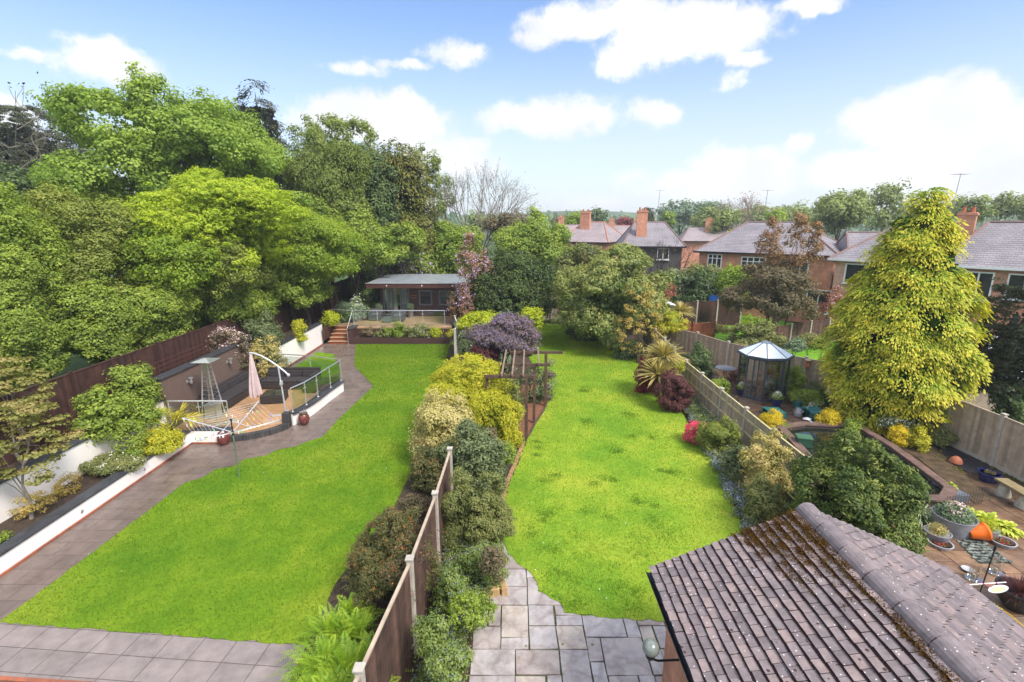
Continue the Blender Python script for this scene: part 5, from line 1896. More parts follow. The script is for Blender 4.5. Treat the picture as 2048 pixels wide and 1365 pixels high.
# rattan sofas: seat base, back, cushions
def sofa_run(th, x0, y0, x1, y1, back, zb=.15, m='rattan', n=3, arms=(True, True), backh=.68):
    """rectangular sofa from corner to corner; back is 'x-','x+','y+','y-'"""
    cx_, cy_ = (x0 + x1) / 2, (y0 + y1) / 2
    w, d = x1 - x0, y1 - y0
    MB().box((cx_, cy_, zb + .16), (w, d, .26)).build('base', M[m], th, bevel=.015)
    for sx in (-1, 1):
        for sy in (-1, 1):
            MB().box((cx_ + sx * (w / 2 - .05), cy_ + sy * (d / 2 - .05), zb + .02), (.05, .05, .05)).build('leg', M['gutter'], th)
    bt = .14
    if back[0] == 'y':
        s = 1 if back[1] == '+' else -1
        MB().box((cx_, cy_ + s * (d / 2 - bt / 2), zb + backh / 2 + .02), (w, bt, backh)).build('backrest', M[m], th, bevel=.02)
        for k in range(n):
            u = w / n
            MB().box((x0 + (k + .5) * u, cy_ - s * bt / 2, zb + .345), (u - .02, d - bt - .02, .11)).build('seat_cushion', M['cushion'], th, bevel=.03)
            MB().box((x0 + (k + .5) * u, cy_ + s * (d / 2 - bt - .06), zb + .53), (u - .04, .12, .26), M=Matrix.Rotation(-s * .15, 3, 'X')).build('back_cushion', M['cushion'], th, bevel=.03)
    else:
        s = 1 if back[1] == '+' else -1
        MB().box((cx_ + s * (w / 2 - bt / 2), cy_, zb + backh / 2 + .02), (bt, d, backh)).build('backrest', M[m], th, bevel=.02)
        for k in range(n):
            u = d / n
            MB().box((cx_ - s * bt / 2, y0 + (k + .5) * u, zb + .345), (w - bt - .02, u - .02, .11)).build('seat_cushion', M['cushion'], th, bevel=.03)
            MB().box((cx_ + s * (w / 2 - bt - .06), y0 + (k + .5) * u, zb + .53), (.12, u - .04, .26), M=Matrix.Rotation(s * .15, 3, 'Y')).build('back_cushion', M['cushion'], th, bevel=.03)


th = thing('corner_sofa', 'black rattan sofa with charcoal cushions along the brown wall', 'sofa', (-11.4, 18.7, .15))
sofa_run(th, -11.85, 17.5, -10.95, 20.7, 'x-', n=4)
MB().box((-11.4, 17.44, .43), (.9, .14, .5)).build('armrest', M['rattan'], th, bevel=.02)
th = thing('corner_sofa', 'black rattan sofa with high back and arm beside the small lawn', 'sofa', (-9.8, 20.8, .15))
sofa_run(th, -10.85, 20.1, -8.55, 21.0, 'y+', n=3, backh=.74)
MB().box((-8.62, 20.5, .50), (.16, .95, .62)).build('armrest', M['rattan'], th, bevel=.02)


def glass_table(name, label, cx_, cy_, w, d, h, rz=0, zb=.15, m='rattan', inset=True):
    th = thing(name, label, 'table', (cx_, cy_, zb))
    MB().box((cx_, cy_, zb + h / 2 + .01), (w, d, h - .02), rz=rz).build('base', M[m], th, bevel=.015)
    MB().box((cx_, cy_, zb + h + .012), (w - .06, d - .06, .012), rz=rz).build('glass_top', M['darkglass'] if inset else M['greenglass'], th)
    return th


glass_table('coffee_table', 'low square black rattan coffee table with glass top in the middle of the terrace', -9.62, 18.75, .86, .78, .34, rz=.15)
glass_table('coffee_table', 'larger black rattan table with glass top behind the curved railing', -8.25, 20.15, 1.25, .95, .40, rz=.1)
# glazed pots
for lb, px_, py_ in (('brown glazed round pot standing left of the terrace kerb', 449, 890), ('brown glazed pot with small violet flowers standing against the curved wall', 609, 850)):
    x_, y_ = G(px_, py_)
    th = thing('glazed_pot', lb, 'plant pot', (x_, y_, 0), 'brown glazed pots beside the terrace')
    MB().lathe((x_, y_, 0.013), [(.10, 0), (.15, .06), (.20, .20), (.19, .32), (.135, .40), (.155, .43), (.13, .43), (.11, .38)], 26).build('pot', M['glazed'], th, smooth=True)
    MB().lathe((x_, y_, .35), [(.12, 0), (.12, .03)], 16).build('soil', M['soil'], th)
    if px_ > 500:
        rng = np.random.default_rng(3)
        P0 = np.array([x_, y_, .47]) + rng.normal(size=(180, 3)) * np.array([.06, .06, .03])
        leafmesh('foliage', leaf_quads(rng, P0, norm(rng.normal(size=P0.shape) + [0, 0, .5]), .045, .5), rng.random(180), LEAF['ground'], th)
        P0 = np.array([x_, y_, .50]) + rng.normal(size=(60, 3)) * np.array([.06, .06, .03])
        leafmesh('blossom', leaf_quads(rng, P0, norm(rng.normal(size=P0.shape) + [0, 0, 1]), .035, .9), rng.random(60), BLOOM['lilac'], th)
th = thing('deck_hatch', 'loose square of pale deck boards lying at the foot of the parasol', 'deck board', (-8.6, 16.6, .15))
MB().box((-8.62, 16.55, .175), (.72, .55, .04), rz=.5).build('board', M['deckboard2'], th, bevel=.005)

# upper deck furniture
for lb, px_ in (('grey rattan lounge chair at the left of the upper deck', 752), ('grey rattan lounge chair beside the small cube table on the upper deck', 797)):
    x_, y_ = G(px_, 640 if px_ < 760 else 642, .9)
    th = thing('lounge_chair', lb, 'armchair', (x_, y_, .9), 'grey rattan lounge chairs')
    MB().box((x_, y_, 1.08), (.80, .75, .28)).build('base', M['rattangrey'], th, bevel=.02)
    MB().box((x_, y_ - .02, 1.27), (.6, .6, .10)).build('seat_cushion', M['greyframe'], th, bevel=.03)
    MB().box((x_, y_ + .36, 1.32), (.80, .12, .5), M=Matrix.Rotation(-.2, 3, 'X')).build('backrest', M['rattangrey'], th, bevel=.02)
    for s_ in (-1, 1):
        MB().box((x_ + s_ * .37, y_, 1.30), (.10, .72, .22)).build('armrest', M['rattangrey'], th, bevel=.02)
x_, y_ = G(775, 645, .9)
glass_table('side_table', 'small dark green cube side table between the grey lounge chairs', x_, y_, .5, .45, .42, zb=.9, m='greyframe')
for lb, px_ in (('clipped green ball shrub in a grey pot left of the office doors', 758), ('clipped green ball shrub in a grey pot right of the office doors', 821)):
    x_ = T(px_, 618, 32.75)[0]
    th = thing('topiary_pot', lb, 'potted plant', (x_, 32.75, .9), 'ball shrubs beside the office doors')
    MB().lathe((x_, 32.75, .9), [(.16, 0), (.20, .5), (.22, .52), (.18, .52), (.17, .46)], 20).build('pot', M['galv'], th, smooth=True)
    rng = np.random.default_rng(int(px_))
    d0 = norm(rng.normal(size=(1500, 3)))
    P0 = np.array([x_, 32.75, 1.63]) + d0 * rng.uniform(.2, .27, (1500, 1))
    leafmesh('foliage', leaf_quads(rng, P0, norm(d0 + rng.normal(size=d0.shape) * .6), .05, .6), rng.random(1500), LEAF['bluegreen'], th)
th = thing('fire_basket', 'black round wire basket stand at the right end of the upper deck', 'basket', T(908, 640, 29)[0:1] + (29.2, .9))
x_ = T(907, 640, 29)[0]
fb = MB()
for r_, z_ in ((.24, 1.28), (.22, 1.2), (.14, 1.06)):
    fb.tube([(x_ + r_ * math.cos(a_ * PI / 8), 29.2 + r_ * math.sin(a_ * PI / 8), z_) for a_ in range(17)], .012, 5)
for k in range(8):
    a_ = k * PI / 4
    fb.tube([(x_ + .24 * math.cos(a_), 29.2 + .24 * math.sin(a_), 1.28), (x_ + .14 * math.cos(a_), 29.2 + .14 * math.sin(a_), 1.06)], .008, 4)
for k in range(3):
    a_ = k * 2.1
    fb.tube([(x_ + .2 * math.cos(a_), 29.2 + .2 * math.sin(a_), 1.2), (x_ + .22 * math.cos(a_), 29.2 + .22 * math.sin(a_), .9)], .012, 5)
fb.build('basket', M['iron'], th)
# brick edging at the front of the left paving
th = thing('brick_edging', 'strip of red brick edging at the bottom left corner of the brown paving', 'kerb', (-8.5, 6.5, 0))
MB().prism([(-10.8, 6.55), (-6.8, 6.29), (-3.2, 6.03), (-3.2, 6.10), (-6.8, 6.36), (-10.8, 6.62)], -.05, .03).build('brick_row', M['brickstrip'], th)

# ================================================================== PERGOLA
th = thing('pergola', 'dark timber pergola on slim posts over the border in the middle garden', 'pergola', (0, 16.8, 0))
ZP = 2.22
for x_, y_ in [(.48, 15.35), (.80, 16.7), (1.32, 18.4)]:
    MB().box((x_, y_, ZP / 2), (.10, .10, ZP)).build('post', M['pergolawood'], th, bevel=.006)
    MB().box((x_ - 1.3, y_ + .1, ZP / 2), (.10, .10, ZP)).build('post', M['pergolawood'], th, bevel=.006)
for x_, y_, r_ in [(.48, 15.35, .16), (.80, 16.7, .36), (1.32, 18.4, .45)]:
    MB().box((x_ - .60 + r_ / 2, y_, ZP + .055), (1.6 + r_, .06, .11)).build('beam', M['pergolawood'], th, bevel=.006)
for k, (xa, ya, yb) in enumerate([(-.40, 15.2, 18.3), (-.06, 15.2, 18.3), (.30, 15.2, 18.35), (.86, 16.5, 18.7)]):
    MB().box((xa + .12, (ya + yb) / 2, ZP + .15), (.055, yb - ya, .10), rz=-.035).build('rafter', M['palewood'], th, bevel=.006)
th = thing('border_edging', 'dark narrow timber edging curving round the pergola bed', 'edging', (.8, 16, 0))
MB().prism(offset_strip(smooth_pts([(.0, 15.25), (.50, 15.42), (.84, 16.6), (1.36, 18.4), (1.45, 19.5)]), .03), 0, .12).build('board', M['pergolawood'], th)
struct('bark_mulch', MB().prism([(-1.2, 15.3), (.48, 15.45), (.82, 16.7), (1.33, 18.4), (1.3, 21), (-1.2, 21)], .04, .07).build('bark_mulch', mat('red_brown_bark', (.20, .085, .045), .95, .45, 18, bs=40, bst=1, bd=.03)))
th = thing('brick_edging', 'row of mossy orange bricks edging the border beside the middle lawn', 'kerb', (-.3, 11, 0))
eb = MB()
rg = random.Random(2)
pp = smooth_pts([(-.62, 8.3), (-.42, 9.3), (-.33, 10.6), (-.18, 12.2), (.10, 13.6), (.38, 15.0)], 8)
for i in range(len(pp) - 1):
    a_, b_ = Vector(pp[i]), Vector(pp[i + 1])
    c_ = (a_ + b_) / 2
    eb.box((c_.x, c_.y, .06 + rg.uniform(-.01, .01)), ((b_ - a_).length * .92, .11, .12), rz=math.atan2((b_ - a_).y, (b_ - a_).x) + rg.uniform(-.06, .06))
eb.build('brick_row', mat('mossy_orange_brick', (.30, .17, .09), .9, .35, 12, bs=30), th, bevel=.01)
th = thing('stone_block', 'pair of buff stone blocks at the corner of the patio flowerbed', 'stone', (-.35, 8.3, 0))
MB().box((-.42, 8.22, .12), (.34, .16, .22), rz=.2).box((-.18, 8.33, .12), (.12, .3, .24), rz=.25).build('block', mat('buff_stone', (.42, .27, .13), .85, .25, 9, bs=20), th, bevel=.015)

# ================================================================== RIGHT GARDEN: GREENHOUSE
gx, gy = 10.62, 19.85
ZB, ZEV, ZTOP = .03, 1.86, 2.40
th = thing('octagonal_greenhouse', 'octagonal glass greenhouse with dark blue-grey frame on the brown patio', 'greenhouse', (gx, gy, ZB))
RG = .93


def octo(r_, z_, rot=PI / 8):
    return [Vector((gx + r_ * math.cos(rot + k * PI / 4), gy + r_ * math.sin(rot + k * PI / 4), z_)) for k in range(8)]


fr = MB()
lo_, hi_, ev_, cp_ = octo(RG, ZB), octo(RG, ZEV), octo(RG + .12, ZEV - .02), octo(.20, ZTOP - .08)
base_ = MB()
for k in range(8):
    j = (k + 1) % 8
    base_.bar(lo_[k] + Vector((0, 0, .04)), lo_[j] + Vector((0, 0, .04)), .05, .08)
base_.build('base_frame', M['greenmetal'], th)
for k in range(8):
    MB().bar(lo_[k], hi_[k], .06).build('post', M['greenmetal'], th)
ea = MB()
for k in range(8):
    j = (k + 1) % 8
    ea.bar(ev_[k], ev_[j], .07, .09)
    ea.bar(hi_[k].lerp(hi_[k], 1) - Vector((0, 0, .12)), hi_[j] - Vector((0, 0, .12)), .04)
ea.build('eaves_frame', M['greenmetal'], th)
rb = MB()
for k in range(8):
    rb.bar(ev_[k] + Vector((0, 0, .03)), cp_[k], .03)
ro = rb.build('roof', M['greenmetal'], th)
mroof = mat('pale_frosted_roof_glass', (.72, .78, .82), .3, .08, 2, spec=.9)
for k in range(8):
    j = (k + 1) % 8
    MB().add([ev_[k] + Vector((0, 0, .035)), ev_[j] + Vector((0, 0, .035)), cp_[j], cp_[k], ev_[k] + Vector((0, 0, .025)), ev_[j] + Vector((0, 0, .025)), cp_[j] - Vector((0, 0, .01)), cp_[k] - Vector((0, 0, .01))],
             [(0, 1, 2, 3), (7, 6, 5, 4), (0, 4, 5, 1), (1, 5, 6, 2), (2, 6, 7, 3), (3, 7, 4, 0)]).build('roof_pane', mroof, ro)
cpm = MB()
c8 = octo(.24, ZTOP - .09)
cpm.add(c8 + [Vector((gx, gy, ZTOP))], [(k, (k + 1) % 8, 8) for k in range(8)] + [tuple(range(8))[::-1]])
cpm.build('roof_cap', mat('grey_roof_cap', (.22, .26, .31), .35, .1, 4), ro)
for k in range(8):
    j = (k + 1) % 8
    a_, b_ = lo_[k], lo_[j]
    m_ = (a_ + b_) / 2
    d_ = b_ - a_
    MB().box((m_.x, m_.y, (ZB + ZEV) / 2 - .0), (d_.length - .07, .008, ZEV - ZB - .16), rz=math.atan2(d_.y, d_.x)).build('glass_pane', M['glass'], th)
# door stiles on the front left panel
k = 4
a_, b_ = lo_[4], lo_[5]
dm_ = MB()
for f_ in (.36, .62):
    q = a_.lerp(b_, f_)
    dm_.bar(q + Vector((0, 0, .06)), q + Vector((0, 0, ZEV - .14)), .045)
dm_.build('door', M['greenmetal'], th)
th = thing('potting_shelf', 'orange wooden potting shelf unit inside the greenhouse', 'shelf', (gx + .3, gy + .25, ZB))
sf = MB()
for dx, dy in ((-.28, -.2), (.28, -.2), (-.28, .2), (.28, .2)):
    MB().box((gx + .3 + dx, gy + .2 + dy, ZB + .7), (.04, .04, 1.4)).build('leg', M['cedarwood'], th)
for z_, w_s in ((.45, .6), (.92, .75), (1.38, .5)):
    MB().box((gx + .3, gy + .15, ZB + z_), (w_s, .45, .03)).build('shelf', M['cedarwood'], th)
MB().box((gx + .28, gy + .1, ZB + 1.02), (.3, .05, .2), M=Matrix.Rotation(.5, 3, 'Y')).build('tray', M['cedarwood'], th)
th = thing('step_stool', 'small orange wooden step stool inside the greenhouse near the door', 'stool', (gx - .2, gy - .2, ZB))
for s_ in (-1, 1):
    MB().bar((gx - .32, gy - .25 + s_ * .15, ZB), (gx - .22, gy - .25 + s_ * .12, ZB + .78), .035).bar((gx + .02, gy - .25 + s_ * .15, ZB), (gx - .16, gy - .25 + s_ * .12, ZB + .78), .035).build('leg', M['cedarwood'], th)
for z_ in (.2, .42, .62):
    MB().box((gx - .26 + z_ * .06, gy - .25, ZB + z_), (.06, .3, .025)).build('tread', M['cedarwood'], th)
MB().box((gx - .19, gy - .25, ZB + .79), (.26, .3, .03)).build('seat', M['cedarwood'], th)


# flower pots
def potted(label, px_, py_, pot, ph, pr, plantf, fw, fh, bloomm=None, nb=90, cat='potted plant', group=None, name='potted_plant', prof=None, z=.03, nl=900, ls=.05, blade=False, sq=None, bs=.05, seed=None):
    x_, y_ = G(px_, py_, z)
    th = thing(name, label, cat, (x_, y_, z), group)
    if sq:
        w, d = sq
        mb = MB()
        t_ = .03
        for sx, sy, ww, dd in ((0, 1, w, t_), (0, -1, w, t_), (1, 0, t_, d), (-1, 0, t_, d)):
            mb.box((x_ + sx * (w - t_) / 2, y_ + sy * (d - t_) / 2, z + ph / 2), (ww if sx == 0 else t_, dd if sy == 0 else d - 2 * t_, ph))
        mb.build('pot', M[pot], th, bevel=.006)
        MB().box((x_, y_, z + ph * .35), (w - .07, d - .07, ph * .6)).build('soil', M['soil'], th)
    else:
        pf = prof or [(.72, 0), (.86, .4), (1, .92), (1.05, .94), (1.05, 1), (.93, 1), (.9, .86)]
        MB().lathe((x_, y_, z), [(a_ * pr, b_ * ph) for a_, b_ in pf], 24).build('pot', M[pot], th, smooth=True)
        MB().lathe((x_, y_, z + ph * .5), [(pr * .8, 0), (pr * .89, ph * .36)], 18).build('soil', M['soil'], th)
    rng = np.random.default_rng(seed or int(px_ * 7 + py_))
    if plantf:
        if blade:
            Q, V = blade_quads(rng, (x_, y_, z + ph), nl, fh * 1.3, ls, droop=.9)
        else:
            d0 = norm(rng.normal(size=(nl, 3)))
            d0[:, 2] = abs(d0[:, 2])
            P0 = np.array([x_, y_, z + ph * .95]) + d0 * rng.uniform(.3, 1, (nl, 1)) * np.array([fw, fw, fh])
            Q, V = leaf_quads(rng, P0, norm(d0 + rng.normal(size=d0.shape) * .7 + [0, 0, .4]), ls, .55), rng.random(nl)
        leafmesh('foliage', Q, V, LEAF[plantf], th)
    if bloomm:
        d0 = norm(rng.normal(size=(nb, 3)))
        d0[:, 2] = abs(d0[:, 2]) + .3
        d0 = norm(d0)
        P0 = np.array([x_, y_, z + ph]) + d0 * rng.uniform(.75, 1, (nb, 1)) * np.array([fw * .75, fw * .75, fh * 1.05])
        leafmesh('blossom', leaf_quads(rng, P0, norm(d0 + rng.normal(size=d0.shape) * .5), bs, .9), rng.random(nb), BLOOM[bloomm], th)
    return th


potted('cobalt pot of white flowers left of the greenhouse', 1482, 790, 'blueglaze', .30, .17, 'bright', .24, .28, 'white', 150)
potted('cobalt pot of white flowers right in front of the greenhouse', 1552, 812, 'blueglaze', .32, .19, 'bright', .27, .30, 'white', 160)
potted('yellow shrub in a small pot behind the left white flower pot', 1481, 768, 'blackpot', .2, .14, 'yellow', .2, .35, nl=700)
potted('teal square trough standing empty right of the greenhouse corner', 1547, 832, 'teal', .24, .2, None, 0, 0, sq=(.62, .36), name='trough', cat='trough')
potted('teal square trough standing empty behind the pond', 1628, 835, 'teal', .30, .2, None, 0, 0, sq=(.62, .40), name='trough', cat='trough')
potted('teal pot with green leaves behind the watering can', 1594, 815, 'teal', .25, .17, 'bluegreen', .12, .1, nl=200)
potted('teal pot with a white ball ornament beside the golden conifer', 1655, 808, 'teal', .28, .19, 'bluegreen', .1, .1, nl=100)
x_, y_ = G(1655, 808)
th = thing('ball_ornament', 'pale cream ball ornament resting on the teal pot', 'ornament', (x_, y_, .33))
MB().lathe((x_, y_, .32), [(.17 * math.sin(R(a_)), .17 - .17 * math.cos(R(a_))) for a_ in range(10, 171, 16)], 20).build('ball', M['cream'], th, smooth=True)
potted('black pot with tufts beside the timber fence', 1470, 808, 'blackpot', .2, .13, 'dusty', .1, .15, nl=200)
potted('black pot with a green heather on the pond corner', 1567, 868, 'blackpot', .24, .19, 'bright', .24, .20, nl=1300, ls=.035)
potted('brown square tub with a leafy plant at the pond corner', 1898, 992, 'greyframe', .22, .2, 'hosta', .16, .18, sq=(.42, .40), nl=130, ls=.1)
potted('galvanised round tub of golden sedum left of the grey planter', 1872, 1080, 'galv', .22, .25, 'variegated', .22, .22, nl=1100, ls=.035, prof=[(.8, 0), (.95, .5), (1, .94), (1.05, .95), (1.05, 1), (.95, 1), (.93, .9)])
potted('galvanised round tub with feathery green plant behind the orange pot', 1969, 1071, 'galv', .22, .23, 'lime', .24, .30, nl=1100, ls=.04, prof=[(.8, 0), (.95, .5), (1, .94), (1.05, .95), (1.05, 1), (.95, 1), (.93, .9)])
potted('large grey zinc planter full of pink tipped flowers', 1902, 1062, 'galv', .42, .42, 'bluegreen', .40, .34, 'palepink', 160, nl=2600, ls=.06, prof=[(.85, 0), (.93, .5), (1, .96), (1.02, .97), (1.02, 1), (.96, 1), (.95, .9)])
x_, y_ = G(1938, 1045, .03)
th = thing('hosta', 'golden leaved hosta clump behind the zinc planter', 'plant', (x_, y_, .03))
rng = np.random.default_rng(8)
for (dx, dy, hh) in ((0, 0, .5), (.35, -.1, .45), (-.3, .05, .5), (.55, -.35, .35)):
    Q, V = blade_quads(rng, (x_ + dx, y_ + dy, .08), 90, hh * 1.15, .13, droop=1.0, seg=4)
    leafmesh('foliage', Q, V, LEAF['hosta'], th)
x_, y_ = G(1838, 1040, .03)
th = thing('striped_iris', 'white edged strap-leaved plant between the dark bush and the zinc planter', 'plant', (x_, y_, .03))
Q, V = blade_quads(rng, (x_, y_, .05), 260, .75, .03, droop=1.0)
leafmesh('foliage', Q, V, LEAF['whitegreen'], th)
# shallow dishes with houseleeks
for lb, px_, py_ in (('shallow zinc dish of houseleeks left of the slate patch', 1880, 1092), ('shallow zinc dish of houseleeks right of the slate patch', 2005, 1088)):
    x_, y_ = G(px_, py_, .03)
    th = thing('planted_dish', lb, 'potted plant', (x_, y_, .03), 'zinc dishes beside the slate patch')
    MB().lathe((x_, y_, .03), [(.2, 0), (.23, .08), (.24, .085), (.21, .085), (.2, .05)], 26).build('dish', M['galvlight'], th, smooth=True)
    MB().lathe((x_, y_, .035), [(.19, 0), (.2, .045)], 20).build('soil', M['soil'], th)
    P0 = np.array([x_, y_, .10]) + rng.uniform(-1, 1, (320, 3)) * np.array([.13, .13, .02])
    leafmesh('foliage', leaf_quads(rng, P0, norm(rng.normal(size=P0.shape) + [0, 0, .6]), .04, .5), rng.random(320), LEAF['darkred'], th)
    P0 = np.array([x_, y_, .10]) + rng.uniform(-1, 1, (260, 3)) * np.array([.14, .14, .02])
    leafmesh('foliage', leaf_quads(rng, P0, norm(rng.normal(size=P0.shape) + [0, 0, .6]), .04, .5), rng.random(260), LEAF['bluegreen'], th)
# orange pot lying on its side
x_, y_ = G(1943, 1078, .03)
th = thing('orange_pot', 'bright orange glazed pot lying on its side against the planter', 'plant pot', (x_, y_, .03))
Mx = Matrix.Rotation(R(-12), 3, 'Z') @ Matrix.Rotation(R(72), 3, 'Y')
MB().lathe((x_ - .12, y_ - .02, .19), [(.12, 0), (.13, .02), (.17, .20), (.195, .30), (.205, .31), (.205, .35), (.185, .35), (.16, .2), (.12, .04)], 26, M=Mx).build('pot', M['orange'], th, smooth=True)
# slate patch
sl = MB()
rg = random.Random(14)
quad = [G(1912, 1084), G(1966, 1085), G(2022, 1130), G(1958, 1130)]
MBs = MB().prism(quad, .02, .036).build('slate_bed', mat('dark_slate_bed', (.03, .032, .03), .9, .4, 12))
struct('slate_bed', MBs)
th = thing('slate_patch', 'patch of grey-green broken slate pieces laid in the patio', 'paving', (quad[0][0], quad[0][1], .03))
_qa = [Vector(p_) for p_ in quad]
q = []
for _i in range(13):
    for _j in range(8):
        _u, _v = (_i + .5 + rg.uniform(-.3, .3)) / 13, (_j + .5 + rg.uniform(-.3, .3)) / 8
        q.append(tuple(_qa[0].lerp(_qa[1], _u).lerp(_qa[3].lerp(_qa[2], _u), _v)))
for i_, (x_, y_) in enumerate(q):
    r_ = rg.uniform(.022, .055)
    n_ = rg.randint(5, 8)
    a0 = rg.random() * 6
    pl = [(x_ + math.cos(a0 + 2 * PI * k / n_) * r_ * rg.uniform(.6, 1.2) * 1.3, y_ + math.sin(a0 + 2 * PI * k / n_) * r_ * rg.uniform(.6, 1.1) * .8) for k in range(n_)]
    sl.a = rg.random()
    z_ = .036 + .0004 * i_ * .3
    sl.prism(pl, z_, z_ + rg.uniform(.015, .03))
slo = sl.build('slate_pieces', mat('grey_green_slate', (.15, .17, .15), .5, .3, 9, attr=True, spread=.6), th, bevel=.004, vattr=True)
slo['kind'] = 'stuff'
# glass lantern cylinders
for lb, px_, py_ in (('clear glass cylinder lantern left of the thin pole', 1946, 1160), ('clear glass cylinder lantern right of the thin pole', 1990, 1148)):
    x_, y_ = G(px_, py_, .03)
    th = thing('glass_lantern', lb, 'lantern', (x_, y_, .03), 'clear glass lanterns on the patio')
    MB().lathe((x_, y_, .03), [(.13, 0), (.15, .02), (.15, .05), (.10, .06)], 24).build('base', M['plasticclear'], th, smooth=True)
    MB().tube([(x_, y_, .06), (x_, y_, .40)], .09, 20, cap=False).build('glass_tube', M['plasticclear'], th, smooth=True)
    MB().tube([(x_, y_, .05), (x_, y_, .16)], .03, 12).build('candle', M['stone'], th)
x_, y_ = G(1935, 1142, .03)
th = thing('dish', 'small grey dish beside the left glass lantern', 'dish', (x_, y_, .03))
MB().lathe((x_, y_, .03), [(.05, 0), (.11, .05), (.115, .05), (.05, .012)], 20).build('dish', M['galvlight'], th, smooth=True)
# thin pole with bird dish
D_ = 7.6
xb_, zb_ = T(1955, 1200, D_)
xt_, zt_ = T(1990, 1098, D_)
th = thing('bird_feeder_pole', 'thin dark pole with white arm and a hanging cream leaf-shaped seed dish', 'bird feeder', (xb_ - .1, D_, 0))
MB().tube([(xb_ - .12, D_, 0), (xb_, D_, zb_), (xt_, D_, zt_)], .011, 8).build('pole', M['iron'], th, smooth=True)
MB().lathe((xt_, D_, zt_ - .04), [(.012, 0), (.024, .04), (.018, .09), (.002, .13)], 12).build('finial', M['iron'], th, smooth=True)
a1, a2 = T(1921, 1171, D_), T(2012, 1165, D_)
MB().tube([(a1[0], D_, a1[1]), (a2[0], D_, a2[1])], .009, 8).build('arm', M['white'], th, smooth=True)
d1 = T(1997, 1182, D_ - .15)
MB().lathe((d1[0], D_ - .15, d1[1]), [(.04, 0), (.11, .02), (.13, .04), (.12, .04), (.04, .012)], 22, sx=1.25, sy=.62, M=Matrix.Rotation(R(-18), 3, 'Y')).build('seed_dish', M['white'], th, smooth=True)
MB().lathe((d1[0], D_ - .15, d1[1] + .022), [(.09, 0), (.10, .012)], 22, sx=1.25, sy=.62, M=Matrix.Rotation(R(-18), 3, 'Y')).build('seed', M['cream'], th)
MB().tube([(d1[0] - .13, D_ - .15, d1[1] + .08), (d1[0] - .2, D_, a2[1])], .006, 5).tube([(d1[0] + .13, D_ - .15, d1[1]), (d1[0] + .09, D_, a2[1])], .006, 5).build('hanger', mat('magenta_cord', (.6, .03, .2), .6, .1, 5), th)
# dark pot of dark grass at the right edge
x_, y_ = G(2030, 1215, .03)
th = thing('potted_plant', 'large black pot of dark bronze grass at the right edge', 'potted plant', (x_, y_, .03))
MB().lathe((x_, y_, .03), [(.18, 0), (.28, .15), (.33, .36), (.35, .37), (.35, .41), (.31, .41), (.30, .34)], 30).build('pot', M['blackpot'], th, smooth=True)
MB().lathe((x_, y_, .3), [(.28, 0), (.30, .06)], 20).build('soil', M['soil'], th)
Q, V = blade_quads(rng, (x_, y_, .36), 500, .48, .008, droop=.5)
leafmesh('foliage', Q, V, LEAF['purple'], th)
# hose
hp = [G(px_, py_, .05) for px_, py_ in [(1990, 1212), (2005, 1220), (2022, 1232), (2040, 1248), (2060, 1262), (2090, 1275)]]
th = thing('garden_hose', 'yellow garden hose lying on the patio beside the black pot', 'hose', (hp[0][0], hp[0][1], .03))
MB().tube([(x, y, .05) for x, y in smooth_pts(hp)], .014, 8).build('hose', M['yellowhose'], th, smooth=True)
th = thing('garden_hose', 'yellow hose end curling beneath the garage eave', 'hose', G(2000, 1250, .03) + (.03,))
hp = [G(px_, py_, .05) for px_, py_ in [(1993, 1243), (2005, 1255), (2020, 1268), (2045, 1280)]]
MB().tube([(x, y, .05) for x, y in smooth_pts(hp)], .014, 8).build('hose', M['yellowhose'], th, smooth=True)

# stone bench on mushroom feet
th = thing('stone_bench', 'low bench of olive plank on two rounded stone feet beside the pale fence', 'bench', G(2020, 985, 0) + (0,))
p1, p2 = Vector((*G(2001, 958, .42), .42)), Vector((*G(2075, 1000, .42), .42))
MB().bar(p1, p2, .34, .06).build('seat', M['slabtop'], th, bevel=.01)
for f_ in (.16, .72):
    c_ = p1.lerp(p2, f_)
    MB().lathe((c_.x, c_.y, .0), [(.17, 0), (.18, .04), (.13, .2), (.10, .36), (.11, .385)], 18).build('leg', M['stone'], th, smooth=True)
x_, y_ = G(1975, 955, .0)
potted('wide dark blue bowl in the corner beside the stone bench', 1976, 962, 'blueglaze', .26, .26, 'dusty', .15, .08, nl=250)
x_, y_ = G(1911, 926, .05)
th = thing('terracotta_cloche', 'upturned terracotta half pot on the black sheet', 'plant pot', (x_, y_, .05))
MB().lathe((x_, y_, .07), [(.17, 0), (.16, .06), (.12, .14), (.05, .19), (.01, .20)], 22).build('pot', M['terracotta'], th, smooth=True)

# bistro set
cx_, cy_ = G(1448, 765, .03)
th = thing('bistro_table', 'round grey cast metal bistro table beside the back fence', 'table', (cx_, cy_, .03))
MB().lathe((cx_, cy_, .70), [(.42, 0), (.44, .01), (.44, .03), (.40, .035)], 30).build('tabletop', M['greyiron'], th, smooth=True)
for k in range(3):
    a_ = k * 2.09
    MB().tube([(cx_ + .1 * math.cos(a_), cy_ + .1 * math.sin(a_), .70), (cx_ + .06 * math.cos(a_), cy_ + .06 * math.sin(a_), .4), (cx_ + .3 * math.cos(a_), cy_ + .3 * math.sin(a_), .03)], .016, 6).build('leg', M['iron'], th, smooth=True)


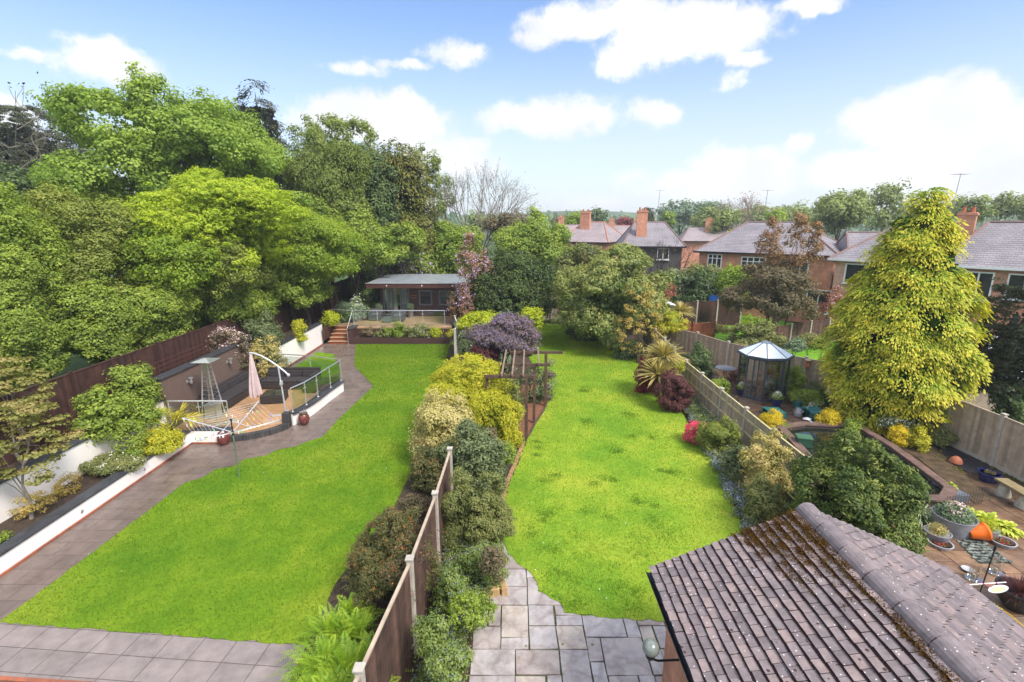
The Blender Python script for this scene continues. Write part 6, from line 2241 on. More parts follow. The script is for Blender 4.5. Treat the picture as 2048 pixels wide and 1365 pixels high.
def bistro_chair(lb, x_, y_, rz):
    th = thing('bistro_chair', lb, 'chair', (x_, y_, .03), 'ornate metal bistro chairs')
    Rm = Matrix.Rotation(rz, 3, 'Z')
    def L(a_, b_, c_):
        return Rm @ Vector((a_, b_, 0)) + Vector((x_, y_, c_ + .03))
    s = MB()
    s.lathe((x_, y_, .47), [(.20, 0), (.21, .02), (.19, .03)], 20)
    s.build('seat', M['iron'], th, smooth=True)
    for a_, b_ in ((-.16, -.15), (.16, -.15), (-.16, .15), (.16, .15)):
        MB().tube([L(a_, b_, .44), L(a_ * 1.2, b_ * 1.2, 0)], .012, 6).build('leg', M['iron'], th)
    bk = MB()
    bk.tube([L(-.18, .17, .44), L(-.21, .22, .75), L(-.12, .25, .95), L(0, .26, 1.0), L(.12, .25, .95), L(.21, .22, .75), L(.18, .17, .44)], .013, 6)
    for t_ in (-.1, 0, .1):
        bk.tube([L(t_, .18, .44), L(t_ * 1.6, .22, .7), L(t_ * .6, .245, .95)], .009, 5)
    bk.build('backrest', M['iron'], th, smooth=True)


x_, y_ = G(1425, 762)
bistro_chair('dark ornate metal bistro chair standing behind the round table', x_ - .2, y_ + .35, .4)
bistro_chair('dark ornate metal bistro chair pushed in on the near left of the round table', G(1427, 782)[0], G(1427, 782)[1], 2.4)
# watering can
x_, y_ = G(1596, 832, .03)
th = thing('watering_can', 'dull zinc watering can with a long spout on the patio', 'watering can', (x_, y_, .03))
MB().lathe((x_, y_, .03), [(.13, 0), (.135, .01), (.12, .2), (.09, .25), (.09, .27)], 22).build('body', M['galvlight'], th, smooth=True)
MB().tube([(x_ + .10, y_, .10), (x_ + .3, y_ + .05, .28), (x_ + .42, y_ + .08, .42)], [.03, .018, .014], 10).lathe((x_ + .43, y_ + .08, .42), [(.014, 0), (.05, .05), (.05, .06)], 14, M=Matrix.Rotation(R(50), 3, 'Y')).build('spout', M['galvlight'], th, smooth=True)
MB().tube([(x_ - .12, y_, .10), (x_ - .2, y_, .25), (x_ - .12, y_, .38), (x_ + .03, y_, .36), (x_ + .06, y_, .27)], .011, 8).build('handle', M['galvlight'], th, smooth=True)
th = thing('wall_light', 'small terracotta bird box fixed on the fence post right of the greenhouse', 'bird box', (12.9, 20.65, 1.0))
MB().box((12.93, 20.62, 1.17), (.14, .12, .30)).build('box', M['terracotta'], th)
MB().box((12.93, 20.60, 1.335), (.19, .18, .03)).build('roof', M['fencegrey'], th, vattr=True)
th.name = 'bird_box'
# terracotta saucer
x_, y_ = G(1539, 857, .03)
th = thing('terracotta_saucer', 'wide ochre saucer lying beside the yellow heather', 'saucer', (x_, y_, .03))
MB().lathe((x_, y_, .03), [(.22, 0), (.27, .06), (.275, .06), (.24, .03), (.05, .02)], 28).build('saucer', mat('ochre_clay', (.45, .22, .05), .5, .2, 8), th, smooth=True)

# pond
PZ = .36
pond_out = [G(1560, 858, PZ), G(1600, 842, PZ), G(1715, 846, PZ), G(1800, 880, PZ), G(1925, 985, PZ), G(1905, 1001, PZ), G(1828, 999, PZ), G(1700, 1000, PZ)]
po = [(9.05, 15.2), (9.75, 16.05), (12.15, 15.95), (11.85, 11.25), (9.3, 11.15), (9.1, 13.2)]
po = [G(1556, 852, PZ), (G(1600, 842, PZ)[0], 16.1), (G(1720, 850, PZ)[0], 15.9), (12.1, 14.2), (G(1903, 978, PZ)[0] + .12, G(1903, 978, PZ)[1]), (G(1903, 1002, PZ)[0], G(1903, 1000, PZ)[1]), (8.9, 11.25), (8.75, 13)]
th = thing('raised_pond', 'raised garden pond with brick coping behind the big dark bush', 'pond', (10.5, 13.5, 0))
cw = Vector((sum(p_[0] for p_ in po) / len(po), sum(p_[1] for p_ in po) / len(po)))
pin = []
for i in range(len(po)):
    a_, b_, c_ = Vector(po[i - 1]), Vector(po[i]), Vector(po[(i + 1) % len(po)])
    n1 = Vector((-(b_ - a_).y, (b_ - a_).x)).normalized()
    n2 = Vector((-(c_ - b_).y, (c_ - b_).x)).normalized()
    n_ = (n1 + n2).normalized()
    if n_.dot(cw - b_) < 0:
        n_ = -n_
    k_ = .20 / max(.5, abs(n_.dot(n1)))
    pin.append(tuple(b_ + n_ * k_))
n_ = len(po)
wl = MB()
wl.add([(x, y, 0) for x, y in po] + [(x, y, PZ - .05) for x, y in po] + [(x, y, PZ - .05) for x, y in pin] + [(x, y, 0) for x, y in pin],
       [f for i in range(n_) for f in ((i, (i + 1) % n_, n_ + (i + 1) % n_, n_ + i), (2 * n_ + i, 2 * n_ + (i + 1) % n_, 3 * n_ + (i + 1) % n_, 3 * n_ + i), (n_ + i, n_ + (i + 1) % n_, 2 * n_ + (i + 1) % n_, 2 * n_ + i))])
wl.build('wall', mat('dark_pond_wall', (.07, .05, .045), .8, .4, 8, bs=20), th)
cpg = MB()
po2 = [tuple(cw + (Vector(p_) - cw) * 1.02) for p_ in po]
pi2 = [tuple(cw + (Vector(p_) - cw) * .985) for p_ in pin]
cpg.add([(x, y, PZ - .045) for x, y in po2] + [(x, y, PZ) for x, y in po2] + [(x, y, PZ) for x, y in pi2] + [(x, y, PZ - .045) for x, y in pi2],
        [f for i in range(n_) for f in ((i, (i + 1) % n_, n_ + (i + 1) % n_, n_ + i), (n_ + i, n_ + (i + 1) % n_, 2 * n_ + (i + 1) % n_, 2 * n_ + i), (2 * n_ + i, 2 * n_ + (i + 1) % n_, 3 * n_ + (i + 1) % n_, 3 * n_ + i))])
cpg.build('coping', M['pondbrick'], th)
MB().prism(pin, .0, .22).build('water', M['pond'], th)
th = thing('pond_filter', 'dark green pond filter box with paler lid standing in the pond corner', 'filter box', G(1608, 880, .25) + (.24,))
fx, fy = G(1610, 892, .25)
MB().box((fx, fy + .1, .36), (.42, .36, .28), rz=-.3).build('box', mat('green_plastic', (.02, .07, .04), .5, .2, 5), th, bevel=.01)
MB().box((fx, fy + .1, .515), (.45, .39, .03), rz=-.3).build('lid', mat('green_lid', (.05, .13, .07), .5, .2, 5), th)
x_, y_ = G(1614, 840, PZ)
th = thing('pond_spout', 'small grey stone waterspout on the back coping of the pond', 'ornament', (x_, y_, PZ))
MB().lathe((x_, y_ + .02, PZ), [(.13, 0), (.15, .03), (.12, .05), (.05, .08)], 16, sy=.7).bar((x_, y_, PZ + .03), (x_, y_ - .3, PZ + .02), .06, .02).build('spout', M['galvlight'], th, smooth=True)
# low wire netting beside the pond
th = thing('wire_netting', 'short dark wire netting between the pond corner and the patio', 'netting', G(1915, 985, 0) + (0,))
a_, b_ = Vector((*G(1893, 1003, .36), .0)), Vector((*G(1962, 1010, 0), 0))
nw = MB()
for k in range(14):
    q = a_.lerp(b_, k / 13)
    nw.bar(q, q + Vector((0, 0, .5)), .005)
for k in range(6):
    nw.bar(a_ + Vector((0, 0, .08 * k + .05)), b_ + Vector((0, 0, .08 * k + .05)), .005)
nw.build('netting', M['iron'], th)
# grey shelter roof seen through the yew
x1_, z1_ = T(1970, 720, 17.8)
th = thing('shed', 'pale grey sheet shed roof beyond the dark yew at the right edge', 'shed', (18.6, 18.5, 0))
MB().box((18.9, 19.0, z1_ / 2 - .3), (3.2, 2.5, z1_ - .5)).build('wall', M['fencegrey'], th, vattr=True)
MB().box((18.8, 18.8, z1_ - .15), (3.9, 3.0, .06), M=Matrix.Rotation(R(18), 3, 'X')).build('roof', mat('pale_grey_sheet', (.55, .56, .62), .4, .1, 5), th)
# small coloured things in the back gardens
x_, z_ = T(1440, 595, 34.5)
th = thing('blue_tub', 'small blue plastic toy seat behind the far brown fence', 'toy', (x_, 35.5, z_ - .5))
MB().lathe((x_, 35.5, z_ - .5), [(.35, 0), (.42, .5), (.45, .52), (.38, .5)], 14).build('tub', mat('bright_blue', (.03, .18, .7), .4, .1, 5), th, smooth=True)
x_, z_ = T(1300, 604, 31)
th = thing('shed', 'white sheet roofed lean-to behind the red acer', 'shed', (x_ + .3, 31, 0))
MB().box((x_ + .4, 31.3, z_ / 2 - .1), (1.6, 1.4, z_ - .1)).build('wall', M['fenceold'], th, vattr=True)
MB().box((x_ + .4, 31.2, z_ + .02), (2.2, 1.7, .05), M=Matrix.Rotation(R(8), 3, 'Y')).build('roof', M['white'], th)

# ================================================================== TREES ON THE LEFT
ZL = .85
# (behind the bank fence, from far to near)
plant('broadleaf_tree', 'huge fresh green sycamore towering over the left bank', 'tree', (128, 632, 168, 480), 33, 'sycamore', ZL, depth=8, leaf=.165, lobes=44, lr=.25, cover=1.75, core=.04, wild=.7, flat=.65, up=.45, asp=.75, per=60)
plant('cedar_tree', 'dark blue-grey cedar behind the sycamore at the left edge', 'tree', (-90, 185, 205, 430), 42, 'cedar', ZL, depth=6, leaf=.22, lobes=20, lr=.34, cover=1.6, flat=.25, up=.75, asp=.35)
bare_tree('cedar_tree', 'bare grey spiky cedar limbs rising against the sky at the left edge', (T(45, 400, 41)[0], 41, ZL), 16.5, .22, .45, 4, 'palebark', nmain=5, lean=.8, leafm='cedar', leafn=3, leaf=.22, seed=3)
spray_conifer('spruce_tree', 'dark narrow spruce tip showing behind the right shoulder of the sycamore', T(523, 300, 46)[0], 46, ZL, [(3, 3.5), (10, 3.0), (14, 2.2), (17, 1.2), (T(523, 162, 46)[1] - ZL, .1)], 'darkconifer', 900, 1.1, 5, lw=.11, per=16)
plant('broadleaf_tree', 'soft olive green willow between the sycamore and the dark conifer', 'tree', (572, 735, 262, 460), 37, 'willow', ZL, leaf=.19, lobes=22, lr=.34, cover=2.2, hang=.8, asp=.35)
plant('broadleaf_tree', 'loose topped grey-green tree with sky gaps above the willow', 'tree', (610, 765, 242, 400), 45, 'willow', ZL, leaf=.24, lobes=22, lr=.28, cover=1.25, core=.02, asp=.5)
plant('broadleaf_tree', 'sparse light tree with sky showing through right of the sycamore', 'tree', (578, 650, 232, 330), 42, 'willow', ZL, leaf=.22, lobes=14, lr=.3, cover=.9, core=.0, asp=.45)
plant('broadleaf_tree', 'dark evergreen oak in front of the golden-tipped conifer', 'tree', (680, 800, 285, 500), 39, 'evergreen', ZL, leaf=.20, lobes=18, lr=.36)
xg, _ = T(800, 480, 41)
spray_conifer('cypress_tree', 'tall dark cypress with golden drooping tips left of the bare tree', xg, 41.5, ZL, [(.8, 1.6), (3, 2.4), (6, 2.7), (9, 2.4), (12, 1.7), (T(790, 265, 41)[1] - ZL - .5, .25)], 'goldconifer2', 1500, 1.3, 7, lw=.11, per=18)
plant('broadleaf_tree', 'thin airy birch right of the dark cypress', 'tree', (822, 886, 285, 440), 50, 'willow', ZL, leaf=.24, lobes=14, lr=.3, cover=.8, core=0, asp=.45)
plant('broadleaf_tree', 'thin grey-green birch between the cypress and the bare tree', 'tree', (868, 912, 330, 450), 56, 'far', 0, leaf=.26, lobes=10, lr=.32, cover=.7, core=0)
bare_tree('bare_tree', 'tall bare tree with a fan of fine twigs against the sky in the middle distance', (T(950, 452, 55)[0], 55, 0), 12.6, .16, .32, 5, 'palebark', nmain=7, lean=.75, leafm='hebe', leafn=1, leaf=.12, seed=8)
# yellow-green and olive trees nearer the bank fence
plant('broadleaf_tree', 'brilliant yellow-green tree in front of the sycamore', 'tree', (285, 610, 334, 565), 24, 'robinia', ZL, depth=3.6, leaf=.125, lobes=30, lr=.3, cover=2.3, flat=.45, up=.6, asp=.5)
plant('broadleaf_tree', 'yellow-green tree trailing over the brown fence left of the garden office', 'tree', (468, 736, 412, 572), 30, 'yellowgreen', ZL, depth=3.4, leaf=.14, lobes=26, lr=.3, cover=2.2, asp=.5)
plant('broadleaf_tree', 'olive yellow tree with dark bare limbs showing, at the left', 'tree', (40, 340, 390, 640), 20, 'olive', ZL, depth=2.8, leaf=.11, lobes=26, lr=.3, cover=1.5, core=.02, asp=.55, bark='darkbark', trunk=.13)
plant('broadleaf_tree', 'fresh green tree cut off by the left edge', 'tree', (-140, 130, 350, 640), 16.5, 'bright', ZL, depth=2.2, leaf=.10, lobes=22, lr=.3, cover=2.2)
for bx_, D_, lf_, lb in [((-130, 150, 540, 808), 15.4, 'hornbeam', 'dense dark green hornbeam bush over the near end of the brown fence'),
                         ((90, 290, 550, 765), 17.7, 'hornbeam', 'dense green hornbeam bush over the brown fence, second from the near end'),
                         ((215, 420, 535, 718), 20.6, 'hornbeam', 'dense mid green hornbeam bush above the brown screen wall'),
                         ((370, 545, 540, 672), 24.6, 'hornbeam', 'mid green hornbeam bush above the white flowering climber'),
                         ((500, 655, 522, 622), 28.8, 'hornbeam', 'mid green hornbeam bush hanging over the fence near the steps')]:
    plant('hornbeam_tree', lb, 'tree', bx_, D_, lf_, ZL, depth=1.6 if D_ < 19 else 2.2, lobes=22, lr=.34, cover=2.6, leaf=.0056 * D_, group='hornbeam bushes behind the brown fence')
plant('broadleaf_tree', 'greyish olive shrubby tree rising above the hornbeam bushes', 'tree', (330, 520, 470, 600), 22.5, 'olive', ZL, depth=2, lobes=18, leaf=.12, cover=1.6)
plant('broadleaf_tree', 'rounded mid green tree below the willow', 'tree', (640, 765, 420, 520), 36, 'hornbeam', ZL, leaf=.19, lobes=16)
plant('broadleaf_tree', 'lime green small tree below the dark conifer', 'tree', (715, 800, 462, 540), 35.5, 'bright', ZL, leaf=.18, lobes=14)
plant('lilac_tree', 'lilac tree dotted with pale mauve flowers behind the garden office', 'tree', (742, 862, 492, 562), 40, 'hornbeam', ZL, leaf=.19, bloom=('lilac', .022, .20), lobes=14)
plant('lilac_tree', 'shrubby tree with hanging cream flower tassels above the garden office', 'tree', (800, 872, 430, 505), 43, 'dusty', ZL, leaf=.2, bloom=('white', .03, .16), lobes=12, cover=1.8)
plant('broadleaf_tree', 'bright green rounded tree behind the office roof', 'tree', (838, 965, 442, 562), 42, 'bright', ZL, leaf=.2, lobes=20, bark='darkbark')
plant('broadleaf_tree', 'brownish bare-topped small tree under the bare fan tree', 'tree', (965, 1035, 425, 480), 52, 'dusty', 0, leaf=.24, cover=1.1, lobes=12)
plant('broadleaf_tree', 'dark shaded small tree beside the far end of the brown fence', 'tree', (700, 760, 530, 620), 38.5, 'evergreen', ZL, leaf=.18, lobes=12)
plant('broadleaf_tree', 'dark green undergrowth tree at the left edge below the cedar', 'tree', (-120, 130, 300, 480), 30, 'evergreen', ZL, leaf=.18, lobes=16)
plant('broadleaf_tree', 'mixed green tree filling the gap under the sycamore', 'tree', (120, 420, 380, 520), 28, 'hornbeam', ZL, leaf=.17, lobes=20)
plant('broadleaf_tree', 'dull green tree standing under the right side of the sycamore', 'tree', (560, 700, 400, 560), 33, 'hornbeam', ZL, leaf=.17, lobes=20)

FILL = [((225, 470, 445, 600), 21.5, 'yellowgreen', 'loose yellow-green growth between the olive tree and the brilliant yellow-green tree'),
        ((400, 560, 478, 602), 26, 'olive', 'thin olive growth in front of the brilliant yellow-green tree, right side'),
        ((590, 725, 470, 560), 32.5, 'hornbeam', 'mid green growth behind the tree trailing over the fence'),
        ((-60, 140, 470, 640), 16.2, 'hornbeam', 'hornbeam growth filling the gap under the fresh green edge tree'),
        ((95, 250, 500, 640), 18.2, 'olive', 'olive growth below the dark bare limbs'),
        ((520, 640, 380, 500), 31.5, 'sycamore', 'low right-hand bough mass of fresh green leaves beside the sycamore'),
        ((90, 260, 330, 450), 30, 'sycamore', 'low left-hand mass of fresh green leaves below the sycamore'),
        ((640, 740, 380, 480), 36.5, 'willow', 'lower soft green willow growth left of the dark evergreen'),
        ((760, 850, 440, 520), 38, 'hornbeam', 'dull green growth at the foot of the dark cypress')]
for bx_, D_, lf_, lb in FILL:
    plant('broadleaf_tree', lb, 'tree', bx_, D_, lf_, ZL, leaf=.0054 * D_, lobes=20, lr=.30, cover=1.5, core=.03)

# ================================================================== BED PLANTS, LEFT BANK
plant('katsura_tree', 'small bronze and green leaved tree in the raised bed at the left edge', 'tree', (-60, 160, 775, 985), 10.5, 'bronze', .33, depth=.8, leaf=.065, lobes=26, lr=.22, cover=.6, flat=.18, up=.8, per=60, asp=.9, core=.0, bark='palebark', trunk=.035, ground=(-11.45, 10.35))
plant('katsura_tree', 'upper bronze and green leaved small tree behind the white wall at the left edge', 'tree', (-80, 110, 690, 860), 11.6, 'bronze', .95, depth=.7, leaf=.07, lobes=22, lr=.24, cover=.85, flat=.2, up=.8, per=60, asp=.9, core=.0, bark='palebark', trunk=.04)
plant('shrub', 'green broad-leaved shrub in front of the brown fence', 'shrub', (150, 262, 765, 880), 13.6, 'hornbeam', .95, leaf=.10, lobes=16, cover=1.6)
plant('shrub', 'loose green climbing shrub beside the end of the brown screen wall', 'shrub', (222, 318, 720, 800), 15.4, 'hornbeam', .95, leaf=.09, lobes=14, cover=1.5)
plant('shrub', 'small young green tree in the raised bed against the white wall', 'shrub', (218, 300, 842, 900), 13.3, 'hornbeam', .33, leaf=.07, lobes=12, cover=.9, core=0, ground=(-11.3, 12.9), trunk=.02)
plant('shrub', 'leafy green shrub in the raised bed left of the palm', 'shrub', (255, 320, 800, 850), 14.3, 'hornbeam', .95, leaf=.08, lobes=12)
plant('shrub', 'green and yellow shrub under the palm in the raised bed', 'shrub', (270, 370, 855, 925), 13.9, 'berberis', .33, leaf=.06, lobes=14, cover=1.8)
plant('shrub', 'low mound of green flowering cover along the raised bed', 'shrub', (165, 300, 905, 985), 12.7, 'hebe', .33, depth=.5, leaf=.045, lobes=18, bloom=('white', .012, .04), ground=(-11.4, 12.6))
plant('shrub', 'thin yellow-twigged shrub in the raised bed beside the spotlight', 'shrub', (108, 170, 945, 1010), 11.5, 'amber', .33, leaf=.045, lobes=12, cover=.7, core=0)
plant('shrub', 'thin yellow-green shrub in the raised bed at the foot of the bronze tree', 'shrub', (30, 125, 975, 1065), 10.6, 'amber', .33, leaf=.045, lobes=14, cover=.55, core=0)
plant('shrub', 'small bright green plant at the near end of the raised bed', 'shrub', (-30, 20, 1070, 1110), 9.4, 'bright', .33, leaf=.06, lobes=8)
plant('climber', 'pale pink flowering climber above the brown screen wall', 'climber', (412, 498, 655, 712), 20.8, 'dusty', .95, depth=.4, leaf=.07, bloom=('palepink', .10, .055), cover=1.0, core=0, lobes=14)
plant('shrub', 'dark green conifer-like shrub against the brown fence beyond the brown screen wall', 'shrub', (492, 560, 630, 720), 23.2, 'viburnum', .95, leaf=.09, lobes=14)
plant('shrub', 'yellow and white variegated shrub at the far end of the corner sofa', 'shrub', (500, 572, 672, 775), 21.75, 'variegated', .1, depth=.5, leaf=.085, lobes=16, cover=1.3, ground=(-11.1, 22.2))
plant('shrub', 'small light green shrub on top of the far white wall', 'shrub', (585, 610, 640, 672), 25.5, 'berberis', .95, leaf=.09, lobes=8)
plant('shrub', 'lime shrub at the top of the steps beside the glass railing', 'shrub', (644, 676, 618, 650), 29.4, 'lime', 1.0, leaf=.10, lobes=9)
plant('shrub', 'white flowering slim shrub against the brown fence beside the upper deck', 'shrub', (695, 722, 592, 625), 32.5, 'whitegreen', 1.0, leaf=.11, lobes=8, bloom=('white', .06, .09), cover=1)
plant('shrub', 'green fern-like planting left of the upper deck behind the glass', 'shrub', (670, 735, 605, 650), 31.6, 'bluegreen', .95, leaf=.12, lobes=12)
plant('shrub', 'shaded green shrub in the corner left of the garden office', 'shrub', (725, 765, 578, 622), 35, 'evergreen', .95, leaf=.13, lobes=10)
plant('shrub', 'dull green low shrub between the fence and the office', 'shrub', (718, 752, 602, 630), 33.5, 'hebe', .95, leaf=.12, lobes=8)
# palm
px_, D_ = 335, 14.6
x_, z_ = T(338, 838, D_)
rng = np.random.default_rng(31)
th = thing('fan_palm', 'yellow-green fan palm in the raised bed beside the low glass railing', 'palm', (x_, D_, .33))
for k in range(13):
    a_ = k * 2.4
    e_ = rng.uniform(.15, 1.1)
    st = Vector((x_, D_, .75))
    en = st + Vector((math.cos(a_) * math.cos(e_), math.sin(a_) * math.cos(e_), math.sin(e_) * .9)) * rng.uniform(.45, .65)
    MB().tube([st, (st + en) / 2 + Vector((0, 0, .05)), en], [.012, .010, .008], 5).build('frond_stalk', LEAF['palm'], th)
    d_ = (en - st).normalized()
    n_ = 26
    s_ = Vector((-math.sin(a_), math.cos(a_), 0))
    upv = s_.cross(d_)
    Qs = []
    for j in range(n_):
        t_ = (j / (n_ - 1) - .5) * 4.0
        dr_ = (d_ * math.cos(t_) + s_ * math.sin(t_) + upv * .10 * rng.normal()).normalized()
        L_ = .52 * (1 - .12 * abs(t_)) * rng.uniform(.9, 1.1)
        sd_ = dr_.cross(Vector((0, 0, 1))).normalized() * .017
        m_ = en + dr_ * L_ * .6 - Vector((0, 0, .02))
        tp_ = en + dr_ * L_ - Vector((0, 0, .12 * L_ + .03))
        Qs.append([en, m_ - sd_, tp_, m_ + sd_])
    Q = np.array([[tuple(v) for v in q] for q in Qs])
    leafmesh('frond', Q, np.full(n_, rng.random()), LEAF['palm'], th)
MB().tube([(x_, D_, .3), (x_, D_, .78)], [.10, .08], 10).build('trunk', M['bark'], th, smooth=True)
x_, z_ = T(268, 815, 15.0)
Q, V = frond_quads(rng, (x_, 15.0, 1.0), 16, .9, .16, droop=1.0)
th = thing('palm', 'small green feathery palm behind the white wall left of the fan palm', 'palm', (x_, 15, .95))
leafmesh('frond', Q, V, LEAF['hebe'], th)
# planter below the deck
for bx_, lf_, lb, kw in [((720, 748, 655, 682), 'dusty', 'thin brownish rose in the dark planter nearest the steps', dict(cover=.9, core=0)),
                         ((752, 780, 655, 678), 'hebe', 'small grey-green shrub in the dark planter, second from the steps', dict(cover=1.2)),
                         ((768, 785, 655, 682), 'bright', 'small bright green shrub in the dark planter, third from the steps', dict(cover=1.4)),
                         ((783, 812, 642, 672), 'bright', 'upright bright green leafy shrub in the middle of the dark planter', dict(cover=1.2)),
                         ((813, 862, 648, 682), 'hebe', 'domed grey-green shrub in the dark planter', dict(cover=2.2, bloom=('white', .02, .05))),
                         ((862, 884, 656, 678), 'lime', 'small lime hydrangea in the dark planter near its right end', dict(cover=1.3)),
                         ((893, 906, 658, 672), 'berberis', 'tiny yellow-green plant at the right end of the dark planter', dict(cover=1.2))]:
    plant('planter_shrub', lb, 'shrub', bx_, 29.15, lf_, .38, depth=.32, leaf=.085, lobes=9, ground=None, **kw)

# ================================================================== MIDDLE GARDEN PLANTS
plant('broadleaf_tree', 'bright spring green tree with a leaning dark trunk beyond the middle lawn', 'tree', (985, 1140, 424, 590), 42, 'bright', 0, leaf=.2, lobes=26, lr=.32, depth=3, bark='darkbark', ground=(T(1085, 600, 40)[0], 40))
plant('broadleaf_tree', 'dark green upright evergreen behind the bronze climber', 'tree', (935, 1112, 486, 672), 30.5, 'ivy', 0, leaf=.13, lobes=24, lr=.32, depth=1.9)
plant('broadleaf_tree', 'dark ivy-clad evergreen at the left of the middle garden end', 'tree', (905, 985, 560, 650), 31.0, 'ivy', 0, leaf=.13, lobes=16, lr=.34)
plant('climber', 'bronze leaved climber with mauve flowers hanging over the garden office corner', 'climber', (898, 1002, 462, 640), 30.3, 'clematis', 0, depth=1.0, leaf=.12, lobes=22, lr=.26, cover=.75, core=0, bloom=('lilac', .06, .10))
plant('broadleaf_tree', 'grey-green soft tree between the bright tree and the laurel', 'tree', (1100, 1205, 478, 655), 32, 'hebe', 0, leaf=.14, lobes=22, lr=.3, cover=1.9)
plant('laurel_tree', 'big laurel with glossy yellow-green leaves bulging over the middle lawn', 'tree', (1120, 1338, 494, 715), 27.5, 'laurel', 0, leaf=.15, lobes=34, lr=.27, cover=2.3, depth=3.0, asp=.45, up=.35)
plant('laurel_tree', 'paler laurel crown behind the big glossy laurel', 'tree', (1180, 1285, 502, 610), 30, 'hebe', 0, leaf=.15, lobes=22, lr=.3, cover=1.8, asp=.45)
bare_tree('bare_tree', 'small dark leafless tree above the laurel in front of the creeper house', (T(1318, 560, 40)[0], 40, 0), 6.6, .10, .42, 4, 'darkbark', nmain=4, lean=.6, seed=12)
plant('shrub', 'amber sparse shrub trailing down the right side of the laurel', 'shrub', (1238, 1325, 560, 705), 24.6, 'amber', 0, leaf=.085, lobes=18, cover=.26, core=0, depth=.7, stems=True)
plant('shrub', 'dark crimson acer behind the white lean-to roof', 'shrub', (1298, 1345, 552, 620), 32, 'redacer', 0, leaf=.13, lobes=12, cover=1.4)
plant('shrub', 'yellow-green bush behind the short pale fence', 'shrub', (1296, 1370, 612, 672), 27.2, 'berberis', 0, leaf=.10, lobes=14, cover=1.6)
plant('shrub', 'low dark green shrub at the foot of the laurel', 'shrub', (1225, 1295, 680, 715), 25.5, 'evergreen', 0, leaf=.11, lobes=12, depth=.6)
plant('shrub', 'low green plants at the far foot of the laurel beside the lawn', 'shrub', (1130, 1230, 645, 690), 30, 'evergreen', 0, leaf=.13, lobes=14, depth=.8)
plant('shrub', 'lime yellow dense shrub beside the pale panel fence', 'shrub', (918, 1012, 622, 672), 25.8, 'lime', 0, leaf=.11, lobes=18, lr=.34, depth=.9)
spray_conifer('conifer', 'small blue-grey conifer tip behind the violet shrub', T(1005, 640, 23.5)[0], 23.5, 0, [(.2, .6), (1.2, .45), (T(1005, 612, 23.5)[1], .05)], 'bluegreen', 260, .35, 3, lw=.05, per=14)
plant('shrub', 'bright lime fern-like shrub behind the violet shrub at the lawn end', 'shrub', (1040, 1088, 615, 660), 27.5, 'lime', 0, leaf=.12, lobes=12, cover=1.6)
plant('shrub', 'dome of violet blossom over the pergola', 'shrub', (935, 1082, 634, 722), 20.2, 'ceanothus', 0, depth=1.3, leaf=.085, lobes=26, lr=.3, cover=2.1, bloom=('violet', .05, .05))
plant('shrub', 'trailing violet shoots hanging right of the pergola posts', 'shrub', (1075, 1108, 718, 800), 19.2, 'ceanothus', 0, depth=.5, leaf=.08, lobes=12, cover=.7, core=0)
plant('shrub', 'grey leaved shrub below the lime shrub at the panel fence', 'shrub', (918, 972, 662, 722), 22.4, 'viburnum', 0, leaf=.10, lobes=14, bloom=('white', .01, .06))
plant('shrub', 'dark shrub with crimson leaves under the violet dome', 'shrub', (945, 1000, 685, 725), 19.6, 'purple', 0, leaf=.085, lobes=12, bloom=('pink', .01, .05))
plant('shrub', 'shaded green climber on the near pergola posts', 'shrub', (985, 1045, 745, 860), 16.4, 'hebe', 0, depth=.6, leaf=.075, lobes=16, cover=1.2, core=.02)
plant('shrub', 'dull violet growth at the back of the pergola', 'shrub', (1030, 1090, 725, 800), 18.9, 'viburnum', 0, depth=.5, leaf=.08, lobes=12, cover=.8, core=0)
plant('shrub', 'wide golden-green feathery shrub in front of the pergola', 'shrub', (846, 1020, 706, 832), 16.2, 'berberis', 0, depth=1.2, leaf=.075, lobes=34, lr=.27, cover=2.2, asp=.45)
plant('shrub', 'lower golden-green shoots drooping towards the middle lawn', 'shrub', (925, 1045, 775, 890), 14.9, 'berberis', 0, depth=.8, leaf=.07, lobes=26, lr=.28, cover=1.7, hang=.5, asp=.4)
plant('shrub', 'cream flowering shrub on a leaning dark stem beside the left lawn', 'shrub', (815, 950, 774, 888), 13.6, 'cream', 0, depth=.85, leaf=.065, lobes=28, lr=.26, cover=1.7, core=.02, bark='darkbark', ground=(-1.75, 12.0), trunk=.035)
plant('shrub', 'pinkish brown twiggy shrub behind the grey-green bush', 'shrub', (965, 1000, 850, 905), 13.2, 'dusty', 0, leaf=.06, lobes=10, cover=1.0)
plant('shrub', 'grey-green small-leaved bush standing behind the end of the board fence', 'shrub', (882, 1005, 842, 985), 11.9, 'viburnum', 0, depth=.85, leaf=.065, lobes=32, lr=.28, cover=2.4)
plant('shrub', 'pale green leafy clump beside the brick edging', 'shrub', (985, 1030, 885, 935), 12.6, 'bright', 0, leaf=.07, lobes=12, cover=1.4)
plant('shrub', 'wiry small-leaved green shrub leaning on the board fence', 'shrub', (880, 1025, 935, 1125), 9.7, 'hebe', 0, depth=.62, leaf=.045, lobes=34, lr=.26, cover=1.7, asp=.45)
plant('shrub', 'brownish heather shrub at the left foot of the fence end', 'shrub', (820, 900, 885, 985), 12.2, 'cotoneaster', 0, leaf=.05, lobes=18, cover=1.5, depth=.6)
plant('shrub', 'low green weeds on the bare soil strip beside the left lawn', 'shrub', (800, 855, 985, 1030), 10.9, 'dusty', 0, leaf=.045, lobes=10, cover=.8)
plant('shrub', 'cotoneaster with orange flowers spilling over the board fence', 'shrub', (690, 872, 1018, 1230), 8.1, 'cotoneaster', 0, depth=.75, leaf=.034, lobes=40, lr=.25, cover=1.5, asp=.5, wild=1.1, bloom=('orange', .007, .018))
rng = np.random.default_rng(55)
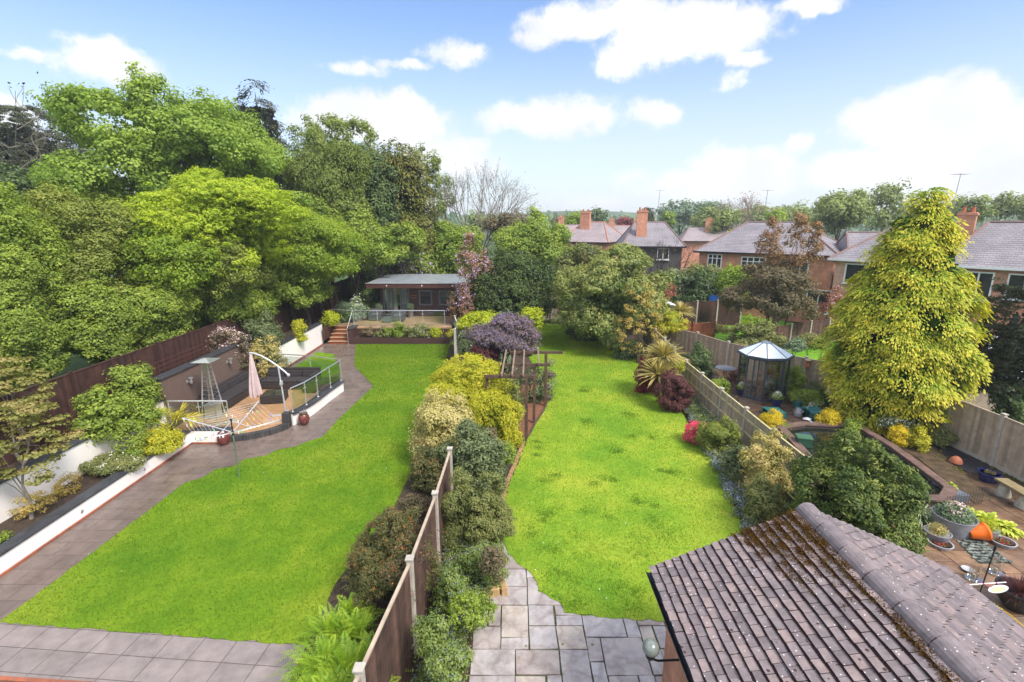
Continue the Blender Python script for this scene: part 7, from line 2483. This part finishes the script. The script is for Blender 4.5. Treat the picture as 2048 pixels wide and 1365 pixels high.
# arching reddish stems
th = thing('grass_clump', 'reddish arching grass rising behind the cotoneaster', 'plant', (*G(790, 1110), 0))
x_, z_ = T(790, 1045, 8.9)
Q, V = blade_quads(rng, (x_, 8.9, z_ - .65), 160, .95, .012, droop=.9)
leafmesh('foliage', Q, V, LEAF['clematis'], th)
th = thing('arching_stems', 'long arching cotoneaster stems reaching over the fence top', 'shrub', (-1.9, 7.6, .8))
sm = MB()
lp = []
for k in range(26):
    a_ = rng.uniform(-1.2, 1.6)
    L_ = rng.uniform(.5, .95)
    p0 = Vector((-1.95 + rng.uniform(-.25, .15), 7.6 + rng.uniform(-.7, .7), 1.35 + rng.uniform(-.1, .25)))
    pts = [p0 + Vector((math.cos(a_) * L_ * s_, math.sin(a_) * L_ * s_, .30 * L_ * math.sin(s_ * 2.2) - .35 * s_ * s_ * L_)) for s_ in (0, .25, .5, .75, 1)]
    sm.tube(pts, [.007, .006, .005, .004, .003], 4)
    for j in range(36):
        s_ = rng.random() * 3.99
        i_ = int(s_)
        lp.append(tuple(pts[i_].lerp(pts[i_ + 1], s_ - i_)))
sm.build('stem', M['bark'], th)
lp = np.array(lp) + rng.normal(size=(len(lp), 3)) * .018
leafmesh('foliage', leaf_quads(rng, lp, norm(rng.normal(size=lp.shape) + [0, 0, .6]), .036, .5), rng.random(len(lp)), LEAF['cotoneaster'], th)
lp2 = lp[rng.random(len(lp)) < .12]
leafmesh('blossom', leaf_quads(rng, lp2 + .01, norm(rng.normal(size=lp2.shape) + [0, 0, .6]), .024, .9), rng.random(len(lp2)), BLOOM['orange'], th)
# ferns
fi = 0
FERN = [(655, 1205, 6.9, .95), (700, 1215, 6.9, .9), (640, 1265, 6.3, .95), (690, 1275, 6.15, 1.0), (735, 1262, 6.3, .85), (655, 1330, 5.65, .95), (710, 1335, 5.5, .9), (620, 1320, 5.8, .8), (740, 1300, 5.7, .7), (670, 1390, 5.1, .9), (625, 1375, 5.3, .8), (700, 1165, 7.4, .7)]
FL = ['tall pale fern at the back of the fern bank', 'tall fern touching the cotoneaster', 'fern leaning towards the left lawn corner', 'large fern in the middle of the fern bank', 'fern close to the board fence in the middle of the bank',
      'large fern above the grey paving corner', 'fern beside the near fence post', 'outer fern spreading over the grey paving', 'narrow fern pressed against the fence boards', 'lowest fern at the bottom edge of the picture', 'lowest outer fern overhanging the paving at the bottom edge', 'small fern rising inside the cotoneaster']
for (px_, py_, D_, L_), lb in zip(FERN, FL):
    x_, z_ = T(px_, py_, D_)
    zc = max(.25, z_ - .45)
    th = thing('fern', lb, 'fern', (x_, D_, 0), 'ferns along the left of the board fence')
    Q, V = frond_quads(rng, (x_, D_, zc * .5), 38, L_, .105, elev=(.25, 1.35), droop=.9, pairs=24)
    Q2, V2 = frond_quads(rng, (x_, D_, zc * .5), 22, L_ * .75, .09, elev=(.8, 1.5), droop=.6, pairs=20)
    leafmesh('frond', np.concatenate([Q, Q2]), np.concatenate([V, V2]), LEAF['fern'], th)


# flower borders
def border(name, label, poly, n, h, leafm, seed, leaf=.05, bloom=None, zb=.03, lump=.5, kind='stuff'):
    rng = np.random.default_rng(seed)
    nc = max(4, n // 60)
    c = scatter(rng, poly, nc)
    hh = h * rng.uniform(.5, 1.15, nc)
    P0 = np.repeat(c, 60, 0)
    N_ = len(P0)
    H = np.repeat(hh, 60)
    r_ = rng.random(N_) ** .6
    a_ = rng.uniform(0, 2 * PI, N_)
    sp = lump * h * .8
    pos = np.stack([P0[:, 0] + np.cos(a_) * r_ * sp, P0[:, 1] + np.sin(a_) * r_ * sp, zb + H * (1 - .55 * r_ ** 2) * rng.uniform(.45, 1, N_)], 1)
    nn = norm(rng.normal(size=pos.shape) * .6 + np.array([0, 0, .7]))
    th = thing(name, label, 'flowerbed', (c[:, 0].mean(), c[:, 1].mean(), zb))
    th['kind'] = 'stuff'
    o_ = leafmesh('foliage', leaf_quads(rng, pos, nn, leaf, .55), rng.random(N_), LEAF[leafm], th)
    for bm_, fr_, sz_, dens in (bloom or []):
        k = rng.random(N_) < fr_
        pb = pos[k].copy()
        pb[:, 2] += h * .18
        pb = np.repeat(pb, dens, 0) + rng.normal(size=(len(pb) * dens, 3)) * sz_ * 1.3
        leafmesh('blossom', leaf_quads(rng, pb, norm(rng.normal(size=pb.shape) * .5 + np.array([0, -.3, .8])), sz_, .95), rng.random(len(pb)), BLOOM[bm_], th)
    return th


border('flower_border', 'blue forget-me-nots and leafy perennials between the board fence and the stone patio',
       [(-1.45, 3.6), (-.95, 3.8), (-.9, 6.4), (-.62, 7.6), (-.4, 8.2), (-.5, 9.6), (-.45, 10.4), (-1.4, 10.4)], 30000, .52, 'ground', 5, .048, [('blue', .07, .013, 4)])
border('flower_border', 'broad band of blue forget-me-nots edging the right side of the middle lawn',
       [(5.45, 9.8), (5.9, 9.9), (6.6, 13.2), (6.75, 16.5), (7.0, 19), (6.75, 20), (6.55, 17), (6.2, 14.6), (5.6, 11)], 14000, .26, 'ground', 6, .05, [('blue', .13, .022, 5)])
border('flower_border', 'mixed blue and green perennials below the pale fence',
       [(6.4, 13.4), (7.3, 13.4), (7.4, 19.5), (6.9, 19.6), (6.6, 16.5)], 13000, .48, 'ground', 7, .06, [('blue', .05, .022, 3)])
border('flower_border', 'dull low growth below the yellow privet at the near end of the right border',
       [(5.6, 8.6), (7.3, 8.6), (7.3, 11.4), (5.9, 10.9)], 8000, .35, 'ground', 8, .05, [('blue', .03, .02, 3)])
border('ground_cover', 'low green cover under the far shrubs beside the lawn', [(6.9, 20.5), (7.4, 20.5), (7.7, 27), (5.5, 30.5), (5.2, 29.6), (6.9, 27.2)], 6000, .25, 'ground', 9, .09, [('white', .004, .05, 3)])
border('ground_cover', 'weedy green cover at the end of the middle lawn', [(1.0, 34.5), (3.2, 34.9), (4.6, 32.8), (5.2, 33.5), (4, 35.6), (1.0, 35.8)], 4000, .3, 'ground', 10, .12)
border('ground_cover', 'scattered weeds among the soil left of the board fence', [(-3.2, 8.9), (-2.0, 8.9), (-1.8, 13), (-2.6, 13.6)], 1500, .12, 'dusty', 11, .04)
border('ground_cover', 'low green planting on the bank below the brown fence', [(-13.1, 9), (-12.4, 9), (-12.5, 15), (-13.1, 15)], 3500, .22, 'hornbeam', 12, .06)
border('ground_cover', 'green planting on the bank behind the far white wall', [(-13.1, 21.5), (-11.9, 21.5), (-11.8, 29), (-11.6, 35), (-13.1, 35)], 7000, .3, 'hornbeam', 13, .09)
border('ground_cover', 'sparse low plants in the raised bed between the white walls', [(-11.9, 7.5), (-11.05, 7.5), (-11.05, 14.5), (-11.9, 14.5)], 2600, .13, 'hebe', 14, .045)
border('ground_cover', 'moss and fallen leaves along the foot of the pale right fence', [G(1895, 880), G(1905, 872), G(2048, 968), G(2040, 976), G(1990, 946), G(1940, 915)], 4500, .06, 'olive', 15, .05)
border('ground_cover', 'mossy growth on the edge of the black sheet', [G(1800, 880), G(1868, 888), G(1900, 925), G(1935, 948), G(1925, 955), G(1880, 925)], 2500, .05, 'olive', 16, .045)
border('patio_weeds', 'green weeds growing in the patio joints', [(-.7, 4.6), (3, 4.6), (3, 7.6), (.6, 8.6), (-.6, 8.2)], 500, .05, 'bright', 17, .025, lump=.6)
x_, y_ = G(985, 1222)
th = thing('weed', 'small bright weed growing beside the stone block', 'plant', (x_, y_, .05))
Q, V = blade_quads(rng, (x_, y_, .06), 60, .16, .025, droop=.8)
leafmesh('foliage', Q, V, LEAF['bright'], th)

for bx_, D_, lf_, lb, kw in [((925, 1012, 1078, 1150), 8.5, 'ground', 'tall blue flowering clump at the bushy corner of the stone patio', dict(bloom=('blue', .035, .018))),
                             ((868, 940, 1120, 1215), 7.6, 'ground', 'leafy green clump against the fence beside the middle post', dict(bloom=('blue', .015, .018))),
                             ((905, 985, 1180, 1262), 6.9, 'bright', 'light green leafy clump leaning over the stone patio edge', dict(bloom=('blue', .02, .016))),
                             ((830, 900, 1230, 1320), 6.2, 'ground', 'broad leaved green clump against the near fence boards', dict(bloom=('blue', .01, .016))),
                             ((855, 950, 1290, 1372), 5.6, 'ground', 'blue flowering clump at the bottom edge beside the patio', dict(bloom=('blue', .06, .014))),
                             ((965, 1010, 1095, 1160), 7.9, 'dusty', 'brownish seeding stems over the stone blocks', dict())]:
    plant('perennial', lb, 'plant', bx_, D_, lf_, 0, leaf=.045, lobes=16, lr=.3, cover=1.3, core=.02, stems=False, **kw)

# ================================================================== RIGHT BORDER
plant('shrub', 'crimson purple mound at the far right of the middle lawn', 'shrub', (1272, 1322, 705, 765), 20.2, 'acer', 0, leaf=.07, lobes=16, lr=.36, cover=2.4, hang=.5)


def cordyline(label, x_, y_, heads, L_, w_, n_, seed):
    rng = np.random.default_rng(seed)
    th = thing('cordyline', label, 'palm', (x_, y_, 0))
    mb = MB()
    for dx, dy, z_ in heads:
        mb.tube([(x_, y_, 0), (x_ + dx * .6, y_ + dy * .6, z_ * .5), (x_ + dx, y_ + dy, z_)], [.06, .05, .045], 8)
        Q, V = blade_quads(rng, (x_ + dx, y_ + dy, z_), n_, L_, w_, droop=.55, spread=1.0)
        leafmesh('leaf_head', Q, V, LEAF['cordyline'], th)
    mb.build('trunk', M['bark'], th, smooth=True)
    return th


x_, z_ = T(1322, 720, 19.7)
cordyline('spiky cordyline with two heads in the right border', x_, 19.7, [(.1, 0, z_ + .1), (-.22, -.5, z_ - .55)], 1.05, .075, 260, 4)
x_, z_ = T(1362, 625, 28.6)
cordyline('spiky cordyline behind the short pale fence near the far lawn', x_, 28.6, [(0, 0, z_)], .95, .06, 260, 5)
plant('shrub', 'small yellow-green shrub behind the cordyline against the fence', 'shrub', (1338, 1366, 714, 752), 20.0, 'berberis', 0, leaf=.08, lobes=9, cover=1.5, depth=.4)
plant('shrub', 'dark purple twiggy berberis against the pale fence', 'shrub', (1312, 1384, 738, 808), 18.0, 'purple', 0, leaf=.055, lobes=20, cover=1.9, depth=.6, asp=.4)
plant('shrub', 'loose mid green shrub beside the pink azalea', 'shrub', (1395, 1478, 832, 928), 14.4, 'olive', 0, leaf=.055, lobes=24, lr=.28, cover=1.7, depth=.6)
x_, z_ = T(1393, 858, 15.1)
plant('azalea', 'low azalea covered in hot pink flowers', 'shrub', (1374, 1412, 846, 876), 15.1, 'bright', 0, leaf=.05, lobes=9, bloom=('pink', .35, .05), depth=.32)
plant('shrub', 'fine dark green shrub left of the yellow privet', 'shrub', (1440, 1510, 895, 985), 12.6, 'viburnum', 0, leaf=.05, lobes=18, depth=.5)
plant('shrub', 'cream and yellow variegated privet in front of the pale fence', 'shrub', (1478, 1580, 872, 1010), 11.7, 'variegated', 0, leaf=.055, lobes=30, lr=.27, cover=1.7, depth=.6)
plant('shrub', 'yellow-green bush beneath the variegated privet', 'shrub', (1490, 1565, 955, 1060), 10.6, 'hebe', 0, leaf=.05, lobes=22, cover=1.7, depth=.55)
plant('shrub', 'tall slim variegated shoots above the privet', 'shrub', (1535, 1560, 850, 905), 12.0, 'variegated', 0, leaf=.05, lobes=8, cover=.8, core=0, depth=.15)
plant('shrub', 'large dark glossy evergreen bush between the garage roof and the pond', 'shrub', (1580, 1838, 868, 1125), 9.3, 'glossy', 0, depth=1.2, leaf=.075, lobes=60, lr=.22, cover=2.5, asp=.42, per=26, ground=(T(1690, 1000, 9.3)[0], 9.3))
plant('shrub', 'yellow-flecked low plant creeping at the garage eave', 'shrub', (1962, 2000, 1200, 1240), 7.4, 'berberis', 0, leaf=.03, lobes=8, cover=1.2, bloom=('orange', .01, .02))
# right garden shrubs
plant('shrub', 'compact conical mid green shrub against the back fence', 'shrub', (1378, 1422, 690, 745), 22.2, 'evergreen', 0, leaf=.085, lobes=14)
plant('shrub', 'low green herbs behind the pale fence rail', 'shrub', (1412, 1460, 755, 800), 19.8, 'bright', 0, leaf=.07, lobes=12, cover=1.5, depth=.35)
plant('shrub', 'grey-leaved plant beside the bistro chairs', 'shrub', (1408, 1428, 732, 758), 22.4, 'bluegreen', 0, leaf=.08, lobes=8)
plant('shrub', 'dark red leaved shrub between the bistro table and the greenhouse', 'shrub', (1462, 1492, 742, 765), 21.8, 'purple', 0, leaf=.08, lobes=8)
plant('shrub', 'green leaning shrub right of the greenhouse', 'shrub', (1573, 1606, 728, 812), 19.6, 'bright', 0, leaf=.08, lobes=14, depth=.4)
plant('shrub', 'wide green shrub in front of the fence right of the greenhouse', 'shrub', (1580, 1640, 778, 816), 18.7, 'bright', 0, leaf=.075, lobes=14, depth=.5)
plant('shrub', 'dark rounded shrub against the fence left of the golden conifer', 'shrub', (1614, 1650, 765, 800), 19.1, 'evergreen', 0, leaf=.08, lobes=10)
plant('shrub', 'white edged low plant right of the watering can', 'shrub', (1620, 1642, 802, 815), 18.2, 'whitegreen', 0, leaf=.07, lobes=8, depth=.2)
plant('shrub', 'rounded golden yellow heather beside the near pond corner', 'shrub', (1522, 1568, 818, 855), 16.3, 'yellow', 0, leaf=.05, lobes=14, cover=2.4, depth=.4)
plant('shrub', 'spreading golden yellow heather behind the pond', 'shrub', (1632, 1686, 820, 846), 16.2, 'yellow', .2, leaf=.05, lobes=14, cover=2.4, depth=.35)
plant('shrub', 'yellow cushion plant at the foot of the golden conifer', 'shrub', (1776, 1822, 850, 880), 15.0, 'yellow', 0, leaf=.045, lobes=12, cover=2.4, depth=.3)
plant('shrub', 'small bright green plant in front of the golden conifer', 'shrub', (1688, 1722, 832, 870), 15.6, 'bright', 0, leaf=.06, lobes=10)
plant('shrub', 'small green plant beneath the pale fence corner', 'shrub', (1862, 1910, 855, 895), 14.9, 'hebe', 0, leaf=.06, lobes=10)
plant('shrub', 'yellow-green plant beside the yellow cushion plant', 'shrub', (1822, 1858, 858, 905), 14.6, 'berberis', 0, leaf=.055, lobes=10)
plant('shrub', 'low white flowers in the shade under the golden conifer', 'shrub', (1760, 1830, 836, 856), 15.5, 'evergreen', 0, leaf=.05, lobes=10, bloom=('white', .05, .05), depth=.3)
plant('shrub', 'bright green shrub cut off by the right edge beside the bench', 'shrub', (2030, 2085, 885, 960), 13.2, 'bright', 0, leaf=.055, lobes=12, depth=.4)
plant('shrub', 'tiny green tuft on the patio beside the pond wall', 'shrub', (1565, 1588, 870, 885), 14.9, 'hebe', 0, leaf=.04, lobes=6, depth=.2)
# petals and daisies lying on the lawns
for nm_, lb_, poly_, n_, z_, seed_ in (('fallen_petals', 'scattered white petals and daisies on the left lawn', LAWN_L, 35, .075, 61), ('fallen_petals', 'scattered white petals on the middle lawn, thickest near the laurel', LAWN_M, 160, .11, 62)):
    rng = np.random.default_rng(seed_)
    q = scatter(rng, poly_, n_)
    if seed_ == 62:
        q[:90] = np.array([5.2, 29]) + rng.normal(size=(90, 2)) * np.array([1.0, 2.2])
        q = q[in_poly(q[:, 0], q[:, 1], LAWN_M)]
    pos = np.column_stack([q, np.full(len(q), z_)])
    sz = .016 + .0022 * q[:, 1]
    Q = leaf_quads(rng, pos, norm(rng.normal(size=pos.shape) * .3 + [0, 0, 1]), .032, .7)
    props(leafmesh(nm_, Q, rng.random(len(Q)), BLOOM['white']), lb_, 'petals', kind='stuff')
# golden conifer and yew
HC = T(1858, 372, 17)[1]
spray_conifer('golden_conifer', 'massive golden yellow conifer with drooping sprays on the right', 13.85, 17.0, 0,
              [(.1, 1.35), (.5, 1.55), (1.6, 1.85), (2.9, 2.08), (4.2, 1.9), (5.2, 1.52), (6.2, 1.2), (7.0, .9), (7.75, .42), (HC - .1, .08)],
              'goldconifer', 4600, .60, 21, lump=.11, per=30, wid=.55, lw=.05, tipv=.75, tuft=13)
plant('yew_tree', 'dark green yew overhanging the shed at the right edge', 'tree', (1940, 2130, 560, 850), 16.2, 'darkconifer', 0, depth=1.6, leaf=.10, lobes=26, lr=.25, cover=1.5, flat=.4, asp=.35, core=.03, bark='darkbark')
plant('yew_tree', 'lower dark yew branches drooping behind the pale fence', 'tree', (1960, 2100, 760, 880), 15.6, 'evergreen', 0, depth=.8, leaf=.09, lobes=16, lr=.28, cover=1.3)
plant('shrub', 'dark low foliage behind the golden conifer', 'shrub', (1900, 2000, 640, 800), 18.6, 'darkconifer', 0, depth=.8, leaf=.11, lobes=16, cover=1.6)

# ================================================================== BACK GARDENS
plant('broadleaf_tree', 'dull brown-green tree with rusty upright tips in front of the wide brick house', 'tree', (1452, 1652, 520, 655), 28, 'dusty', 0, depth=2.0, leaf=.13, lobes=30, lr=.26, cover=1.45, core=.03, ground=(T(1552, 640, 27)[0], 27), trunk=.13, bark='bark')
for k, (bx_, lb) in enumerate([((1518, 1568, 428, 545), 'rusty feathery leader, leftmost above the dull tree'), ((1572, 1612, 420, 560), 'rusty feathery leader, middle one above the dull tree'), ((1608, 1644, 440, 560), 'rusty feathery leader, rightmost above the dull tree')]):
    plant('broadleaf_tree', lb, 'tree', bx_, 28, 'dustytip', 0, depth=.7, leaf=.12, lobes=18, lr=.3, cover=.85, core=0, ground=(T(1552, 640, 27)[0] + (k - 1) * .25, 27.3), trunk=.03, group='rusty tips of the dull tree')
plant('shrub', 'wide pale green shrub in front of the side fence', 'shrub', (1452, 1568, 640, 722), 24.4, 'hebe', 0, leaf=.10, lobes=20, lr=.3, bloom=('palepink', .006, .05), depth=1.2)
plant('shrub', 'tall pale green shoots of the shrub behind the greenhouse', 'shrub', (1480, 1522, 628, 680), 25, 'yellowgreen', 0, leaf=.10, lobes=12, cover=1.3)
plant('hedge', 'low clipped cream-green hedge along the red fence', 'hedge', (1392, 1462, 650, 668), 29.4, 'variegated', 0, leaf=.11, lobes=14, depth=.5)
plant('shrub', 'blue-green mound at the edge of the side lawn', 'shrub', (1568, 1608, 678, 705), 23.2, 'bluegreen', 0, leaf=.09, lobes=12)
plant('shrub', 'mixed green shrub before the side fence posts', 'shrub', (1595, 1640, 668, 702), 24.5, 'hebe', 0, leaf=.09, lobes=12)
plant('shrub', 'green shrub with a yellow tuft near the golden conifer', 'shrub', (1628, 1662, 678, 702), 23.4, 'hornbeam', 0, leaf=.09, lobes=10, bloom=('orange', .004, .06))
plant('broadleaf_tree', 'dark green bush behind the far brown fence', 'tree', (1352, 1445, 540, 612), 37, 'evergreen', 0, leaf=.18, lobes=16)
plant('broadleaf_tree', 'pale topped green bush below the creeper house', 'tree', (1355, 1450, 532, 580), 38.5, 'hebe', 0, leaf=.19, lobes=16)
plant('broadleaf_tree', 'lime green tree in front of the wide brick house', 'tree', (1432, 1502, 532, 612), 35.5, 'yellowgreen', 0, leaf=.17, lobes=14)
plant('broadleaf_tree', 'dark bush between the far fence and the dull tree', 'tree', (1440, 1475, 575, 625), 33, 'dusty', 0, leaf=.16, lobes=10)
plant('broadleaf_tree', 'grey bushy growth between the laurel and the creeper house', 'tree', (1318, 1375, 530, 600), 38, 'viburnum', 0, leaf=.18, lobes=12)
plant('shrub', 'pale blossom shrub below the pink brick house', 'shrub', (1640, 1690, 570, 640), 30.2, 'redacer', 0, leaf=.14, lobes=12, cover=.7, core=0, bloom=('palepink', .05, .07))
x_, z_ = T(1665, 640, 29.5)
th = thing('garden_table', 'pale garden table and seats below the pink brick house', 'garden furniture', (x_, 30.6, 0))
MB().box((x_, 30.6, .72), (1.5, .8, .05)).build('tabletop', M['white'], th)
for s_ in (-1, 1):
    for q_ in (-1, 1):
        MB().box((x_ + s_ * .65, 30.6 + q_ * .33, .35), (.06, .06, .70)).build('leg', M['white'], th)
# distant trees: right skyline, built individually with their own sizes
FAR = [((1622, 1740, 374, 480), 62, 'far', 'broad tall green tree behind the rusty-tipped tree'),
       ((1728, 1815, 362, 470), 66, 'far', 'open-topped tree left of the golden conifer', dict(cover=.9, core=.02)),
       ((1800, 1850, 380, 460), 75, 'far', 'sparse tree peeping out left of the golden conifer tip', dict(cover=.9)),
       ((1320, 1400, 405, 455), 120, 'farblue', 'blue-green distant tree above the creeper house roof'),
       ((1385, 1460, 404, 450), 118, 'farblue', 'blue-green distant tree right of the creeper house chimney'),
       ((1390, 1450, 415, 462), 95, 'far', 'distant yellowish tree above the small grey roof'),
       ((1420, 1480, 412, 475), 72, 'far', 'thin light green tree in front of the distant grey house', dict(cover=.9)),
       ((1475, 1560, 416, 456), 100, 'far', 'distant green tree left of the rusty tips'),
       ((1545, 1640, 412, 456), 105, 'far', 'distant green tree above the wide brick roof'),
       ((1530, 1570, 422, 450), 80, 'yellowgreen', 'small bright distant tree above the wide brick roof'),
       ((1905, 1985, 388, 446), 70, 'far', 'green hedge-like tree above the right slate roof', dict(cover=1.2)),
       ((1965, 2050, 384, 446), 72, 'far', 'green tree above the right slate roof near the edge', dict(cover=1.2)),
       ((2030, 2130, 392, 446), 68, 'far', 'green tree cut off by the right edge above the roof'),
       ((1130, 1168, 426, 470), 90, 'yellowgreen', 'small bright green distant tree left of the red-ridged house'),
       ((1178, 1212, 418, 448), 105, 'evergreen', 'dark rounded distant tree behind the red-ridged house'),
       ((1230, 1268, 438, 455), 120, 'acer', 'low dark red distant tree between the roofs'),
       ((1322, 1345, 425, 448), 90, 'yellowgreen', 'small yellowish tree beside the creeper house chimney'),
       ((1105, 1140, 432, 470), 95, 'dusty', 'grey distant tree above the bright green tree'),
       ((930, 1000, 432, 470), 95, 'far', 'distant green tree behind the bare fan tree'),
       ((1000, 1060, 425, 470), 80, 'dusty', 'brownish distant tree right of the bare fan tree'),
       ((1850, 1920, 400, 450), 90, 'far', 'distant tree behind the tip of the golden conifer')]
for f in FAR:
    kw = dict(leaf=.0058 * f[1], lobes=16, lr=.32, cover=1.8)
    if len(f) > 4:
        kw.update(f[4])
    plant('distant_tree', f[3], 'tree', f[0], f[1], f[2], 0, **kw)
spray_conifer('distant_conifer', 'dark pointed distant conifer left of the creeper house chimney', T(1294, 440, 92)[0], 92, 0, [(4, 2.6), (6, 2.2), (8, 1.3), (T(1294, 414, 92)[1], .1)], 'darkconifer', 500, 1.3, 9, lw=.16, per=14)
bare_tree('bare_tree', 'pale reddish leafless distant tree above the brick roofs', (T(1492, 440, 90)[0], 90, 0), 12.3, .3, .4, 4, 'palebark', nmain=6, lean=.75, leafm='redacer', leafn=2, leaf=.25, seed=15)
# far wood along the horizon
rng = np.random.default_rng(99)
N_ = 26000
xx = rng.uniform(-420, 520, N_)
yy = rng.uniform(190, 330, N_)
hgt = 7.5 + 4.5 * (.5 + .5 * np.sin(xx * .045 + 1.2) * np.sin(xx * .013)) + rng.normal(size=N_) * .8
zz = hgt * np.sqrt(rng.random(N_))
pos = np.stack([xx, yy, zz], 1)
ob = leafmesh('distant_woodland', leaf_quads(rng, pos, norm(rng.normal(size=pos.shape) * .6 + [0, -.6, .5]), 3.2, .8), rng.random(N_), LEAF['farblue'])
props(ob, 'hazy band of distant woodland along the horizon', 'woodland', kind='stuff')
hl = MB()
hp_ = [(x, 600 + 60 * math.sin(x * .004), 11 + 6 * math.sin(x * .006 + 1) + 4 * math.sin(x * .017)) for x in range(-1400, 1401, 50)]
vs = [(x, y, -1) for x, y, z in hp_] + [(x, y, z) for x, y, z in hp_] + [(x, y + 300, z * .6) for x, y, z in hp_]
n_ = len(hp_)
hl.add(vs, [f for i in range(n_ - 1) for f in ((i, i + 1, n_ + i + 1, n_ + i), (n_ + i, n_ + i + 1, 2 * n_ + i + 1, 2 * n_ + i))])
struct('hills', hl.build('hills', mat('distant_hill_green', (.08, .13, .05), .95, .3, .02), smooth=True))

# ================================================================== AIR
hz = MB().box((0, 490, 14.5), (3000, 1200, 33))
hv = bpy.data.materials.new('thin_haze')
hv.use_nodes = True
t = hv.node_tree
for n in list(t.nodes):
    t.nodes.remove(n)
o = t.nodes.new('ShaderNodeOutputMaterial')
pv = t.nodes.new('ShaderNodeVolumePrincipled')
pv.inputs['Color'].default_value = (.92, .96, 1.0, 1)
pv.inputs['Density'].default_value = .0008
pv.inputs['Anisotropy'].default_value = .2
t.links.new(pv.outputs[0], o.inputs['Volume'])
ho = hz.build('haze', hv)
props(ho, 'thin pale haze over the far gardens', 'haze', kind='stuff')
